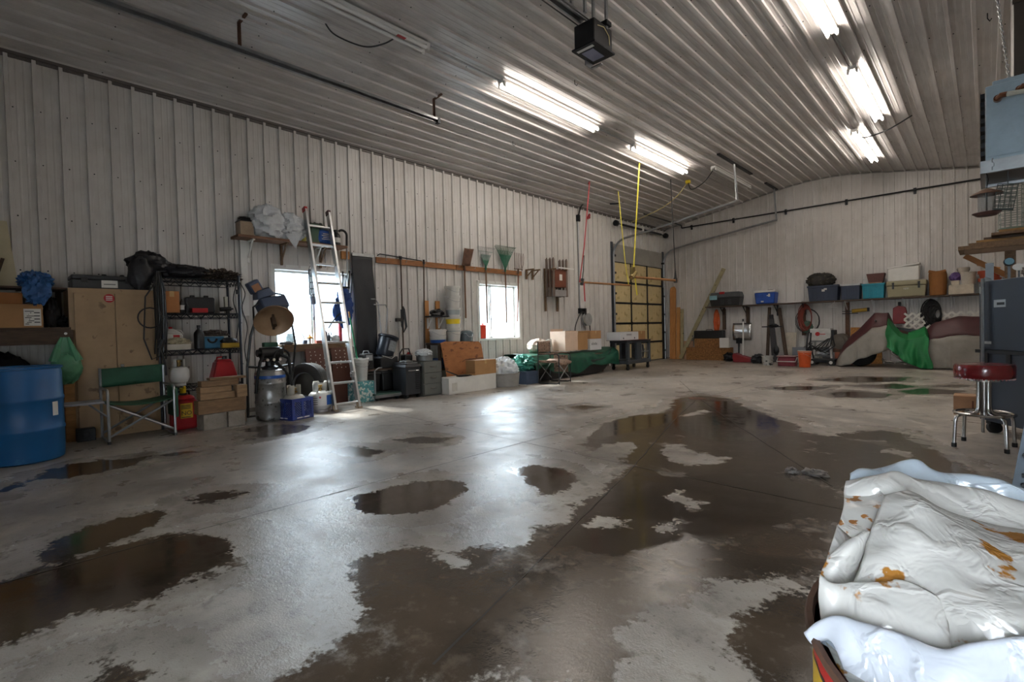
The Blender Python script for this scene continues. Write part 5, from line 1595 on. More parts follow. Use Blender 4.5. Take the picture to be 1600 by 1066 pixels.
for k in range(9): b.box(.201, .206, .03, .12, .15 + k * .032, .165 + k * .032)
obj('vent_slat', b, m_dark, t, smooth=False)
b = MB(); b.box(-.18, .18, -.12, .1, .585, .6); b.blob((0, 0, .61), (.12, .1, .03), .4, 6, 74, 16, 8); obj('burner_grate', b, m_steel, t)
for y in (-.13, .11):
    b = MB(); b.cyl((.15, y - .02, .05), (.15, y + .02, .05), .05, n=14); b.box(-.19, -.15, y - .02, y + .02, 0, .06); obj('wheel', b, m_rubber, t)
t = thing('filing_cabinet', 'grey three-drawer metal cabinet right of the charcoal cooker', 'cabinet', (.62, 5.385, 0))
m_fgrey = M('drab_grey_enamel', '565853', .45, var=.12)
b = MB(); b.box(-.25, .22, -.2, .2, 0, .6); obj('carcass', b, m_fgrey, t, smooth=False)
for k in range(3):
    b = MB(); b.box(.221, .24, -.19, .19, .03 + k * .19, .205 + k * .19); d = obj('drawer', b, M('drawer_grey', '62645f', .42, var=.1), t, bevel=.004, smooth=False)
    b = MB(); b.tube([(.24, -.06, .13 + k * .19), (.262, -.05, .13 + k * .19), (.262, .05, .13 + k * .19), (.24, .06, .13 + k * .19)], .008, 6); obj('pull', b, m_chrome, d)
# things on and behind the cabinet
t = thing('steel_pan', 'shallow steel pan on top of the grey three-drawer cabinet', 'pan', (.60, 5.40, .602))
b = MB(); b.lathe([(.13, 0), (.145, .01), (.145, .09), (.152, .1), (.14, .1), (.13, .015), (.001, .012)], 28); obj('pan', b, m_steel, t)
solo('plastic_bag', MB().blob((0, 0, .05), (.12, .16, .07), .3, 4, 76, 30, 18, flat=0, ridge=True), m_whbag2, 'crumpled white plastic bag in the steel pan', 'bag', (.60, 5.39, .690))
t = thing('work_tool', 'black work tool with a bail handle on the cooker lid', 'tool', (.46, 5.12, .588))
b = MB(); b.box(-.08, .08, -.08, .08, 0.03, .14); obj('body', b, m_black, t, bevel=.02)
b = MB(); b.tube([(0, -.15, .0), (0, -.14, .16), (0, -.08, .24), (0, .05, .24), (0, .09, .12)], .013, 6); obj('handle', b, m_black, t)
b = MB(); b.taper((-.05, .05, -.05, .05), (-.02, .02, -.02, .02), 0, .12); solo('pale_funnel', b, M('cream_plastic', 'b7b196', .5), 'cream funnel against the wall behind the black work tool', 'funnel', (.16, 5.22, .605))
b = MB(); b.box(-.12, .12, -.2, .22, 0, .6); solo('back_crate', b, m_darkwood, 'dark wooden crate against the wall behind the cooker', 'crate', (.17, 5.22, 0), smooth=False, bevel=.005)
bottle('red-capped jar standing on dark crate behind the steel pan', .16, 5.38, .605, .05, .17, m_red, m_white, .5, 'jar', 'jar')

# ------------------------------------------------------------------ tall buckets and the little bracket shelf
t = thing('bracket_shelf', 'small dark shelf on two wooden uprights beside the tall bucket stack', 'shelf', (.03, 6.02, 0))
for y in (-.13, .14):
    b = MB(); b.box(.0, .04, y - .045, y + .045, .905, 1.72); obj('upright', b, m_woodz, t, smooth=False)
    b = MB(); b.bar((.05, y, 1.18), (.05, y, 1.38), .03, .03, up=(1, 0, 0)); b.bar((.05, y, 1.2), (.2, y, 1.39), .02, .02); obj('bracket', b, m_whitepaint, t, smooth=False)
b = MB(); b.box(.04, .26, -.2, .24, 1.395, 1.42); obj('board', b, m_dark, t, smooth=False)
b = MB(); b.blob((0, 0, .05), (.07, .15, .07), .5, 7, 78, 24, 12, flat=0); b.cyl((0, .05, .06), (0, .05, .14), .03, n=10)
solo('pulley_parts', b, m_black, 'black machine parts heaped on the small bracket shelf', 'parts', (.18, 6.04, 1.42))
m_pwhite = M('pail_white', 'cdcbc4', .45, var=.08)
m_pgrey = M('pail_grey', '9ba3a5', .45)
X_, Y_ = .24, 6.39
tb_ = thing('bucket_stand', 'wooden stand under the tall stack of white pails', 'stand', (.24, 6.36, 0))
b = MB(); b.box(-.2, .2, -.5, .46, .86, .90); obj('top', b, m_darkwood, tb_, smooth=False)
for x in (-.17, .17):
    for y in (-.46, .42):
        b = MB(); b.box(x - .025, x + .025, y - .025, y + .025, 0, .86); obj('leg', b, m_darkwood, tb_, smooth=False)
b = MB(); b.box(-.18, .18, -.48, .44, .38, .41); obj('lower_board', b, m_darkwood, tb_, smooth=False)
pail('bucket', 'bottom pail of the tall white stack, grey rim', X_, Y_, .902, .125, .148, .28, m_pwhite, 'pails in the tall stack', band=[(.75, .95, m_pgrey)])
pail('bucket', 'pail with yellow printed band, second of tall stack', X_ + .004, Y_, 1.184, .125, .15, .22, m_pwhite, 'pails in the tall stack', band=[(.35, .78, m_yellow)], lid=None, handle=False)
pail('bucket', 'pail with grey printed band, third of tall stack', X_, Y_ + .004, 1.406, .125, .148, .17, m_pwhite, 'pails in the tall stack', band=[(.2, .75, m_pgrey)], handle=False)
pail('bucket', 'plain white pail with a wire bail, fourth of tall stack', X_ - .002, Y_ - .002, 1.578, .128, .15, .24, m_pwhite, 'pails in the tall stack')
pail('bucket', 'white lidded pail at the top of the tall stack', X_, Y_, 1.82, .128, .148, .18, m_pwhite, 'pails in the tall stack', lid=m_pwhite)
pail('bucket', 'lower squat white pail left of the tall stack', .27, 5.98, .902, .14, .155, .12, m_pwhite, 'squat pails beside the tall stack', handle=False, band=[(.0, .5, m_blue)])
pail('bucket', 'upper squat white pail left of the tall stack', .27, 5.98, 1.024, .145, .16, .13, m_pwhite, 'squat pails beside the tall stack', lid=m_pwhite)
b = MB(); b.box(-.1, .1, -.1, .1, 0, .2); solo('blue_carton', b, m_blue, 'blue carton on the lower board of stand behind the plywood', 'box', (.28, 6.0, .412), bevel=.01)
t = thing('clear_tub', 'clear grey plastic tub on the stand right of the tall stack', 'tub', (.27, 6.69, .902))
b = MB(); b.lathe([(.12, 0), (.13, .01), (.145, .16), (.155, .165), (.155, .18)], 28); obj('tub', b, M('smoky_plastic', '6f7d82', .25, trans=.3), t, solid=.004)
b = MB(); b.blob((0, 0, .18), (.13, .13, .05), .15, 3, 80, 24, 12, flat=.165); obj('lid', b, M('smoky_plastic', '6f7d82'), t)
b = MB(); b.tube([(.1, -.1, .18), (.16, -.06, .1), (.16, .06, .1), (.1, .12, .17)], .006, 5); obj('bail', b, m_steel, t)

# plywood, foam box, carton, dust pan, tub with white bag
t = thing('plywood_sheet', 'worn brown plywood sheet leaning with clipped top corners', 'plywood', (.57, 6.42, 0))
b = MB(); b.prism([(-.45, 0), (.52, 0), (.50, .5), (.47, .84), (.40, .90), (-.44, .93), (-.56, .90)], 0, .018, 'yz')
b.v = [(p[0] - .10 * p[2], p[1], p[2]) for p in b.v]
obj('sheet', b, M('old_plywood', '9a6338', .65, var=.2, scale=3, stretch=(1, 1.5, 4), col2='6d4023', thr=.62), t, smooth=False)
b = MB(); b.bar((-.03, 0, .56), (-.03, .48, .57), .004, .01); b.bar((-.01, -.1, .52), (-.01, .0, .57), .004, .006); obj('scratch', b, m_darkwood, t, smooth=False)
t = thing('foam_box', 'long white foam block on the floor in front of plywood', 'foam box', (.90, 6.15, 0))
b = MB(); b.box(-.15, .15, -.57, .6, 0, .29); obj('block', b, M('white_foam', 'd3d1cb', .8, var=.06, bump=.15, bscale=80), t, bevel=.006, smooth=False)
b = MB(); b.box(.1505, .152, -.5, -.38, .05, .2); obj('sticker', b, M('worn_sticker', 'b9b5ac', .7, var=.2), t, smooth=False)
carton('cardboard_box', 'closed cardboard box sitting on right end of the white foam block', .90, 6.50, .292, .26, .55, .27)
t = thing('dust_pan', 'black and brown dust pan tool lying on the foam block', 'tool', (.98, 5.95, .292))
b = MB(); b.prism([(-.05, -.1), (.05, -.12), (.1, .05), (.05, .2), (-.06, .18)], 0, .03, 'xy'); obj('pan', b, m_dark, t, bevel=.006)
b = MB(); b.bar((0, -.12, .03), (-.02, -.34, .12), .03, .02); obj('handle', b, m_black, t)
b = MB(); b.bar((.05, .05, .03), (.06, .3, .02), .03, .015); obj('wood_edge', b, m_wood, t)
pt = thing('round_tub', 'grey round tub on the floor below the second window', 'tub', (.90, 7.12, 0))
b = MB(); b.lathe([(.28, 0), (.29, .01), (.31, .24), (.32, .25), (.32, .265), (.305, .265), (.285, .02), (.001, .02)], 40); obj('tub', b, M('tub_grey', '8d8b86', .55, var=.15), pt)
b = MB(); b.blob((0, 0, .29), (.27, .28, .27), .22, 2.8, 83, 44, 26, flat=.03, ridge=True)
b.tube([(.02, -.15, .38), (.02, -.2, .52), (.03, -.18, .58)], [.06, .03, .005], 8); b.tube([(.02, .1, .38), (.03, .13, .47), (.02, .1, .52)], [.06, .04, .01], 8)
solo('plastic_bag', b, M('bright_white_bag', 'd6dde2', .35, var=.05, bump=.4, bscale=14), 'full white plastic bag sitting in the round grey tub', 'bag', (.90, 7.12, .0))

# ------------------------------------------------------------------ sill of window 2 and tools on the board
t = thing('fuel_can', 'orange-red fuel can on the sill of the second window', 'fuel can', (-.04, 7.42, .94))
b = MB(); b.box(-.06, .06, -.085, .085, 0, .30); obj('body', b, M('fuel_red', 'd03a22', .4, var=.08), t, bevel=.02, smooth=False)
b = MB(); b.cyl((0, .04, .3), (0, .04, .33), .02, n=10); b.tube([(0, -.06, .3), (0, -.05, .335), (0, .0, .335), (0, .01, .3)], .008, 6); obj('handle', b, M('fuel_red', 'd03a22'), t)
t = thing('tool_board', 'long wooden board on the left wall that carries the garden tools', 'board', (.021, 6.7, 2.40))
for ya, yb in ((-1.88, -.05), (-.03, 1.95)):
    b = MB(); b.box(0, .04, ya, yb, -.03, .07); obj('plank', b, M('tool_board_wood', '8a5a33', .7, var=.3, stretch=(5, 1, 5)), t, bevel=.003, smooth=False)
b = MB()
for k in range(9): b.tube([(.04, -1.7 + k * .43, .03), (.075, -1.7 + k * .43, .02), (.085, -1.7 + k * .43, .05)], .005, 5)
obj('hook', b, m_steel, t)
def long_tool(label, name, y, z0_, z1_, r=.018, mat=None, x=.09, lean=0):
    t = thing(name, label, 'tool', (x, y, 0), 0, 'garden tools hung on the wall')
    b = MB(); b.cyl((0, lean, z0_), (0, 0, z1_), r, n=8); obj('handle', b, mat or M('ash_handle', '6f5138', .6, var=.2), t)
    return t
t = long_tool('long dark handled scraper with cable wrapped around it', 'scraper', 5.31, .66, 2.50, .014, m_darkwood)
b = MB(); b.box(-.02, .02, -.02, .02, 2.46, 2.52); obj('hanger', b, m_dark, t)
t = long_tool('thin dark pole hanging right of the scraper', 'pole', 5.83, .72, 2.44, .013, m_darkwood, lean=-.04)
b = MB(); b.cyl((0, 0, 2.42), (0, 0, 2.5), .02, n=8); obj('cap', b, m_dark, t)
b = MB()
for k in range(5): b.tube([(.0 + .008 * k, -.05 + .012 * k, .4), (.02, -.06 + .01 * k, .1), (.02, -.01, -.02), (.02, .06 - .008 * k, .08), (.01, .03 - .01 * k, .4), (.0, .0, .46)], .008, 6)
b.box(-.03, .03, -.16, -.03, .18, .24)
solo('cord_coil', b, m_black, 'black extension cord coiled and hung against the scraper handle', 'cord', (.12, 5.31, 1.14))
b = MB(); b.tube([(0, -.45, 0), (0, -.4, .03), (0, .5, -.02), (0, .52, -.04)], .011, 6); solo('bent_rod', b, m_dark, 'thin dark rod lying along the top of tool board', 'rod', (.05, 5.3, 2.50))
t = thing('walker_frame', 'thin bent steel walker frame hanging between the mat and scraper', 'frame', (.07, 4.88, 0))
b = MB(); b.tube([(0, .06, .62), (0, -.02, 1.2), (0, -.06, 1.66), (0, -.11, 1.72), (0, -.2, 1.72)], .012, 6); b.tube([(.05, -.02, .66), (.05, .06, 1.2), (.05, .1, 1.55), (.05, .06, 1.62), (.03, -.16, 1.62)], .012, 6); obj('tube', b, m_steel, t)
t = long_tool('flat square shovel hung blade up on the tool board', 'shovel', 6.86, 1.38, 2.42)
b = MB(); b.grid(lambda u, v: (.02 + .03 * (2 * u - 1) ** 2, (-.13 + .26 * u) * (.85 + .15 * v) + .10 * v, 2.46 + .36 * v), 8, 6); obj('blade', b, m_rust, t, solid=.004)
b = MB(); b.cyl((0, 0, 2.36), (.0, .0, 2.5), .022, n=8); obj('socket', b, m_rust, t)
def leaf_rake(label, y, w_, zt, dense):
    t = long_tool(label, 'leaf_rake', y, 1.27, 2.50)
    b = MB(); n_ = 18
    for k in range(n_):
        s_ = -1 + 2 * k / (n_ - 1)
        b.tube([(0, s_ * .03, 2.52), (.01, s_ * w_ * .55, 2.52 + (zt - 2.52) * .55), (.0, s_ * w_, zt), (.05, s_ * w_ * 1.02, zt + .02)], .0035 if not dense else .006, 5)
    mt = M('rake_green', '1f5b43', .45)
    obj('tine', b, mt if dense else m_steel, t)
    b = MB(); b.add([(.004, -.03, 2.50), (.004, .03, 2.50), (.006, w_ * .62, 2.52 + (zt - 2.52) * .62), (.006, -w_ * .62, 2.52 + (zt - 2.52) * .62)], [(0, 1, 2, 3)])
    obj('web', b, mt, t, solid=.006, smooth=False)
    b = MB(); b.cyl((0, 0, 2.42), (0, 0, 2.54), .022, n=8); obj('ferrule', b, M('rake_green', '1f5b43'), t)
    b = MB(); b.tube([(.01, -w_ * .8, 2.52 + (zt - 2.52) * .8), (.012, w_ * .8, 2.52 + (zt - 2.52) * .8)], .004, 5); obj('spreader', b, mt, t)
leaf_rake('leaf rake with thin wire tines and green centre, left of the two', 7.47, .25, 2.88, False)
leaf_rake('leaf rake with solid green plastic head, right of the two', 8.07, .31, 2.96, True)
t = long_tool('pitchfork with curved brown tines above the second window', 'pitchfork', 8.50, 1.30, 2.46, .015, M('red_brown_handle', '7a4a34', .6), lean=-.07)
b = MB()
for k in range(6):
    y = -.14 + .056 * k
    b.tube([(0, y * .9, 2.50), (.03, y, 2.62), (.02, y * 1.1 + .02, 2.78), (-.02, y * 1.1 + .05, 2.88)], .006, 6)
b.tube([(0, -.14, 2.51), (0, .15, 2.50)], .01, 6); b.cyl((0, 0, 2.4), (0, 0, 2.52), .02, n=8)
obj('tine', b, M('fork_brown', '5f4a3c', .5, .5), t)
for i, (y, lab) in enumerate(((8.84, 'wooden shelf bracket on the wall right of pitchfork, left one'), (9.06, 'wooden shelf bracket on the wall right of pitchfork, right one'))):
    t = thing('wall_bracket', lab, 'bracket', (.021, y, 2.3), 0, 'empty wall brackets')
    b = MB(); b.box(0, .03, -.025, .025, 0, .22); obj('upright', b, m_oldwood, t, smooth=False)
    b = MB(); b.box(0, .25, -.02, .02, .2, .23); b.bar((.03, 0, .06), (.2, 0, .2), .025, .02); obj('arm', b, m_oldwood, t, smooth=False)
# folding chairs hung on the wall
for i, (x, lab) in enumerate(((.12, 'brown folding chair hung on the wall, nearest the wall'), (.2, 'brown folding chair hung on the wall, middle one'), (.28, 'brown folding chair hung on the wall, outermost with printed seat'))):
    t = thing('folding_chair', lab, 'chair', (x, 9.75 + .03 * i, 1.85), 0, 'folding chairs hung on the wall')
    b = MB()
    for y in (-.26, .26):
        b.box(-.015, .015, y - .035, y + .035, .05, .97)
        b.box(-.012, .012, y - .005, y + .02, .9, 1.0)
    obj('side_frame', b, M('grey_brown_enamel', '66574e', .5), t, smooth=False, bevel=.005)
    b = MB(); b.box(-.018, .018, -.22, .22, .28, .72); obj('seat', b, M('brown_seat', '6b3a26', .5), t, bevel=.01, smooth=False)
    b = MB(); b.box(-.018, .018, -.22, .22, .06, .22); obj('back_panel', b, M('grey_back', '8a8684', .5), t, bevel=.01, smooth=False)
    if i == 2:
        b = MB(); b.box(.0185, .02, -.05, .06, .45, .6); obj('paper_tag', b, m_paper, t, smooth=False)
for y in (9.52, 9.98):
    b = MB(); b.box(0, .03, -.03, .03, -.3, .75); b.box(.03, .36, -.015, .015, .70, .73)
    solo('chair_hanger', b, m_oldwood, 'wooden hanger arm behind the hung folding chairs, %s' % ('left' if y < 9.7 else 'right'), 'bracket', (.021, y, 1.85), smooth=False)
b = MB(); b.bar((0, 0, 0), (0, .62, .0), .02, .03); solo('white_rod', b, m_white, 'thin white rod lying across the hanger arms of the hung chairs', 'rod', (.36, 9.65, 2.60))

# ------------------------------------------------------------------ camouflage chair, sled, boxes, cart
t = thing('folding_chair', 'brown camouflage folding director chair below the second window', 'chair', (1.42, 8.07, 0), .25)
m_camo = M('camo_cloth', '8a7363', .85, var=.35, scale=14, col2='4d4138', thr=.58)
for s in (-1, 1):
    y = s * .29
    b = MB(); b.tube([(-.22, y, .02), (-.22, y, .86)], .012, 8); b.tube([(.24, y, 0), (.24, y, .55)] + arc((.19, y, .55), .05, 0, PI / 2, 5) + [(-.22, y, .6)], .012, 8); b.tube([(-.22, y, .02), (-.15, y, .012), (.18, y, .012), (.24, y, .03)], .012, 8)
    obj('side_frame', b, m_dark, t)
    b = MB(); b.box(-.2, .22, y - .025, y + .025, .605, .625); obj('armrest', b, m_camo, t, bevel=.008, smooth=False)
for x in (-.2, .22):
    b = MB(); b.tube([(x, -.29, .42), (x, .29, .08)], .010, 8); b.tube([(x + .012, .29, .42), (x + .012, -.29, .08)], .010, 8); obj('cross_brace', b, m_steel, t)
b = MB(); b.grid(lambda u, v: (-.23 + .50 * v, -.29 + .58 * u, .46 - .03 * math.sin(PI * u) - .05 * max(0, v - .8) * 5), 10, 8); obj('seat', b, m_camo, t, solid=.04)
b = MB(); b.grid(lambda u, v: (-.22 - .02 * math.sin(PI * u), -.29 + .58 * u, .64 + .22 * v), 10, 4); obj('backrest', b, m_camo, t, solid=.02)
b = MB(); b.box(-.14, .18, .30, .33, .2, .56); obj('side_pouch', b, m_camo, t, bevel=.008, smooth=False)
t = thing('ice_sled', 'black sled loaded under a dark green tarp along the left wall', 'sled', (.62, 9.22, 0))
b = MB()
def sled(u, v):
    yy = -1.35 + 3.1 * u
    w = .48 * (1 - .25 * max(0, (u - .75) / .25) ** 2)
    k = [(-1, .36), (-.95, .2), (-.85, .02), (-.4, 0), (.4, 0), (.85, .02), (.97, .2), (1.05, .36)]
    i = min(6, int(v * 7)); f_ = v * 7 - i
    x = k[i][0] + (k[i + 1][0] - k[i][0]) * f_; z = k[i][1] + (k[i + 1][1] - k[i][1]) * f_
    return (x * w, yy, z + .28 * max(0, (u - .75) / .25) ** 2)
b.grid(sled, 24, 14)
obj('hull', b, m_black, t, solid=.012)
b = MB(); b.box(-.4, .4, -1.2, 1.3, .03, .5); obj('load', b, m_darkwood, t, smooth=False)
b = MB()
def cover(u, v):
    yy = -1.40 + 3.25 * u
    rise = .25 * max(0, (u - .8) / .2) ** 2
    ks = [(-1.0, .3), (-.98, .48), (-.8, .56), (-.3, .57), (.3, .57), (.8, .555), (1.02, .46), (1.1, .30), (1.12, .17)]
    i = min(7, int(v * 8)); f_ = v * 8 - i
    x = ks[i][0] + (ks[i + 1][0] - ks[i][0]) * f_; z = ks[i][1] + (ks[i + 1][1] - ks[i][1]) * f_
    hem = .10 * math.sin(u * 9.5 + 1.0) + .05 * math.sin(u * 23)
    if v > .8: z += (v - .8) / .2 * (hem * .8)
    nn = mnoise.noise(Vector((u * 14, v * 5, 3))) * .035 + mnoise.noise(Vector((u * 5 + v * 4, v * 2, 9))) * .03
    return (x * .47 + nn, yy, z * (1 - .12 * u) + rise * .4 + nn * .3)
b.grid(cover, 70, 40)
solo('green_tarp', b, M('tarp_green', '0f4a37', .42, var=.2, scale=3), 'dark green tarp covering the load of the black sled', 'tarp', (.62, 9.22, .012), solid=.004)
solo('teal_tarp', MB().blob((0, 0, .14), (.24, .24, .17), .35, 4, 91, 36, 22, ridge=True, flat=0), M('tarp_teal', '3f8f80', .5, var=.2, bump=.4, bscale=14), 'bunched teal tarp end behind the camouflage chair', 'tarp', (.88, 7.72, .262))
b = MB(); b.box(-.25, .25, -.2, .2, 0, .26); b.box(.25, .265, -.1, .1, .08, .2)
solo('blue_grey_box', b, M('slate_box', '46546a', .5), 'slate blue plastic box on the floor behind the camouflage chair', 'box', (.92, 7.68, 0), bevel=.012, smooth=False)
ZB = .60
carton('cardboard_box', 'tall pale open carton on the green tarp, largest of the boxes', .75, 9.30, ZB, .42, .52, .46, m_card2, rz=.05, open_=True)
carton('cardboard_box', 'brown open carton right of the tall pale carton on tarp', .70, 9.85, ZB - .01, .36, .42, .42, m_card, rz=-.05, open_=True)
carton('white_box', 'white file box with handwriting on the green tarp', .75, 10.35, ZB - .03, .34, .5, .27, M('white_carton', 'c7c7c8', .7, var=.05), tape=False)
b = MB()
for k in range(5): b.bar((.922, 10.16 + k * .05, .70), (.922, 10.185 + k * .05, .74 + .02 * (k % 2)), .002, .008); b.bar((.922, 10.185 + k * .05, .74), (.922, 10.2 + k * .05, .69), .002, .008)
solo('handwriting', b, m_print, 'dark handwriting on the face of the white file box', 'writing') if False else None
hw = obj('handwriting', b, m_print, None, smooth=False)
wbx = [o for o in C.objects if o.get('label') == 'white file box with handwriting on the green tarp'][0]
hw.parent = wbx; hw.matrix_parent_inverse = Matrix.Translation(-Vector(wbx.location))
carton('cardboard_box', 'brown carton lying on top of the white file box', .72, 10.38, ZB + .243, .36, .5, .2, m_card, rz=.06)
b = MB(); b.bar((0, -.2, .02), (.0, .25, .10), .34, .03, up=(1, 0, 0)); solo('white_board', b, m_paper, 'white board tilted against the tall pale carton on tarp', 'board', (.62, 8.75, ZB + .02), smooth=False)
b = MB(); b.blob((0, 0, .14), (.22, .3, .18), .2, 3, 93, 30, 18, flat=0, ridge=True); solo('pale_sack', b, M('pale_sack', 'b6a79a', .7, var=.1), 'pale sack slumped on the tarp behind the camouflage chair', 'sack', (.55, 8.62, ZB - .03))
t = thing('service_cart', 'dark grey two-shelf utility cart in front of the yellow door', 'cart', (1.02, 11.80, 0))
m_cart = M('cart_grey', '3d4349', .5, var=.12)
b = MB(); b.box(-.26, .28, -.58, .62, .70, .76); obj('top_tray', b, m_cart, t, bevel=.012, smooth=False)
b = MB(); b.box(-.26, .28, -.58, .62, .16, .26); obj('bottom_tray', b, m_cart, t, bevel=.012, smooth=False)
for x in (-.22, .24):
    for y in (-.52, .0, .56):
        b = MB(); b.box(x - .035, x + .035, y - (.05 if y else .12), y + (.05 if y else .12), .26, .70); obj('leg', b, m_cart, t, bevel=.006, smooth=False)
for x in (-.2, .22):
    for y in (-.5, .54):
        b = MB(); b.cyl((x - .02, y, .055), (x + .02, y, .055), .055, n=16); b.box(x - .025, x + .025, y - .03, y + .03, .08, .16); obj('caster', b, m_rubber, t)
b = MB(); b.blob((0, 0, .2), (.11, .2, .19), .2, 5, 95, 30, 22, flat=0, ridge=True); solo('bundled_bag', b, m_blackcloth, 'black bundled bag standing on the lower tray of utility cart', 'bag', (1.12, 12.12, .262))
b = MB()
for k in range(4): b.tube([(.13, -.15 + k * .1, .02), (.15, -.16 + k * .1, .2), (.12, -.14 + k * .1, .4)], .012, 6)
b.box(.1, .15, -.2, .2, .18, .2)
solo('bag_straps', b, m_steel, 'pale grey straps hanging over the black bundled bag on cart', 'straps', (1.14, 12.12, .262))
b = MB(); b.box(-.3, .33, -.62, .70, 0, .012); solo('cart_board', b, M('dark_red_board', '4a2422', .6), 'dark red board lying over the top of the utility cart', 'board', (1.02, 11.75, .762), smooth=False)
t = thing('white_box', 'long flat white carton on the utility cart', 'box', (1.05, 11.40, .776))
b = MB(); b.box(-.2, .2, -.45, .45, 0, .21); obj('carton', b, M('white_carton', 'c7c7c8'), t, bevel=.004, smooth=False)
b = MB()
for y in (-.3, .25): b.box(.2005, .202, y - .02, y + .02, .03, .07)
for k in range(2): b.box(.2005, .2015, -.15, .1, .12 + k * .025, .13 + k * .025)
obj('print', b, m_print, t, smooth=False)
carton('cardboard_box', 'small brown carton right of the long white carton on cart', 1.05, 12.1, .776, .3, .42, .22)
b = MB(); b.blob((0, 0, .1), (.16, .2, .12), .4, 5, 97, 24, 14, flat=0); solo('yellow_rags', b, M('yellow_rag', 'a38b4d', .8, var=.3), 'yellowish rags on the floor between the sled and cart', 'rags', (.38, 11.25, 0))
# planks in the corner
for i, (x, y, w_, h_, lab, mt) in enumerate(((.32, 15.76, .2, 2.42, 'tallest brown plank standing in the far corner', m_woodz), (.49, 15.80, .12, 1.72, 'shorter orange-brown plank standing in the far corner', M('orange_pine', 'b98549', .6, var=.2, stretch=(6, 6, 1))), (.61, 15.82, .10, 1.66, 'pale spotted plank standing right of the corner planks', M('spotted_pine', '9b9272', .7, var=.2, col2='4f4a38', thr=.66)))):
    b = MB(); b.prism([(-w_ / 2, 0), (w_ / 2, 0), (w_ / 2, h_ - .08), (w_ / 4, h_), (-w_ / 3, h_ - .03), (-w_ / 2, h_ - .1)] if i == 0 else [(-w_ / 2, 0), (w_ / 2, 0), (w_ / 2, h_), (-w_ / 2, h_)], -.02, .02, 'xz')
    o = solo('timber_plank', b, mt, lab, 'plank', (x, y, 0), 0, 'planks in the far corner', smooth=False)
    o.rotation_euler = (-.04, 0, 0)
# ------------------------------------------------------------------ back wall shelf
YB = 16.0
t = thing('wall_shelf', 'long brown shelf board along the back wall', 'shelf', (0, YB, 1.68))
for xa, xb in ((1.5, 3.6), (3.605, 5.75), (5.755, 8.9)):
    b = MB(); b.box(xa, xb, -.42, -.022, -.035, 0); obj('board', b, m_darkwood, t, smooth=False)
for x in (1.95, 2.62, 3.48, 4.2, 5.2, 5.78, 6.4, 7.3, 8.2):
    b = MB(); b.box(x - .02, x + .02, -.06, -.022, -.35 if x < 6 else -.3, -.035); b.bar((x, -.05, -.27), (x, -.36, -.05), .02, .02, up=(1, 0, 0)); b.box(x - .015, x + .015, -.38, -.03, -.055, -.035)
    obj('bracket', b, m_dark if x < 5 else m_white, t, smooth=False)
b = MB(); b.box(-.22, .2, -.1, .1, 0, .025); solo('white_strip', b, m_paper, 'flat white strip lying on the back shelf between cooler and black bag', 'board', (3.98, 15.72, 1.682), smooth=False)
# black tool box with red handle
t = thing('tool_box', 'large black tool box with grey lid and red handle on back shelf', 'tool box', (2.09, 15.78, 1.682))
b = MB(); b.taper((-.42, .42, -.16, .16), (-.46, .46, -.18, .18), 0, .26); obj('body', b, m_black, t, bevel=.015, smooth=False)
b = MB(); b.taper((-.47, .47, -.19, .19), (-.43, .43, -.15, .15), .262, .42); obj('lid', b, M('lid_grey', '4b4e50', .5), t, bevel=.02, smooth=False)
b = MB(); b.box(-.15, .0, -.2, -.1, .36, .435); obj('handle', b, m_red, t, bevel=.012, smooth=False)
b = MB(); b.box(-.45, -.22, -.1915, -.178, .2, .33); obj('label', b, M('label_cyan', '86b3be', .5, var=.2), t, smooth=False)
b = MB(); b.box(.1, .2, -.186, -.178, .04, .2); b.box(-.12, -.02, -.186, -.178, .04, .2); obj('recess', b, m_char, t, smooth=False)
t = thing('cooler', 'blue cooler with white lid on the back shelf', 'cooler', (3.24, 15.77, 1.682))
b = MB(); b.taper((-.25, .25, -.16, .16), (-.28, .28, -.19, .19), 0, .33); obj('body', b, M('cooler_blue', '17469a', .4), t, bevel=.03, smooth=False)
b = MB(); b.box(-.285, .285, -.195, .195, .332, .39); obj('lid', b, m_white, t, bevel=.015, smooth=False)
b = MB(); b.box(-.18, -.04, -.2, -.175, .22, .31); obj('handle', b, M('cooler_blue', '17469a'), t, bevel=.008, smooth=False)
b = MB(); b.box(-.1, -.03, -.182, -.17, .05, .09); obj('drain_plug', b, m_white, t)
b = MB(); b.box(.1, .15, -.186, -.176, .2, .3); b.box(.06, .14, -.188, -.178, .22, .25); obj('sticker', b, m_paper, t, smooth=False)
b = MB(); b.box(.05, .18, -.05, .05, .392, .41); obj('cup_strip', b, m_dark, t)
def tote(label, x0, x1, h, mat, lid=None, y=15.76, dy=.2):
    t = thing('storage_tote', label, 'tote', ((x0 + x1) / 2, y, 1.682), 0, 'plastic totes on the back shelf')
    w = (x1 - x0) / 2
    b = MB(); b.taper((-w * .88, w * .88, -dy * .85, dy * .85), (-w * .95, w * .95, -dy * .95, dy * .95), 0, h * .88); obj('body', b, mat, t, bevel=.015, smooth=False)
    b = MB()
    for k in range(5):
        x = -w * .7 + k * w * .35
        b.box(x - .012, x + .012, -dy * .95, -dy * .84, .05, h * .8)
    obj('rib', b, mat, t, smooth=False)
    b = MB(); b.box(-w, w, -dy, dy, h * .88, h); obj('lid', b, lid or mat, t, bevel=.01, smooth=False)
    b = MB(); b.box(-w * .4, w * .4, -dy - .012, -dy + .005, h * .80, h * .87); obj('rim_grip', b, mat, t, smooth=False)
    return t
m_navy = M('navy_plastic', '2a3346', .42, var=.12)
t = tote('large navy tote with a white sticker under the black bag on back shelf', 4.33, 5.08, .42, m_navy)
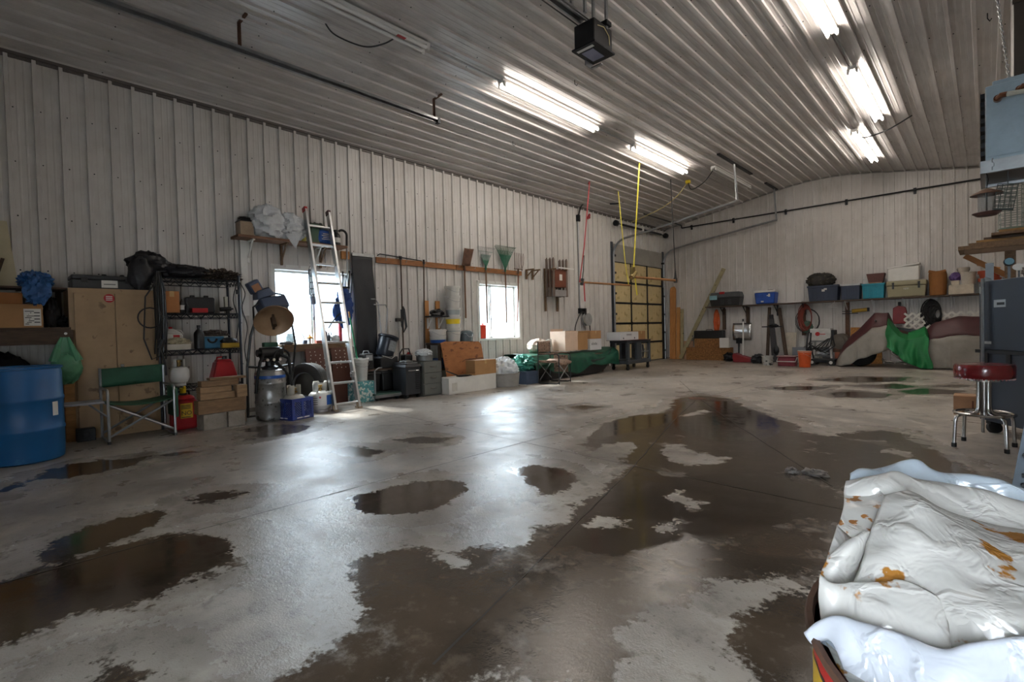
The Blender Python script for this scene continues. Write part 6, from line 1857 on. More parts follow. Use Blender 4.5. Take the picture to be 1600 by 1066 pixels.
b = MB(); b.box(-.02, .05, -.2015, -.192, .25, .31); b.box(.03, .1, -.2015, -.192, .29, .335); obj('sticker', b, m_paper, t, smooth=False)
tote('smaller navy tote with pale lid in the middle of back shelf', 5.10, 5.55, .41, m_navy, M('pale_lid', 'aeb0b2', .5))
tote('teal blue tote under the brown basket on back shelf', 5.57, 6.06, .38, M('teal_plastic', '137f92', .4))
t = thing('wicker_basket', 'small brown woven basket on the teal tote', 'basket', (5.86, 15.75, 2.064))
b = MB(); b.taper((-.15, .15, -.1, .1), (-.19, .19, -.13, .13), .03, .25); obj('body', b, M('wicker', '5a3a34', .8, var=.4, scale=40, stretch=(1, 1, 4)), t, smooth=False)
b = MB(); b.box(-.14, .14, -.1, .1, 0, .03); obj('base', b, M('basket_base', '8b6a55', .8), t, smooth=False)
b = MB(); b.blob((0, 0, .14), (.34, .18, .2), .22, 3, 101, 36, 22, flat=0, ridge=True); solo('camouflage_bag', b, M('dark_camo', '25221d', .7, var=.5, scale=10, col2='4a4536', thr=.6, bump=.4, bscale=20), 'dark camouflage bag slumped on the navy tote', 'bag', (4.63, 15.75, 2.104))
t = thing('cooler', 'long tan hard cooler with latches on the back shelf', 'cooler', (6.475, 15.76, 1.682))
m_tanc = M('cooler_tan', '8b8467', .5, var=.06)
b = MB(); b.taper((-.36, .36, -.18, .18), (-.385, .385, -.2, .2), 0, .27); obj('body', b, m_tanc, t, bevel=.02, smooth=False)
b = MB(); b.box(-.395, .395, -.205, .205, .275, .40); obj('lid', b, m_tanc, t, bevel=.025, smooth=False)
for x in (-.25, .25):
    b = MB(); b.box(x - .02, x + .02, -.225, -.2, .2, .33); b.cyl((x, -.215, .33), (x, -.215, .36), .025, n=10); obj('latch', b, m_black, t)
text_part('YETI', .055, m_paper, t, (.0, -.2005, .195), FACE_NY)
t = thing('foam_cooler', 'white foam cooler standing on the tan hard cooler', 'cooler', (6.42, 15.77, 2.085))
b = MB(); b.box(-.3, .3, -.15, .15, 0, .34); obj('body', b, M('white_foam', 'd3d1cb'), t, bevel=.01, smooth=False)
b = MB(); b.bar((-.32, 0, .33), (.32, 0, .40), .33, .045, up=(0, 0, 1)); obj('lid', b, M('white_foam', 'd3d1cb'), t, bevel=.008, smooth=False)
t = thing('paper_bag', 'brown paper sack with rolled top on the back shelf', 'bag', (7.06, 15.76, 1.682))
b = MB(); b.lathe([(.15, 0), (.165, .02), (.17, .3), (.165, .5), (.155, .57), (.14, .575), (.14, .5), (.001, .45)], 20, sx=1.0, sy=.9)
b.v = [(p[0] + .012 * mnoise.noise(Vector(p) * 9), p[1] + .012 * mnoise.noise(Vector(p) * 9 + Vector((5, 0, 0))), p[2]) for p in b.v]
obj('sack', b, M('kraft_paper', '8c5a2a', .8, var=.12), t, ang=20)
b = MB(); b.prism([(-.17, .0), (.17, .0), (.15, .05), (.0, .015), (-.15, .06)], -.155, -.15, 'xz'); b.v = [(p[0], p[1], p[2] + .55) for p in b.v]; obj('torn_edge', b, M('kraft_paper', '8c5a2a'), t, smooth=False)
b = MB(); b.box(-.22, .22, -.15, .15, 0, .22); solo('white_box', b, M('cream_carton', 'b9ae9c', .7), 'low cream carton on back shelf under the white pots', 'box', (7.48, 15.76, 1.682), bevel=.005, smooth=False)
pail('flower_pot', 'round cream pot on the low cream carton', 7.60, 15.74, 1.905, .12, .14, .28, M('pot_cream', 'bab1a2', .6), handle=False, cat='pot')
b = MB(); b.box(-.07, .07, -.06, .06, 0, .1); solo('small_box', b, M('cream_carton', 'b9ae9c'), 'small pale box beside the cream pot on carton', 'box', (7.38, 15.72, 1.905), bevel=.004)
solo('purple_bag', MB().blob((0, 0, .08), (.1, .08, .1), .4, 5, 103, 24, 16, flat=0, ridge=True), M('purple_film', '5a3f78', .5), 'crumpled purple bag on the small pale box', 'bag', (7.38, 15.75, 2.008))
t = thing('hanging_pot', 'small cream pot with hooped handle on the round cream pot', 'pot', (7.52, 15.74, 2.187))
b = MB(); b.lathe([(.08, 0), (.1, .02), (.115, .1), (.12, .11), (.11, .11), (.09, .02), (.001, .015)], 20); obj('pot', b, M('pot_cream', 'bab1a2'), t)
b = MB(); b.tube(arc((0, -.02, .08), .11, PI, 2 * PI, 10, 'xz'), .007, 5); obj('handle', b, m_dark, t)
for k, (x, z, lab) in enumerate(((7.96, 1.682, 'stack of terracotta pots on back shelf beside the tall blue cabinet'), )):
    t = thing('flower_pots', lab, 'pots', (x, 15.7, z))
    for q in range(2):
        b = MB(); b.lathe([(.13, q * .17), (.18, q * .17 + .26), (.2, q * .17 + .26), (.2, q * .17 + .33), (.17, q * .17 + .33), (.12, q * .17 + .02)], 24); obj('pot', b, M('terracotta', '9c4227' if q == 0 else '8c3a2c', .7), t)
b = MB(); b.box(-.2, .2, -.12, .12, 0, .03, Matrix.Rotation(.3, 3, 'Y')); solo('orange_board', b, M('orange_pine', 'b98549'), 'orange wooden board lying on the terracotta pots', 'board', (7.94, 15.7, 2.26), smooth=False)

# things hung from or under the shelf
def coil(label, x, z, r, n, rad, mat, stretch=1.0, spread=.15, y=15.80, name='coiled_cord'):
    b = MB()
    for k in range(n):
        rr = r * (1 - spread * k / n)
        ph = random.uniform(-.1, .1)
        b.tube([(rr * math.sin(a) * (1 + .1 * ph) + .01 * k - .005 * n, random.uniform(-.02, .02) - .008 * k, -stretch * r + stretch * rr * math.cos(a + ph)) for a in [2 * PI * i / 20 for i in range(20)]], rad, 6, closed=True)
    return solo(name, b, mat, label, 'cord', (x, y, z))
m_orange = M('orange_cord', 'c2551e', .5)
coil('orange extension cord bundled under the back shelf', 1.82, 1.58, .085, 10, .015, m_orange, 4.4, .8)
coil('large red and green hose coil hanging under the back shelf', 4.26, 1.63, .17, 8, .013, M('brick_hose', '7b3426', .5), 2.3, .4)
coil('thin black cable loop hanging around the red hose coil', 4.28, 1.50, .30, 2, .010, m_black, 1.15, y=15.86)
solo('green_netting', MB().blob((0, 0, 0), (.14, .03, .17), .3, 6, 105, 20, 14), M('net_green', '3c5548', .8, var=.3), 'faded green netting inside the red hose coil', 'netting', (4.28, 15.8, .98))
coil('dark brown cable coil hanging under the back shelf near lattice', 7.0, 1.60, .19, 14, .016, m_rubber, 1.9, .75)
b = MB(); b.tube([(-.12, 0, 0), (.12, 0, -.03), (.02, 0, .1), (-.12, 0, 0)], .008, 6); b.tube([(.02, 0, .1), (.03, 0, .14)], .006, 5)
for k in range(4): b.bar((-.1 + .03 * k, -.004, .01), (-.02 + .03 * k, -.004, .06 - .01 * k), .008, .004)
solo('clothes_hanger', b, m_paper, 'white plastic hanger hooked under the back shelf', 'hanger', (4.95, 15.55, 1.51))
t = thing('paint_roller', 'yellow paint roller hung on an upright under the back shelf', 'tool', (5.4, 15.85, 1.38))
b = MB(); b.cyl((-.08, 0, 0), (.25, 0, .03), .05, n=14); obj('roller', b, M('dull_yellow', 'b0801f', .6), t)
b = MB(); b.box(-.3, .05, -.02, .02, -.07, -.05); b.tube([(-.3, 0, 0), (-.08, 0, 0)], .01, 6); b.box(.25, .3, -.03, .03, -.02, .08); b = MB() if False else b; b.box(-.25, -.18, 0, .062, -.07, -.05); obj('frame', b, m_dark, t)
b = MB(); b.box(-.045, .045, 0, .06, -.75, .25); solo('shelf_post', b, m_rust, 'rust brown upright under the back shelf behind the yellow roller', 'post', (5.2, 15.915, 1.38), smooth=False)
for x, z0_, z1_, lab in ((1.95, .95, 1.6, 'short dark upright under the tool box'), (2.66, .88, 1.62, 'dark upright under the shelf left of skis'), (4.16, .75, 1.62, 'rust red upright behind the hose coil')):
    b = MB(); b.box(-.045, .045, 0, .06, z0_, z1_); solo('shelf_post', b, m_rust if x > 4 else m_darkwood, lab, 'post', (x, 15.915, 0), smooth=False)
t = thing('oil_can', 'flat red fuel can hung on the wall under the back shelf', 'fuel can', (6.32, 15.85, 1.02))
b = MB(); b.prism([(-.14, 0), (.12, 0), (.15, .3), (.12, .42), (-.02, .46), (-.13, .4)], -.06, .06, 'xz'); obj('body', b, M('dark_red', '7a1c20', .4), t, bevel=.02, smooth=False)
b = MB(); b.cyl((.0, 0, .45), (0, 0, .55), .03, n=10); obj('spout', b, m_black, t)

# floor along the back wall
b = MB(); b.prism([(-.06, 0), (.06, 0), (.06, 3.17), (-.06, 3.17)], -.02, .02, 'xz')
o = solo('leaning_board', b, M('spotted_pine', '9b9272'), 'long pale board leaning across the back wall corner', 'plank', (.57, 15.78, .03), smooth=False)
o.rotation_euler = (0, .478, 0)
m_osb = M('chip_board', '8c6238', .85, var=.45, scale=24, col2='4a3018', thr=.6)
b = MB(); b.box(-.70, .70, -.12, .12, 0, .40); solo('chipboard_box', b, m_osb, 'long chipboard box on the floor by the far corner', 'box', (1.55, 15.72, 0), smooth=False, bevel=.004)
b = MB(); b.box(-.47, .47, -.10, .10, 0, .28); solo('chipboard_box', b, m_osb, 'shorter chipboard box standing on the long chipboard box', 'box', (1.58, 15.74, .402), smooth=False, bevel=.004)
t = thing('black_case', 'long black case with handle lying on the chipboard boxes', 'case', (1.56, 15.74, .684))
b = MB(); b.box(-.46, .46, -.11, .11, 0, .25); obj('body', b, m_black, t, bevel=.02, smooth=False)
b = MB(); b.tube([(-.1, 0, .25), (-.08, 0, .28), (.08, 0, .28), (.1, 0, .25)], .012, 6); obj('handle', b, m_black, t)
b = MB(); b.box(-.14, .14, -.05, .05, 0, .3); solo('white_panel_box', b, m_paper, 'small white box at the right end of chipboard boxes', 'box', (2.10, 15.55, .402), smooth=False, bevel=.004)
b = MB(); b.prism([(-.2, 0), (.18, 0), (.2, .6), (-.15, .6)], 0, .02, 'xz'); solo('pale_board', b, M('pale_pine', 'b08a6c', .7), 'short pale board leaning in the far corner beside leaning board', 'board', (.78, 15.85, 0), smooth=False)
t = thing('snow_shovel', 'shiny aluminium scoop shovel hung upright on the back wall', 'shovel', (2.50, 15.9, .62))
b = MB(); b.grid(lambda u, v: (-.26 + .54 * u, -.03 - .05 * math.sin(PI * v), .0 + .52 * v), 8, 8); obj('scoop', b, M('bright_aluminium', 'd5d6d8', .25, .9), t, solid=.006)
b = MB(); b.cyl((-.1, -.04, -.55), (-.08, -.04, .1), .02, n=8); b.box(-.16, .0, -.07, -.02, -.1, .06); obj('handle', b, m_dark, t)
t = thing('snow_pusher', 'red-bladed snow pusher with white handle leaning by back wall', 'shovel', (2.70, 15.25, 0))
b = MB(); b.cyl((.02, .05, .2), (-.1, .45, 1.18), .02, n=8); obj('handle', b, m_white, t)
b = MB(); b.cyl((-.1, .45, 1.14), (-.11, .47, 1.26), .026, n=8); obj('grip', b, m_black, t)
b = MB(); b.prism([(-.2, 0), (.45, -.0), (.40, .08), (.0, .2), (-.18, .27), (-.22, .2)], -.16, .16, 'xz'); obj('blade', b, M('shovel_red', '7e1e24', .5), t, bevel=.02, smooth=False)
b = MB(); b.blob((0, 0, .1), (.2, .16, .14), .5, 6, 107, 24, 14, flat=0); b.cyl((-.1, -.12, .08), (-.1, .12, .08), .08, n=14)
solo('small_engine', b, m_dark, 'dark small engine part on the floor right of the red snow pusher', 'engine', (3.26, 14.95, 0))
solo('dark_junk', MB().blob((0, 0, .12), (.16, .14, .14), .5, 6, 108, 24, 14, flat=0), m_dark, 'dark heap on the floor left of the red snow pusher', 'heap', (2.28, 15.42, 0))
b = MB(); b.box(-.4, .4, -.1, .1, 0, .12); solo('dark_board_stack', b, m_darkwood, 'low dark timber on the floor behind the snow pusher', 'timber', (3.3, 15.75, 0), smooth=False)
for i, (x0, z0_, x1, z1_, w_, mt, lab) in enumerate(((3.28, .02, 3.29, 1.58, .075, m_darkwood, 'upright dark post leaning on back wall, left of the skis'), (3.80, .02, 3.55, 1.55, .085, m_darkwood, 'tilted dark post leaning on the back wall, right of the skis'))):
    b = MB(); b.bar((x0, 15.62, z0_), (x1, 15.86, z1_), w_, .07, up=(0, 1, 0)); b.v = [(p[0] - x0, p[1] - 15.6, p[2]) for p in b.v]
    solo('wood_post', b, mt, lab, 'post', (x0, 15.6, 0), smooth=False, bevel=.01)
t = thing('ski_bundle', 'bundle of black skis standing against the back wall', 'skis', (3.52, 15.28, 0))
for k in range(3):
    b = MB(); b.bar((.02 + k * .05, .0, .02), (-.12 + .03 * k, .26, 1.25 + .05 * (k % 2)), .07, .025, up=(0, 1, 0)); b.tube([(-.12 + .03 * k, .26, 1.24), (-.12 + .03 * k, .24, 1.36)], .03, 6); obj('ski', b, M('ski_black', '1d1b20', .4), t, smooth=False)
b = MB(); b.box(-.32, .22, .16, .2, 1.0, 1.03); b.blob((-.02, .2, 1.04), (.12, .06, .06), .4, 5, 109, 18, 10); obj('binding', b, m_dark, t)
b = MB(); b.blob((.1, .0, .35), (.07, .06, .12), .4, 5, 110, 18, 10); obj('binding', b, m_dark, t)
b = MB(); b.prism([(-.12, 0), (.1, 0), (.14, .84), (-.15, .84)], 0, .03, 'xz'); o = solo('melamine_board', b, M('offwhite_panel', 'b3aa9a', .5), 'narrow off-white panel leaning on back wall beside the tilted post', 'panel', (3.85, 15.80, 0), smooth=False); o.rotation_euler = (-.1, 0, 0)
b = MB(); b.box(-.5, .5, -.08, .08, 0, .42); solo('grey_panels', b, M('grey_panel', '777c84', .5, var=.1), 'grey panels stacked low against the back wall behind white machine', 'panels', (4.4, 15.85, 0), smooth=False)
b = MB(); b.box(-.3, .3, -.01, .01, 0, .34); solo('printed_panel', b, M('sign_cream', 'aaa79d', .6, col2='4c4a48', thr=.64, scale=14), 'pale printed panel standing behind the white machine', 'panel', (4.35, 15.73, .60 - .6), smooth=False)
pail('bucket', 'square-ish white bucket with dark smears before the back wall posts', 3.66, 14.35, 0, .125, .14, .25, M('smeared_white', 'a9a8a3', .6, col2='2f2f31', thr=.58, scale=8), rim=False)
t = thing('cooler', 'dark red cooler with white rim on the floor by the orange bucket', 'cooler', (4.16, 14.3, 0))
b = MB(); b.box(-.2, .2, -.13, .13, 0, .22); obj('body', b, M('cooler_red', '6e1a28', .5), t, bevel=.015, smooth=False)
b = MB(); b.box(-.215, .215, -.145, .145, .225, .27); obj('lid', b, M('cooler_red', '6e1a28'), t, bevel=.01, smooth=False)
b = MB(); b.tube([(-.22, 0, .22), (-.22, -.15, .12), (.22, -.15, .12), (.22, 0, .22)], .012, 6); b.box(-.218, .218, -.149, .149, .255, .268); obj('handle', b, m_white, t)
pail('bucket', 'orange plastic bucket with white rim on the floor before the white machine', 4.62, 14.02, 0, .125, .145, .4, M('bucket_orange', 'c5501d', .45), lid=M('rim_white', 'b7b3aa', .5))
t = thing('welding_machine', 'white welding machine with red round logo on a small stand', 'machine', (4.74, 15.35, 0))
b = MB(); b.box(-.26, .22, -.18, .18, .62, .94); obj('case', b, M('machine_white', 'b4b3ae', .5), t, bevel=.02, smooth=False)
b = MB(); b.box(.222, .30, -.16, .16, .62, .9); obj('black_front', b, m_black, t, bevel=.015, smooth=False)
b = MB(); b.lathe([(.03, 0), (.055, 0), (.055, .003), (.03, .003)], 20, (-.08, -.181, .80), (0, -1, 0)); b.box(-.02, .1, -.184, -.181, .785, .805); obj('red_logo', b, m_red, t)
for x in (-.2, .18):
    b = MB(); b.bar((x, -.12, .6), (x + (-.06 if x < 0 else .08), -.18, 0), .035, .035); b.bar((x, .12, .6), (x + (-.06 if x < 0 else .08), .16, 0), .035, .035); obj('leg', b, m_white, t, smooth=False)
b = MB(); b.box(-.28, .24, -.18, .18, .585, .618); b.box(-.2, .2, -.15, .15, .2, .22); obj('stand_shelf', b, m_steel, t, smooth=False)
b = MB()
for k in range(6): b.tube([(.25, -.15, .75), (.32 - .1 * k, -.24, .5 - .02 * k), (.1 - .1 * k, -.22, .3 + .03 * k), (-.3 + .02 * k, -.2, .55)], .014, 6)
obj('cable', b, m_black, t)
solo('white_rag', MB().blob((0, 0, .05), (.14, .1, .06), .4, 6, 113, 22, 12, flat=0), m_whbag2, 'white rag lying on the shelf of the welding machine stand', 'rag', (4.72, 15.35, .222))
t = thing('hand_truck', 'dark hand truck with small wheels before the white machine', 'hand truck', (4.64, 14.85, 0))
b = MB(); b.box(-.02, .5, -.2, .2, .08, .17); obj('deck', b, m_dark, t, bevel=.02, smooth=False)
b = MB(); b.tube([(-.13, -.1, .02), (-.15, -.06, .5), (-.13, .0, .84), (-.1, .02, .86)], .025, 8); b.tube([(-.13, .1, .02), (-.1, .08, .5), (-.06, .0, .84)], .018, 8); b.tube([(.0, 0, .15), (-.1, 0, .6)], .018, 6); obj('handle', b, m_black, t)
for x in (.0, .42):
    for y in (-.2, .2):
        b = MB(); b.cyl((x, y - .02, .085), (x, y + .02, .085), .085, n=18); w_ = obj('wheel', b, m_rubber, t)
        b = MB(); b.cyl((x, y - .025, .085), (x, y + .025, .085), .04, n=14); obj('hub', b, m_white, w_)
b = MB(); b.tube([(0, 0, .0), (.02, 0, .25), (.12, 0, .42), (.16, 0, .3), (.1, 0, .0)], .02, 6); b.tube([(.06, 0, .0), (.05, 0, .3), (.14, 0, .5), (.2, 0, .38)], .015, 6)
solo('hose_loops', b, m_rubber, 'black hose loops standing up out of the orange bucket area', 'hose', (4.45, 14.65, 0))
t = thing('electric_motor', 'old round electric motor on a small red chest beside motorcycle', 'motor', (5.2, 15.35, .32))
b = MB(); b.cyl((-.05, -.16, .28), (-.05, .16, .28), .2, n=24); b.cyl((-.05, -.2, .28), (-.05, -.16, .28), .12, n=18); obj('housing', b, M('motor_grey', '5d554b', .6, .3, var=.2), t)
b = MB(); b.box(-.2, .15, -.14, .14, 0, .1); obj('foot', b, m_rust, t)
b = MB(); b.box(-.15, .22, -.2, .2, 0, .32)
for k in range(2): b.box(-.13, .2, -.215, -.2, .03 + k * .15, .15 + k * .15)
solo('drawer_chest', b, M('brick_chest', '8d4f37', .7, var=.2), 'small brick red drawer chest under the old motor', 'chest', (5.2, 15.35, 0), smooth=False)
pail('bucket', 'galvanised pail standing behind the hand truck', 5.0, 15.75, .0, .15, .18, .42, m_steel)
b = MB(); b.prism([(-.35, 0), (.35, 0), (.35, .95), (-.32, .95)], 0, .02, 'xz'); o = solo('chipboard_sheet', b, M('chip_light', 'a6743c', .85, var=.4, scale=24), 'light chipboard sheet standing behind the front of covered motorcycle', 'board', (5.62, 15.75, 0), smooth=False)
# lattice panels
def lattice(label, x0, x1, z0_, z1_):
    t = thing('lattice_panel', label, 'lattice', ((x0 + x1) / 2, 15.72, 0), 0, 'white lattice panels')
    w, h = (x1 - x0), z1_
    m_ = M('lattice_white', 'dad7ce', .6)
    for sg, yy in ((1, -.008), (-1, .008)):
        k = -int(h / .16) - 1
        while k * .16 < w + h:
            xs = k * .16
            pts = []
            # line x = xs + sg*z within 0..w, 0..h
            za = 0; xa = xs if sg > 0 else xs
            if sg > 0:
                zlo, zhi = max(0, -xs), min(h, w - xs)
                a_, b_ = (xs + zlo, zlo), (xs + zhi, zhi)
            else:
                zlo, zhi = max(0, xs - w), min(h, xs)
                a_, b_ = (xs - zlo, zlo), (xs - zhi, zhi)
            if zhi - zlo > .05:
                s_ = MB(); s_.bar((a_[0] - w / 2, yy, a_[1]), (b_[0] - w / 2, yy, b_[1]), .045, .008, up=(0, 1, 0))
                obj('slat', s_, m_, t, smooth=False)
            k += 1
    t.rotation_euler = (-.05, 0, 0)
lattice('white wooden lattice panel behind the covered motorcycle, left one', 6.42, 7.0, 0, 1.28)
lattice('white wooden lattice panel behind the covered motorcycle, right one', 7.15, 7.85, 0, 1.28)

# ------------------------------------------------------------------ motorcycle under its cover
YM = 14.85
t = thing('motorcycle', 'motorcycle with chrome engine showing under its cover', 'motorcycle', (6.6, YM, 0))
for x in (-.95, 1.15):
    b = MB(); b.lathe([(.24, -.05), (.3, -.065), (.325, -.04), (.33, 0), (.325, .04), (.3, .065), (.24, .05)], 36, (x, 0, .33), (0, 1, 0)); w_ = obj('wheel', b, m_rubber, t)
    b = MB()
    for k in range(12):
        a = k * PI / 6; b.tube([(x, .0, .33), (x + .24 * math.cos(a), 0, .33 + .24 * math.sin(a))], .006, 5)
    b.lathe([(.23, -.03), (.245, -.03), (.245, .03), (.23, .03), (.23, -.03)], 32, (x, 0, .33), (0, 1, 0)); b.cyl((x, -.06, .33), (x, .06, .33), .05, n=12)
    obj('spoke', b, m_chrome, w_)
b = MB(); b.box(-.35, .25, -.14, .14, .15, .5); b.cyl((-.2, -.2, .3), (.05, -.2, .3), .1, n=16); b.cyl((-.12, -.12, .4), (-.22, -.12, .66), .09, n=14); b.cyl((.05, -.12, .4), (.15, -.12, .66), .09, n=14); obj('engine', b, m_chrome, t, bevel=.01)
b = MB(); b.tube([(-.3, -.2, .35), (-.1, -.24, .2), (.4, -.25, .18), (1.2, -.25, .2)], .045, 10); b.tube([(-.5, -.18, .2), (-.4, -.2, .14), (.1, -.2, .12)], .02, 8); obj('exhaust', b, m_chrome, t)
b = MB(); b.bar((-.95, 0, .33), (-.55, 0, 1.0), .1, .1); b.bar((-.55, 0, .9), (.3, 0, .75), .16, .2); b.bar((-.3, 0, .2), (1.15, 0, .33), .08, .1); b.tube([(-.6, -.35, 1.12), (-.6, -.1, 1.05), (-.6, .1, 1.05), (-.6, .35, 1.12)], .02, 8); obj('frame', b, m_black, t)
b = MB(); b.blob((.45, 0, .72), (.4, .14, .1), .08, 3, 115, 20, 12); obj('seat', b, m_black, t)

def bike_cover(xs, col_split, seed, label):
    """cover draped lengthwise: xs lists (x, ridge height, half width, hem height); split into coloured panels"""
    X = [p[0] for p in xs]
    n_u, n_v = 60, 22
    def pt(u, v, dx=0.0):
        x = X[0] + (X[-1] - X[0]) * u
        zr = float(np.interp(x, X, [p[1] for p in xs])); hw = float(np.interp(x, X, [p[2] for p in xs])); hem = float(np.interp(x, X, [p[3] for p in xs]))
        a = (v - .5) * 2          # -1 front hem .. 0 ridge .. 1 back hem
        aa = abs(a)
        y = math.copysign(hw * min(1, aa * 1.9) ** .8, a) + a * .08
        z = zr - (zr - hem) * max(0, (aa - .05) / .95) ** 1.25
        nn = mnoise.noise(Vector((x * 3 + seed, a * 3, 1)))
        fold = (.035 * math.sin(x * 15 + 4 * nn + a * 2) + .018 * math.sin(x * 37 + 5 * nn)) * aa ** 1.5
        return (x + .02 * nn, YM + y + (fold + .03 * nn) * (1 if a > 0 else -1) * aa, max(.02, z + .03 * nn * (1 - aa) + .012 * math.sin(x * 23 + seed) * aa))
    return pt, n_u, n_v
m_maroon = M('maroon_nylon', '451f22', .5, var=.15, bump=.25, bscale=12)
m_gcov = M('grey_nylon', '87827a', .55, var=.12, bump=.25, bscale=12)
cov = [(5.16, .14, .10, .03), (5.30, .52, .24, .0), (5.5, .80, .30, .06), (5.62, .90, .32, .17), (5.95, 1.30, .38, .30), (6.22, 1.31, .40, .42), (6.34, .92, .34, .42), (6.6, .84, .3, .36), (6.85, .80, .3, .12), (7.02, 1.02, .32, .02), (7.45, 1.16, .34, .0), (7.8, 1.14, .34, .0), (8.2, .95, .34, .02), (8.5, .5, .3, .05)]
pt, nu_, nv_ = bike_cover(cov, .5, 3.0, '')
t = thing('motorcycle_cover', 'maroon and grey cover draped over the motorcycle', 'cover', (6.6, YM, 0))
def rel(p):
    return (p[0] - 6.6, p[1] - YM, p[2])
b = MB(); b.grid(lambda u, v: rel(pt(u, .27 + .46 * v)), nu_, 16); obj('maroon_top', b, m_maroon, t, solid=.006)
b = MB(); b.grid(lambda u, v: rel(pt(u, .27 * v)), nu_, 14); obj('grey_skirt', b, m_gcov, t, solid=.006)
b = MB(); b.grid(lambda u, v: rel(pt(u, .73 + .27 * v)), nu_, 10); obj('grey_skirt', b, m_gcov, t, solid=.006)
# green cloth hung over the middle
def green(u, v):
    x = 6.22 + .72 * u + .10 * v * u
    zt = float(np.interp(u, [0, .12, .28, .5, .8, .92, 1], [1.20, 1.02, .88, .82, .90, .96, .85]))
    zb = float(np.interp(u, [0, .15, .4, .7, .9, 1], [.50, .38, .16, .04, .0, .01]))
    y = -.43 - .07 * v - .035 * math.sin(u * 17 + v * 7) * v - .03 * math.sin(u * 31 + v * 3) * v
    if v < .15:
        y += .34 * (1 - v / .15)
    sag = -.05 * math.sin(PI * u) * math.sin(PI * v)
    return (x - 6.6 + .02 * math.sin(v * 9), y, max(.01, zt + (zb - zt) * v ** .9 + sag))
b = MB(); b.grid(green, 44, 30)
solo('green_cloth', b, M('bright_green_cloth', '14703a', .5, var=.12), 'bright green cloth hung in folds over middle of the covered motorcycle', 'cloth', (6.6, YM, 0), solid=.006)
# ------------------------------------------------------------------ right side
t = thing('storage_locker', 'slate blue steel locker on casters at the right', 'locker', (7.85, 6.78, .115), -1.0)
m_slate = M('slate_enamel', '252e3b', .38, .1, var=.1, scale=2.5)
# local x runs along the face (from the far left corner towards the camera), y goes back from the face
b = MB(); b.box(0, .9, 0, .5, 0, .66); obj('lower_case', b, m_slate, t, bevel=.006, smooth=False)
b = MB(); b.box(0, .9, -.0, .5, .695, 1.36); obj('upper_case', b, m_slate, t, bevel=.006, smooth=False)
b = MB(); b.box(-.01, .91, -.03, .5, .662, .693); obj('ledge', b, m_dark, t, smooth=False)
for x in (.1, .38, .7):
    b = MB(); b.box(x - .025, x + .025, -.012, -.0005, .56, .66); obj('hinge', b, m_dark, t, smooth=False)
b = MB(); b.box(.2, .34, -.006, -.0005, 1.10, 1.17); p_ = obj('latch_plate', b, m_steel, t, smooth=False)
b = MB(); b.box(.24, .33, -.008, -.006, 1.12, 1.145); obj('slot', b, m_dark, p_, smooth=False)
b = MB(); b.box(.03, .16, -.003, -.0005, .75, .775); b.box(.01, .05, -.003, -.0005, 1.24, 1.31); obj('sticker', b, M('worn_sticker2', 'a7a9aa', .6), t, smooth=False)
for x in (.1, .8):
    for y in (.06, .44):
        b = MB(); b.cyl((x - .02, y, -.075), (x + .02, y, -.0575), .0575, n=18); b.box(x - .03, x + .03, y - .05, y + .05, -.03, 0); obj('caster', b, m_rubber, t)
b = MB(); b.tube([(0, 0, 0), (0, 0, .9), (-.0, .01, 1.5)], .013, 8); solo('steel_pipe', b, m_steel, 'pale steel pipe leaning upright on the face of the blue locker', 'pipe', (7.875, 6.66, .0))
b = MB(); b.box(-.03, .03, -.01, .01, 0, .17); b.tube([(0, 0, .0), (.05, 0, -.04), (.1, -.0, .02)], .01, 6); b.blob((-.02, 0, .0), (.04, .03, .03), .4, 6, 121, 14, 8)
solo('clamp_tool', b, M('grey_tool', '6f7375', .5, .3), 'small grey clamp and hook on the top corner of blue locker', 'tool', (7.925, 6.74, 1.478))
t = thing('round_gauge', 'round dark dial with pale blue face on the blue locker', 'gauge', (8.06, 6.75, 1.476))
b = MB(); b.box(-.01, .01, -.01, .01, 0, .15); b.lathe([(.037, -.02), (.041, 0), (.037, .02), (.001, .02)], 20, (0, 0, .17), (.1, -1, .2)); obj('case', b, m_black, t)
b = MB(); b.lathe([(.001, .021), (.033, .021), (.033, .022)], 20, (0, 0, .17), (.1, -1, .2)); obj('face', b, M('dial_blue', '6f97a5', .3), t)
t = thing('oval_tag', 'small white oval tag below the round dial', 'tag', (8.12, 6.55, 1.476))
b = MB(); b.box(-.006, .006, -.006, .006, 0, .08); obj('stem', b, m_dark, t)
b = MB(); b.lathe([(.001, 0), (.035, 0), (.035, .008), (.001, .008)], 20, (0, 0, .1), (.1, -1, .1), 1.3, .9); obj('plate', b, m_paper, t)
solo('shop_clutter', MB().blob((0, 0, .05), (.06, .1, .06), .5, 9, 123, 26, 16, flat=0), M('clutter_mix', '57504a', .7, var=.5, scale=30, col2='a08d7c', thr=.6), 'small mixed hardware heaped on top of the blue locker', 'hardware', (8.20, 6.5, 1.476))

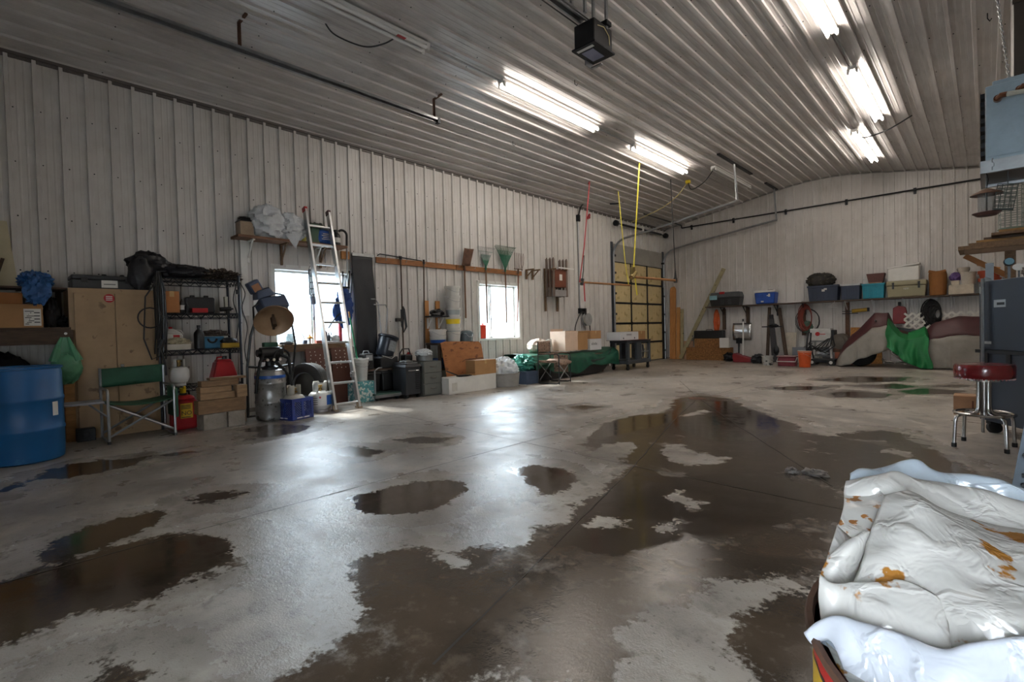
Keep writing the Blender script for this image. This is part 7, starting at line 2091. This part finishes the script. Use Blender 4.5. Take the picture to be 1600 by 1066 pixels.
# red bar stool
t = thing('bar_stool', 'bar stool with cracked red vinyl seat and chrome legs', 'stool', (7.885, 5.93, 0))
m_vinyl = M('red_vinyl', '6a1317', .22, var=.25, scale=10, bump=.25, bscale=14, coat=.4)
b = MB(); b.lathe([(.001, .60), (.19, .60), (.197, .61), (.2, .64), (.2, .70), (.192, .718), (.15, .726), (.001, .73)], 40); b.v = [(p[0] * (1 + .012 * mnoise.noise(Vector(p) * 14)), p[1] * (1 + .012 * mnoise.noise(Vector(p) * 14)), p[2]) for p in b.v]; obj('seat', b, m_vinyl, t)
b = MB()
for k in range(40):
    a = k * PI / 20; b.box(.19 * math.cos(a) - .006, .19 * math.cos(a) + .006, .19 * math.sin(a) - .006, .19 * math.sin(a) + .006, .592, .604)
obj('staple_edge', b, m_vinyl, t)
rr = .235
for k in range(4):
    a = k * PI / 2 + .62
    dx, dy = math.cos(a), math.sin(a)
    b = MB(); b.tube([(dx * .045, dy * .045, .6), (dx * .045, dy * .045, .34), (dx * .06, dy * .06, .30), (dx * .1, dy * .1, .285), (dx * .185, dy * .185, .28), (dx * .215, dy * .215, .262), (dx * .225, dy * .225, .22), (dx * .235, dy * .235, .02)], .0135, 10); obj('leg', b, m_chrome, t)
    b = MB(); b.cyl((dx * .235, dy * .235, 0), (dx * .235, dy * .235, .035), .018, n=10); obj('foot_cap', b, m_rubber, t)
b = MB(); b.tube([(.195 * math.cos(2 * PI * i / 32), .195 * math.sin(2 * PI * i / 32), .292) for i in range(32)], .012, 8, closed=True); obj('foot_ring', b, m_chrome, t)
b = MB(); b.cyl((0, 0, .28), (0, 0, .6), .03, n=14); b.cyl((0, 0, .575), (0, 0, .6), .12, n=20); obj('column', b, m_chrome, t)
t = carton('cardboard_box', 'cardboard box on the floor behind the red stool', 7.80, 7.9, 0, .36, .3, .22, M('box_tan', '9a7457', .8))
b = MB(); b.box(-.02, -.005, -.152, -.1505, .05, .17); b.box(.05, .14, -.152, -.1505, .14, .155); obj('print', b, M('brown_print', '5b3324', .7), t, smooth=False)
# printed board at the right edge
t = thing('sign_board', 'tan board with dark letters leaning at right edge behind the stool', 'sign', (8.16, 5.72, 0), -.35)
b = MB(); b.box(-.03, .40, 0, .02, .22, .62); o_ = obj('board', b, M('sign_tan', 'a2866a', .7, var=.1), t, smooth=False)
b = MB(); b.box(-.03, .0, .0, .02, 0, .22); b.box(.37, .40, 0, .02, 0, .22); obj('leg', b, M('sign_tan', 'a2866a'), t, smooth=False)
for k, ch in enumerate('ues'):
    text_part(ch, .085, m_print, o_, (.0, -.001, .54 - k * .12), FACE_NY)
# folded step ladder
t = thing('step_ladder', 'blue-grey folded step ladder at the right edge of the frame', 'ladder', (8.0, 3.9, 0))
for k, (x, y) in enumerate(((.0, 0), (.045, .05))):
    b = MB(); b.bar((x, y - .02, 0), (x + .14, y + .1, .95), .03, .05, up=(1, 0, 0)); b.bar((x + .38, y - .02, 0), (x + .3, y + .1, .95), .03, .05, up=(1, 0, 0)); obj('rail', b, M('ladder_slate', '4a5560', .45, .3), t, smooth=False)
for z in (.25, .5, .75):
    b = MB(); b.bar((.0 + .16 * z, .0, z), (.38 - .08 * z, .0, z), .06, .02); obj('step', b, m_dark, t, smooth=False)
b = MB(); b.cyl((.06, -.05, .36), (.06, .0, .36), .018, n=8); b.cyl((.045, -.05, .2), (.045, 0, .2), .01, n=8); obj('pivot', b, m_black, t)

# overhead timber rack behind the locker
t = thing('timber_rack', 'rough timber rack with planks and a diagonal brace above blue locker', 'rack', (7.9, 9.0, 0))
b = MB(); b.box(-.26, 1.2, -.35, .3, 1.99, 2.04); obj('deck_board', b, m_oldwood, t, smooth=False)
b = MB(); b.box(-.2, 1.18, -.36, -.32, 1.93, 1.985); obj('rim_board', b, M('rim_brown', '5b4632', .7, var=.3), t, smooth=False)
b = MB(); b.box(.17, .27, -.2, -.1, 0, 1.985); obj('post', b, m_oldwood, t, smooth=False)
b = MB(); b.bar((-.2, -.2, 1.93), (.22, -.15, 1.62), .05, .06); obj('brace', b, M('brace_orange', '8c5a2c', .7, var=.2), t, smooth=False)
for k in range(5):
    b = MB(); b.box(-.16 + .07 * k, 1.15, -.3 + .07 * (k % 3), -.1 + .09 * (k % 3), 2.042 + .035 * k, 2.073 + .035 * k)
    o = solo('timber_plank', b, (m_oldwood, M('plank_gold', '8e6a3a', .7, var=.3), m_darkwood)[k % 3], ('bottom plank of the pile on timber rack', 'second plank up in the pile on timber rack', 'third plank up in the pile on timber rack', 'fourth plank up in the pile on timber rack', 'topmost plank of the pile on timber rack')[k], 'plank', (7.9, 9.0, 0), 0, 'planks piled on the timber rack', smooth=False)

# unit heater hung from the ceiling
t = thing('unit_heater', 'pale blue unit heater hanging from the ceiling at top right', 'heater', (8.24, 5.75, 2.38))
m_heat = M('heater_enamel', '9aabb5', .5, .2, var=.08, scale=14)
b = MB(); b.box(-.34, .34, -.25, .25, 0, .56); b.box(-.30, .34, -.22, .25, .56, .60); obj('casing', b, m_heat, t, bevel=.008, smooth=False)
b = MB()
for k in range(8): b.box(-.37, -.342, -.22, .22, .03 + k * .065, .065 + k * .065)
obj('louver', b, m_dark, t, smooth=False)
for k, (x, z) in enumerate(((-.24, .44), (-.12, .47))):
    b = MB(); b.cyl((x - .03, -.25, z), (x - .03, -.29, z), .025, n=12); b.tube([(x - .03, -.28, z), (x - .01, -.32, z + .005), (x + .02, -.33, z)], .02, 8); obj('copper_elbow', b, M('copper', '6d4530', .4, .8), t)
    b = MB(); b.tube([(x + .02, -.33, z), (x + .2, -.36, z - .03), (x + .5, -.42, z - .12)], .018, 8); obj('water_hose', b, M('cream_pipe', 'b9b7a9', .4), t)
b = MB(); b.box(-.09, .06, -.254, -.2505, .28, .38); n_ = obj('name_plate', b, m_steel, t, smooth=False)
b = MB()
for k in range(3): b.box(-.06 + k * .03, -.04 + k * .03, -.2555, -.254, .32, .345)
obj('red_print', b, m_red, n_, smooth=False)
b = MB()
for y in (-.3, .3): b.box(-.37, .5, y - .02, y + .02, -.13, -.115); b.box(-.37, .5, y - .003, y + .003, -.13, -.03)
for x in (-.37, .45): b.box(x, x + .03, -.3, .3, -.13, -.115); b.box(x, x + .004, -.3, .3, -.13, -.03)
obj('angle_frame', b, m_steel, t, smooth=False)
b = MB(); b.box(-.34, .45, -.27, .27, -.03, -.002); obj('drip_tray', b, m_heat, t, smooth=False)
b = MB(); b.box(-.33, .45, -.26, .26, -.11, -.03); obj('dark_core', b, m_dark, t, smooth=False)
def chain(p0, p1, parent, rad=.0035, ln=.035):
    p0, p1 = Vector(p0), Vector(p1)
    d = p1 - p0; n_ = max(2, int(d.length / (ln * .8)))
    dn = d.normalized(); s1 = dn.cross(Vector((.3, 1, .2))).normalized(); s2 = dn.cross(s1)
    b = MB()
    for k in range(n_):
        c = p0 + d * (k + .5) / n_
        s = s1 if k % 2 else s2
        b.tube([c + dn * (ln / 2 * math.cos(a)) + s * (ln / 4 * math.sin(a)) for a in [2 * PI * i / 8 for i in range(8)]], rad, 4, closed=True)
    return obj('chain', b, m_steel, parent)
hz = cz(8.0) - 2.38
chain((-.2, -.1, .6), (-.33, .45, hz), t)
chain((.2, -.1, .6), (.1, .4, cz(8.34) - 2.38), t)
chain((-.12, -.30, -.115), (-.12, -.30, -.02), t)
chain((-.30, -.30, -.115), (-.30, -.30, -.02), t)
b = MB(); b.box(-.25, .5, -.35, .35, 0, 1.40); b.box(-.26, .5, -.36, -.33, .8, .86)
solo('dark_duct', b, M('duct_brown', '3a332d', .55, .3), 'dark sheet metal duct at the top right corner above heater', 'duct', (8.33, 6.55, 3.02), smooth=False)

# things hung under the heater frame
def feeder_chain(x, y, z0_, z1_):
    pass
t = thing('bird_feeder', 'brown bird feeder with conical roof hanging under the heater', 'feeder', (7.905, 5.45, 1.92))
b = MB(); b.lathe([(.001, .215), (.03, .205), (.09, .175), (.10, .165), (.095, .163), (.03, .185), (.001, .19)], 28); obj('roof', b, m_rust, t)
b = MB(); b.cyl((0, 0, .02), (0, 0, .17), .052, n=20, caps=False); obj('seed_tube', b, film_mat('seed_tube_film', '9a9a98', .45, .1), t)
b = MB(); b.cyl((0, 0, 0), (0, 0, .2), .006, n=8); obj('rod', b, m_dark, t)
b = MB(); b.lathe([(.001, .0), (.06, .0), (.088, .022), (.085, .026), (.05, .012), (.001, .012)], 28); obj('tray', b, M('tray_brown', '4a2f2a', .6), t)
b = MB(); b.tube([(0, 0, .21), (.01, 0, .28), (.0, 0, .335)], .0035, 5); obj('hanger', b, m_dark, t)
def wire_cage(name, label, x, y, z, sx, sy, sz, nx_, nz_, tilt, mat):
    t = thing(name, label, 'feeder', (x, y, z))
    b = MB()
    R_ = Matrix.Rotation(tilt, 3, 'Y')
    def w(p, q):
        b.bar(R_ @ Vector(p), R_ @ Vector(q), .005, .005)
    for yy in (-sy / 2, sy / 2):
        for k in range(nx_ + 1):
            xx = -sx / 2 + sx * k / nx_; w((xx, yy, 0), (xx, yy, sz))
        for k in range(nz_ + 1):
            zz = sz * k / nz_; w((-sx / 2, yy, zz), (sx / 2, yy, zz))
    for xx in (-sx / 2, sx / 2):
        for k in range(nz_ + 1):
            zz = sz * k / nz_; w((xx, -sy / 2, zz), (xx, sy / 2, zz))
    obj('wire_grid', b, mat, t, smooth=False)
    b = MB(); b.box(-sx / 2, sx / 2, -sy / 2, sy / 2, 0, .008); b.v = [tuple(R_ @ Vector(p)) for p in b.v]; obj('base', b, mat, t, smooth=False)
    tp = R_ @ Vector((0, 0, sz))
    b = MB(); b.tube([tp, tp + Vector((0, 0, .06)), (tp.x, tp.y, 2.255 - z)], .003, 5); obj('hanger', b, m_dark, t)
wire_cage('suet_cage', 'small dark green wire suet cage hanging tilted under the heater', 7.995, 5.47, 1.955, .115, .06, .19, 4, 6, .16, M('cage_green', '22332c', .5))
t = thing('wire_cage', 'tall grey wire mesh tube standing on the plank pile', 'cage', (8.13, 8.9, 2.215))
b = MB()
for k in range(12):
    a = k * PI / 6; b.tube([(.11 * math.cos(a), .11 * math.sin(a), 0), (.11 * math.cos(a), .11 * math.sin(a), .55)], .004, 5)
for k in range(10): b.tube([(.11 * math.cos(2 * PI * i / 20), .11 * math.sin(2 * PI * i / 20), .02 + k * .058) for i in range(20)], .004, 4, closed=True)
obj('mesh', b, M('mesh_grey', '77807a', .5, .5), t)
b = MB(); b.cyl((0, 0, 0), (0, 0, .015), .125, n=24); obj('base', b, M('base_green', '5b6b5e', .5), t)

# ------------------------------------------------------------------ steel drum in the foreground with folded plastic sheeting
DC, DR, DH = (8.03, .72), .29, .78
t = thing('steel_drum', 'red and yellow steel drum in the right foreground', 'drum', (DC[0], DC[1], 0))
b = MB(); b.lathe([(DR - .02, .0), (DR - .004, .01), (DR - .004, DH - .036)], 56); obj('yellow_body', b, M('drum_yellow', 'd0a81a', .42, var=.08, col2='8a6a1d', thr=.74), t)
b = MB(); b.lathe([(DR - .0035, DH - .036), (DR - .0032, DH - .031)], 56); obj('black_line', b, m_black, t)
b = MB(); b.lathe([(DR - .0035, DH - .031), (DR - .0035, DH - .012), (DR - .005, DH - .008)], 56); obj('red_band', b, M('drum_red', 'b3241f', .4, var=.1, col2='c9c4bb', thr=.74), t)
b = MB(); b.lathe([(DR - .005, DH - .008), (DR + .002, DH - .007), (DR + .004, DH - .002), (DR + .002, DH + .003), (DR - .004, DH + .002), (DR - .006, DH - .01), (DR - .014, .05), (.001, .04)], 56); obj('rim', b, m_rust, t)
LINER = {
 'main_panel': [
  [(7.7995,0.8068,0.8671),(7.8253,0.8313,0.8687),(7.8562,0.8537,0.8646),(7.8929,0.8675,0.8569),(7.9334,0.8780,0.8462),(7.9974,0.8972,0.8361)],
  [(7.8012,0.7883,0.8836),(7.8198,0.8059,0.8846),(7.8417,0.8128,0.8802),(7.8758,0.8243,0.8721),(7.9323,0.8499,0.8612),(7.9942,0.8670,0.8530)],
  [(7.7987,0.7510,0.8708),(7.8264,0.7500,0.8780),(7.8496,0.7581,0.8775),(7.8802,0.7664,0.8738),(7.9296,0.7785,0.8666),(7.9875,0.8057,0.8568)],
  [(7.7935,0.7180,0.8561),(7.8248,0.7066,0.8647),(7.8525,0.7123,0.8670),(7.8839,0.7214,0.8659),(7.9279,0.7354,0.8605),(7.9825,0.7595,0.8557)],
  [(7.7901,0.6935,0.8367),(7.8215,0.6823,0.8468),(7.8492,0.6811,0.8503),(7.8845,0.6871,0.8513),(7.9265,0.6993,0.8495),(7.9783,0.7208,0.8476)],
  [(7.7844,0.6735,0.8109),(7.8119,0.6656,0.8250),(7.8457,0.6564,0.8301),(7.8807,0.6483,0.8331),(7.9248,0.6559,0.8373),(7.9741,0.6820,0.8361)],
  [(7.7811,0.6627,0.7860),(7.8127,0.6586,0.7997),(7.8467,0.6427,0.8030),(7.8812,0.6275,0.8115),(7.9239,0.6340,0.8234),(7.9708,0.6510,0.8294)],
  [(7.7810,0.6549,0.7601),(7.8134,0.6514,0.7681),(7.8476,0.6289,0.7740),(7.8815,0.6131,0.7853),(7.9233,0.6188,0.7991),(7.9691,0.6349,0.8066)],
 ],
 'rolled_layer': [
  [(7.7516,0.8707,0.8377),(7.7790,0.9037,0.8396),(7.8032,0.9268,0.8435),(7.8509,0.9580,0.8362),(7.8987,0.9825,0.8293),(7.9377,0.9916,0.8199),(8.0090,1.0038,0.8091)],
  [(7.7540,0.8397,0.8729),(7.7831,0.8743,0.8775),(7.8065,0.8966,0.8804),(7.8526,0.9265,0.8749),(7.8988,0.9425,0.8696),(7.9361,0.9500,0.8593),(8.0041,0.9592,0.8515)],
  [(7.7545,0.8199,0.8863),(7.7864,0.8502,0.8896),(7.8091,0.8719,0.8924),(7.8540,0.9005,0.8853),(7.8989,0.9153,0.8803),(7.9351,0.9219,0.8721),(8.0008,0.9289,0.8639)],
  [(7.7573,0.7947,0.8782),(7.7860,0.8152,0.8833),(7.8123,0.8402,0.8850),(7.8556,0.8672,0.8760),(7.8988,0.8805,0.8695),(7.9337,0.8858,0.8640),(7.9975,0.8978,0.8557)],
  [(7.7606,0.7835,0.8603),(7.7876,0.8025,0.8681),(7.8161,0.8227,0.8708),(7.8565,0.8469,0.8599),(7.8988,0.8592,0.8527),(7.9328,0.8638,0.8475),(7.9950,0.8743,0.8403)],
 ],
 'left_flap': [
  [(7.7549,0.8134,0.8871),(7.7665,0.8244,0.8885),(7.7803,0.8306,0.8870),(7.8015,0.8023,0.8816)],
  [(7.7603,0.7697,0.8719),(7.7733,0.7683,0.8719),(7.7889,0.7693,0.8712),(7.8014,0.7700,0.8682)],
  [(7.7603,0.7417,0.8558),(7.7730,0.7398,0.8515),(7.7874,0.7328,0.8520),(7.7965,0.7373,0.8506)],
  [(7.7578,0.7321,0.8458),(7.7675,0.7205,0.8441),(7.7775,0.7162,0.8405),(7.7909,0.7221,0.8454)],
 ],
 'small_fold': [
  [(7.7568,0.7451,0.8513),(7.7681,0.7322,0.8437),(7.7800,0.7253,0.8388)],
  [(7.7571,0.7106,0.8405),(7.7673,0.7063,0.8354),(7.7790,0.7147,0.8367)],
  [(7.7572,0.6827,0.8266),(7.7655,0.6879,0.8312),(7.7777,0.6997,0.8369)],
 ],
 'side_fold': [
  [(7.7584,0.6864,0.8225),(7.7704,0.7037,0.8333),(7.7845,0.7174,0.8444),(7.7930,0.7256,0.8488)],
  [(7.7589,0.6775,0.8306),(7.7706,0.6958,0.8392),(7.7846,0.7094,0.8502),(7.7935,0.7180,0.8553)],
  [(7.7569,0.6616,0.8229),(7.7684,0.6727,0.8300),(7.7793,0.6901,0.8346),(7.7905,0.7120,0.8418)],
  [(7.7570,0.6518,0.8154),(7.7661,0.6604,0.8151),(7.7727,0.6764,0.8186),(7.7867,0.7064,0.8233)],
  [(7.7617,0.6478,0.8111),(7.7695,0.6592,0.8077),(7.7759,0.6789,0.8020),(7.7789,0.6981,0.7930)],
 ],
 'front_pouch': [
  [(7.7597,0.6571,0.8135),(7.7670,0.6528,0.8095),(7.7816,0.6542,0.8089),(7.8109,0.6603,0.8210),(7.8261,0.6653,0.8271),(7.8440,0.6644,0.8282),(7.8655,0.6638,0.8175)],
  [(7.7580,0.6447,0.8237),(7.7670,0.6407,0.8188),(7.7828,0.6446,0.8176),(7.8120,0.6520,0.8290),(7.8270,0.6568,0.8357),(7.8447,0.6557,0.8361),(7.8660,0.6548,0.8248)],
  [(7.7591,0.6356,0.8078),(7.7706,0.6285,0.8077),(7.7884,0.6289,0.8070),(7.8144,0.6332,0.8162),(7.8318,0.6361,0.8221),(7.8499,0.6353,0.8207),(7.8692,0.6369,0.8147)],
  [(7.7639,0.6300,0.7902),(7.7756,0.6205,0.7918),(7.7933,0.6166,0.7936),(7.8165,0.6168,0.8028),(7.8361,0.6190,0.8077),(7.8535,0.6190,0.8072),(7.8723,0.6189,0.8064)],
  [(7.7689,0.6229,0.7666),(7.7794,0.6123,0.7692),(7.7982,0.6028,0.7752),(7.8184,0.6014,0.7815),(7.8402,0.6016,0.7878),(7.8595,0.5993,0.7915),(7.8774,0.6027,0.7949)],
 ],
 'back_sheet': [
  [(7.7482,0.9358,0.8184),(7.7583,0.9524,0.8212),(7.7752,0.9754,0.8207),(7.7977,1.0037,0.8263),(7.8178,1.0230,0.8277),(7.8339,1.0311,0.8218),(7.8524,1.0348,0.8198),(7.8829,1.0362,0.8215),(7.9119,1.0361,0.8205),(7.9396,1.0415,0.8124),(8.0140,1.0498,0.8038)],
  [(7.7497,0.8839,0.8752),(7.7634,0.9041,0.8817),(7.7816,0.9282,0.8814),(7.8029,0.9556,0.8908),(7.8221,0.9738,0.8921),(7.8374,0.9811,0.8824),(7.8546,0.9904,0.8766),(7.8838,0.9906,0.8792),(7.9114,0.9892,0.8766),(7.9378,0.9933,0.8673),(8.0091,1.0053,0.8505)],
  [(7.7527,0.8664,0.8857),(7.7662,0.8863,0.8912),(7.7839,0.9100,0.8909),(7.8048,0.9370,0.9001),(7.8236,0.9549,0.9014),(7.8386,0.9619,0.8918),(7.8555,0.9709,0.8862),(7.8841,0.9706,0.8888),(7.9112,0.9686,0.8862),(7.9370,0.9721,0.8771),(8.0075,0.9902,0.8596)],
  [(7.7540,0.8535,0.8731),(7.7679,0.8737,0.8784),(7.7855,0.8973,0.8780),(7.8060,0.9240,0.8869),(7.8248,0.9390,0.8869),(7.8394,0.9485,0.8798),(7.8561,0.9572,0.8734),(7.8843,0.9592,0.8731),(7.9110,0.9569,0.8703),(7.9364,0.9573,0.8634),(8.0058,0.9744,0.8472)],
  [(7.7549,0.8466,0.8454),(7.7687,0.8667,0.8476),(7.7861,0.8900,0.8451),(7.8066,0.9165,0.8518),(7.8250,0.9339,0.8512),(7.8397,0.9409,0.8479),(7.8563,0.9495,0.8417),(7.8843,0.9486,0.8422),(7.9109,0.9530,0.8383),(7.9361,0.9491,0.8327),(8.0049,0.9658,0.8209)],
 ],
 'under_film': [
  [(7.7582,0.6214,0.7773),(7.7710,0.6253,0.7806),(7.7883,0.6281,0.7828)],
  [(7.7638,0.6181,0.7668),(7.7783,0.6181,0.7694),(7.7987,0.6169,0.7718)],
  [(7.7732,0.6130,0.7592),(7.7914,0.6028,0.7621),(7.8095,0.5992,0.7590)],
  [(7.7829,0.6081,0.7486),(7.8019,0.5956,0.7441),(7.8220,0.5829,0.7419)],
 ],
 'white_sheet': [
  [(7.7597,0.6142,0.7677),(7.7721,0.6194,0.7774),(7.7854,0.6185,0.7868),(7.8045,0.6161,0.7902),(7.8353,0.6110,0.7957),(7.8684,0.6053,0.7992),(7.8864,0.6117,0.8093),(7.9239,0.6339,0.8211),(7.9716,0.6589,0.8350)],
  [(7.7549,0.6031,0.7780),(7.7685,0.6028,0.7963),(7.7868,0.6026,0.8089),(7.8058,0.6014,0.8102),(7.8369,0.5966,0.8140),(7.8693,0.5888,0.8174),(7.8868,0.5947,0.8273),(7.9233,0.6159,0.8393),(7.9692,0.6365,0.8545)],
  [(7.7602,0.6010,0.7714),(7.7736,0.5977,0.7869),(7.7903,0.5919,0.7991),(7.8087,0.5887,0.7997),(7.8383,0.5824,0.8029),(7.8699,0.5753,0.8087),(7.8871,0.5822,0.8158),(7.9227,0.6026,0.8270),(7.9675,0.6208,0.8429)],
  [(7.7642,0.6048,0.7698),(7.7787,0.5983,0.7839),(7.7927,0.5838,0.7789),(7.8131,0.5755,0.7733),(7.8395,0.5688,0.7741),(7.8704,0.5641,0.7891),(7.8872,0.5707,0.7966),(7.9223,0.5905,0.8083),(7.9658,0.6048,0.8267)],
  [(7.7730,0.6092,0.7784),(7.7833,0.5984,0.7810),(7.7956,0.5794,0.7695),(7.8170,0.5646,0.7499),(7.8403,0.5593,0.7532),(7.8708,0.5542,0.7696),(7.8875,0.5566,0.7799),(7.9217,0.5756,0.7921),(7.9641,0.5889,0.8116)],
 ],
}
def film_stained(name, col, stain, thr, scale, transl=.4):
    m = bpy.data.materials.new(name)
    m.use_nodes = True
    nt = m.node_tree
    N, L = nt.nodes, nt.links
    for n in list(N):
        N.remove(n)
    o = N.new('ShaderNodeOutputMaterial')
    g = N.new('ShaderNodeNewGeometry')
    nz = N.new('ShaderNodeTexNoise'); nz.inputs['Scale'].default_value = scale; nz.inputs['Detail'].default_value = 5; nz.inputs['Roughness'].default_value = .55
    L.new(g.outputs['Position'], nz.inputs['Vector'])
    rp = N.new('ShaderNodeValToRGB')
    rp.color_ramp.elements[0].position = thr - .008; rp.color_ramp.elements[0].color = lin(col) + (1,)
    rp.color_ramp.elements[1].position = thr + .012; rp.color_ramp.elements[1].color = lin(stain) + (1,)
    L.new(nz.outputs[0], rp.inputs[0])
    bp = N.new('ShaderNodeBump'); bp.inputs['Strength'].default_value = .35; bp.inputs['Distance'].default_value = .012
    n2 = N.new('ShaderNodeTexNoise'); n2.inputs['Scale'].default_value = 22; n2.inputs['Detail'].default_value = 3; n2.inputs['Distortion'].default_value = .6
    L.new(g.outputs['Position'], n2.inputs['Vector'])
    vo = N.new('ShaderNodeTexVoronoi'); vo.feature = 'DISTANCE_TO_EDGE'; vo.inputs['Scale'].default_value = 11
    va = N.new('ShaderNodeVectorMath'); va.operation = 'MULTIPLY_ADD'; va.inputs[1].default_value = (.09, .09, .09)
    L.new(n2.outputs['Color'], va.inputs[0]); L.new(g.outputs['Position'], va.inputs[2]); L.new(va.outputs[0], vo.inputs['Vector'])
    vr = N.new('ShaderNodeMapRange'); vr.interpolation_type = 'SMOOTHSTEP'; vr.inputs[1].default_value = 0; vr.inputs[2].default_value = .10
    L.new(vo.outputs[0], vr.inputs[0])
    hm = N.new('ShaderNodeMath'); hm.operation = 'MULTIPLY_ADD'; hm.inputs[1].default_value = -.45
    L.new(vr.outputs[0], hm.inputs[0]); L.new(n2.outputs[0], hm.inputs[2])
    L.new(hm.outputs[0], bp.inputs['Height'])
    d = N.new('ShaderNodeBsdfDiffuse'); tr = N.new('ShaderNodeBsdfTranslucent'); gl = N.new('ShaderNodeBsdfGlossy')
    gl.inputs['Roughness'].default_value = .22
    for s in (d, tr):
        L.new(rp.outputs[0], s.inputs[0])
        L.new(bp.outputs[0], s.inputs['Normal'])
    L.new(bp.outputs[0], gl.inputs['Normal'])
    a = N.new('ShaderNodeMixShader'); a.inputs[0].default_value = transl
    L.new(d.outputs[0], a.inputs[1]); L.new(tr.outputs[0], a.inputs[2])
    c = N.new('ShaderNodeMixShader'); c.inputs[0].default_value = .09
    L.new(a.outputs[0], c.inputs[1]); L.new(gl.outputs[0], c.inputs[2])
    L.new(c.outputs[0], o.inputs[0])
    return m
m_film = film_stained('milky_film', 'cfccc6', 'a8722e', .60, 13)
m_film2 = film_stained('milky_film_spotted', 'c9c6c0', '9c6838', .58, 34)
m_bluefilm = film_stained('bluish_film', 'b9c3cb', 'a5803e', .70, 12)
m_sheet = film_stained('white_film', 'bfc3ca', 'bfc3ca', .9, 6, .25)

CREASE = [(.8, .5, .3, 9, .1, .9), (.2, -.7, .9, 11, .7, .8), (-.6, .6, .6, 14, .3, .7), (.9, -.1, -.5, 7, .9, .9), (.1, .9, .4, 21, .2, .4)]
def patch(rows, k, amp, seed):
    """smooth sheet through a net of control points, with fine wrinkles"""
    A = np.array(rows)
    def cr(P, n):
        out = []
        m_ = len(P)
        for i in range(m_ - 1):
            p0 = P[i - 1] if i else 2 * P[0] - P[1]
            p1, p2 = P[i], P[i + 1]
            p3 = P[i + 2] if i + 2 < m_ else 2 * P[-1] - P[-2]
            for q in range(n):
                s = q / n
                out.append(.5 * (2 * p1 + (p2 - p0) * s + (2 * p0 - 5 * p1 + 4 * p2 - p3) * s * s + (3 * p1 - p0 - 3 * p2 + p3) * s ** 3))
        out.append(P[-1])
        return np.array(out)
    B = cr(A, k)
    B = np.transpose(cr(np.transpose(B, (1, 0, 2)), k), (1, 0, 2))
    nv_, nu_ = B.shape[:2]
    vs = []
    for j in range(nv_):
        for i in range(nu_):
            p = Vector(B[j, i])
            e = min(1.0, min(i, nu_ - 1 - i) / 3 + .3)
            w_ = mnoise.noise(Vector((p.x * 10 + seed, p.y * 10, p.z * 14))) * .7 + mnoise.noise(Vector((p.x * 30 + seed, p.y * 12 + p.z * 30, 2.0))) * .4
            for (dx_, dy_, dz_, fq, ph, am) in CREASE:
                q_ = (p.x * dx_ + p.y * dy_ + p.z * dz_) * fq + ph + .5 * mnoise.noise(Vector((p.x * 6, p.y * 6, ph)))
                w_ += am * max(0, mnoise.noise(Vector((p.x * 5, p.y * 5 + ph, p.z * 5))) + .35) * (.5 - abs((q_ % 1.0) - .5)) * 2
            r_ = 1 - abs(mnoise.noise(Vector((p.x * 9 + p.y * 7 + seed, p.z * 9, 4.0)))) * 3
            vs.append((p.x + amp * .4 * w_, p.y - amp * .5 * w_, p.z + amp * (.8 * w_ + .5 * max(0, r_))))
    mb = MB()
    fs = [(j * nu_ + i, j * nu_ + i + 1, (j + 1) * nu_ + i + 1, (j + 1) * nu_ + i) for j in range(nv_ - 1) for i in range(nu_ - 1)]
    mb.add(vs, fs)
    return mb
o0 = (DC[0], DC[1], .72)
t = thing('plastic_sheeting', 'crumpled milky plastic sheeting with brown stains stuffed in the steel drum', 'plastic', o0)
for nm, mt, lab in (('back_sheet', m_bluefilm, 'bluish clear back layer'), ('rolled_layer', m_film, None), ('left_flap', m_film2, None), ('small_fold', m_film, None), ('side_fold', m_film, None), ('front_pouch', m_film, None), ('under_film', m_bluefilm, None), ('main_panel', m_film, 'widest stained panel')):
    b = patch(LINER[nm], 8, .010, len(nm))
    b.v = [(p[0] - o0[0], p[1] - o0[1], p[2] - o0[2]) for p in b.v]
    obj(nm, b, mt, t, solid=.0015, label=lab)
b = MB(); b.grid(lambda u, v: ((.279 + .002 * math.sin(u * 40)) * math.cos(2 * PI * u), (.279 + .002 * math.sin(u * 40)) * math.sin(2 * PI * u), -.12 + .168 * v), 90, 6); obj('liner_cuff', b, m_bluefilm, t)
b = MB(); b.lathe([(.001, .05), (.12, .052), (.2, .045), (.25, .05), (.278, .052)], 48); b.v = [(p[0], p[1], p[2] + .008 * mnoise.noise(Vector(p) * 18)) for p in b.v]; obj('filler_film', b, m_film, t)
b = MB(); b.blob((0.0, 0.0, -.04), (.272, .272, .085), .03, 4, 131, 40, 24, pw=.55); obj('inner_wad', b, m_film, t)
o0 = (8.0, .5, .78)
b = patch(LINER['white_sheet'], 7, .004, 3)
b.v = [(p[0] - o0[0], p[1] - o0[1], p[2] - o0[2]) for p in b.v]
solo('white_sheet', b, m_sheet, 'bright white plastic sheet folded over the near rim of the steel drum', 'plastic', o0, solid=.002)

# small litter on the floor
m_ice = M('dirty_ice', '6f6a66', .35, var=.25, scale=20)
for x, y, r_, lab in ((6.99, 4.14, .05, 'dirty grey lump lying on the wet floor in front of the drum'), (6.85, 4.1, .03, 'smaller dirty lump close beside the grey lump')):
    b = MB(); b.blob((0, 0, .01), (r_ * 1.6, r_, .03), .5, 4, x, 20, 12, flat=.0005)
    solo('ice_chunk', b, m_ice, lab, 'lump', (x, y, .001))
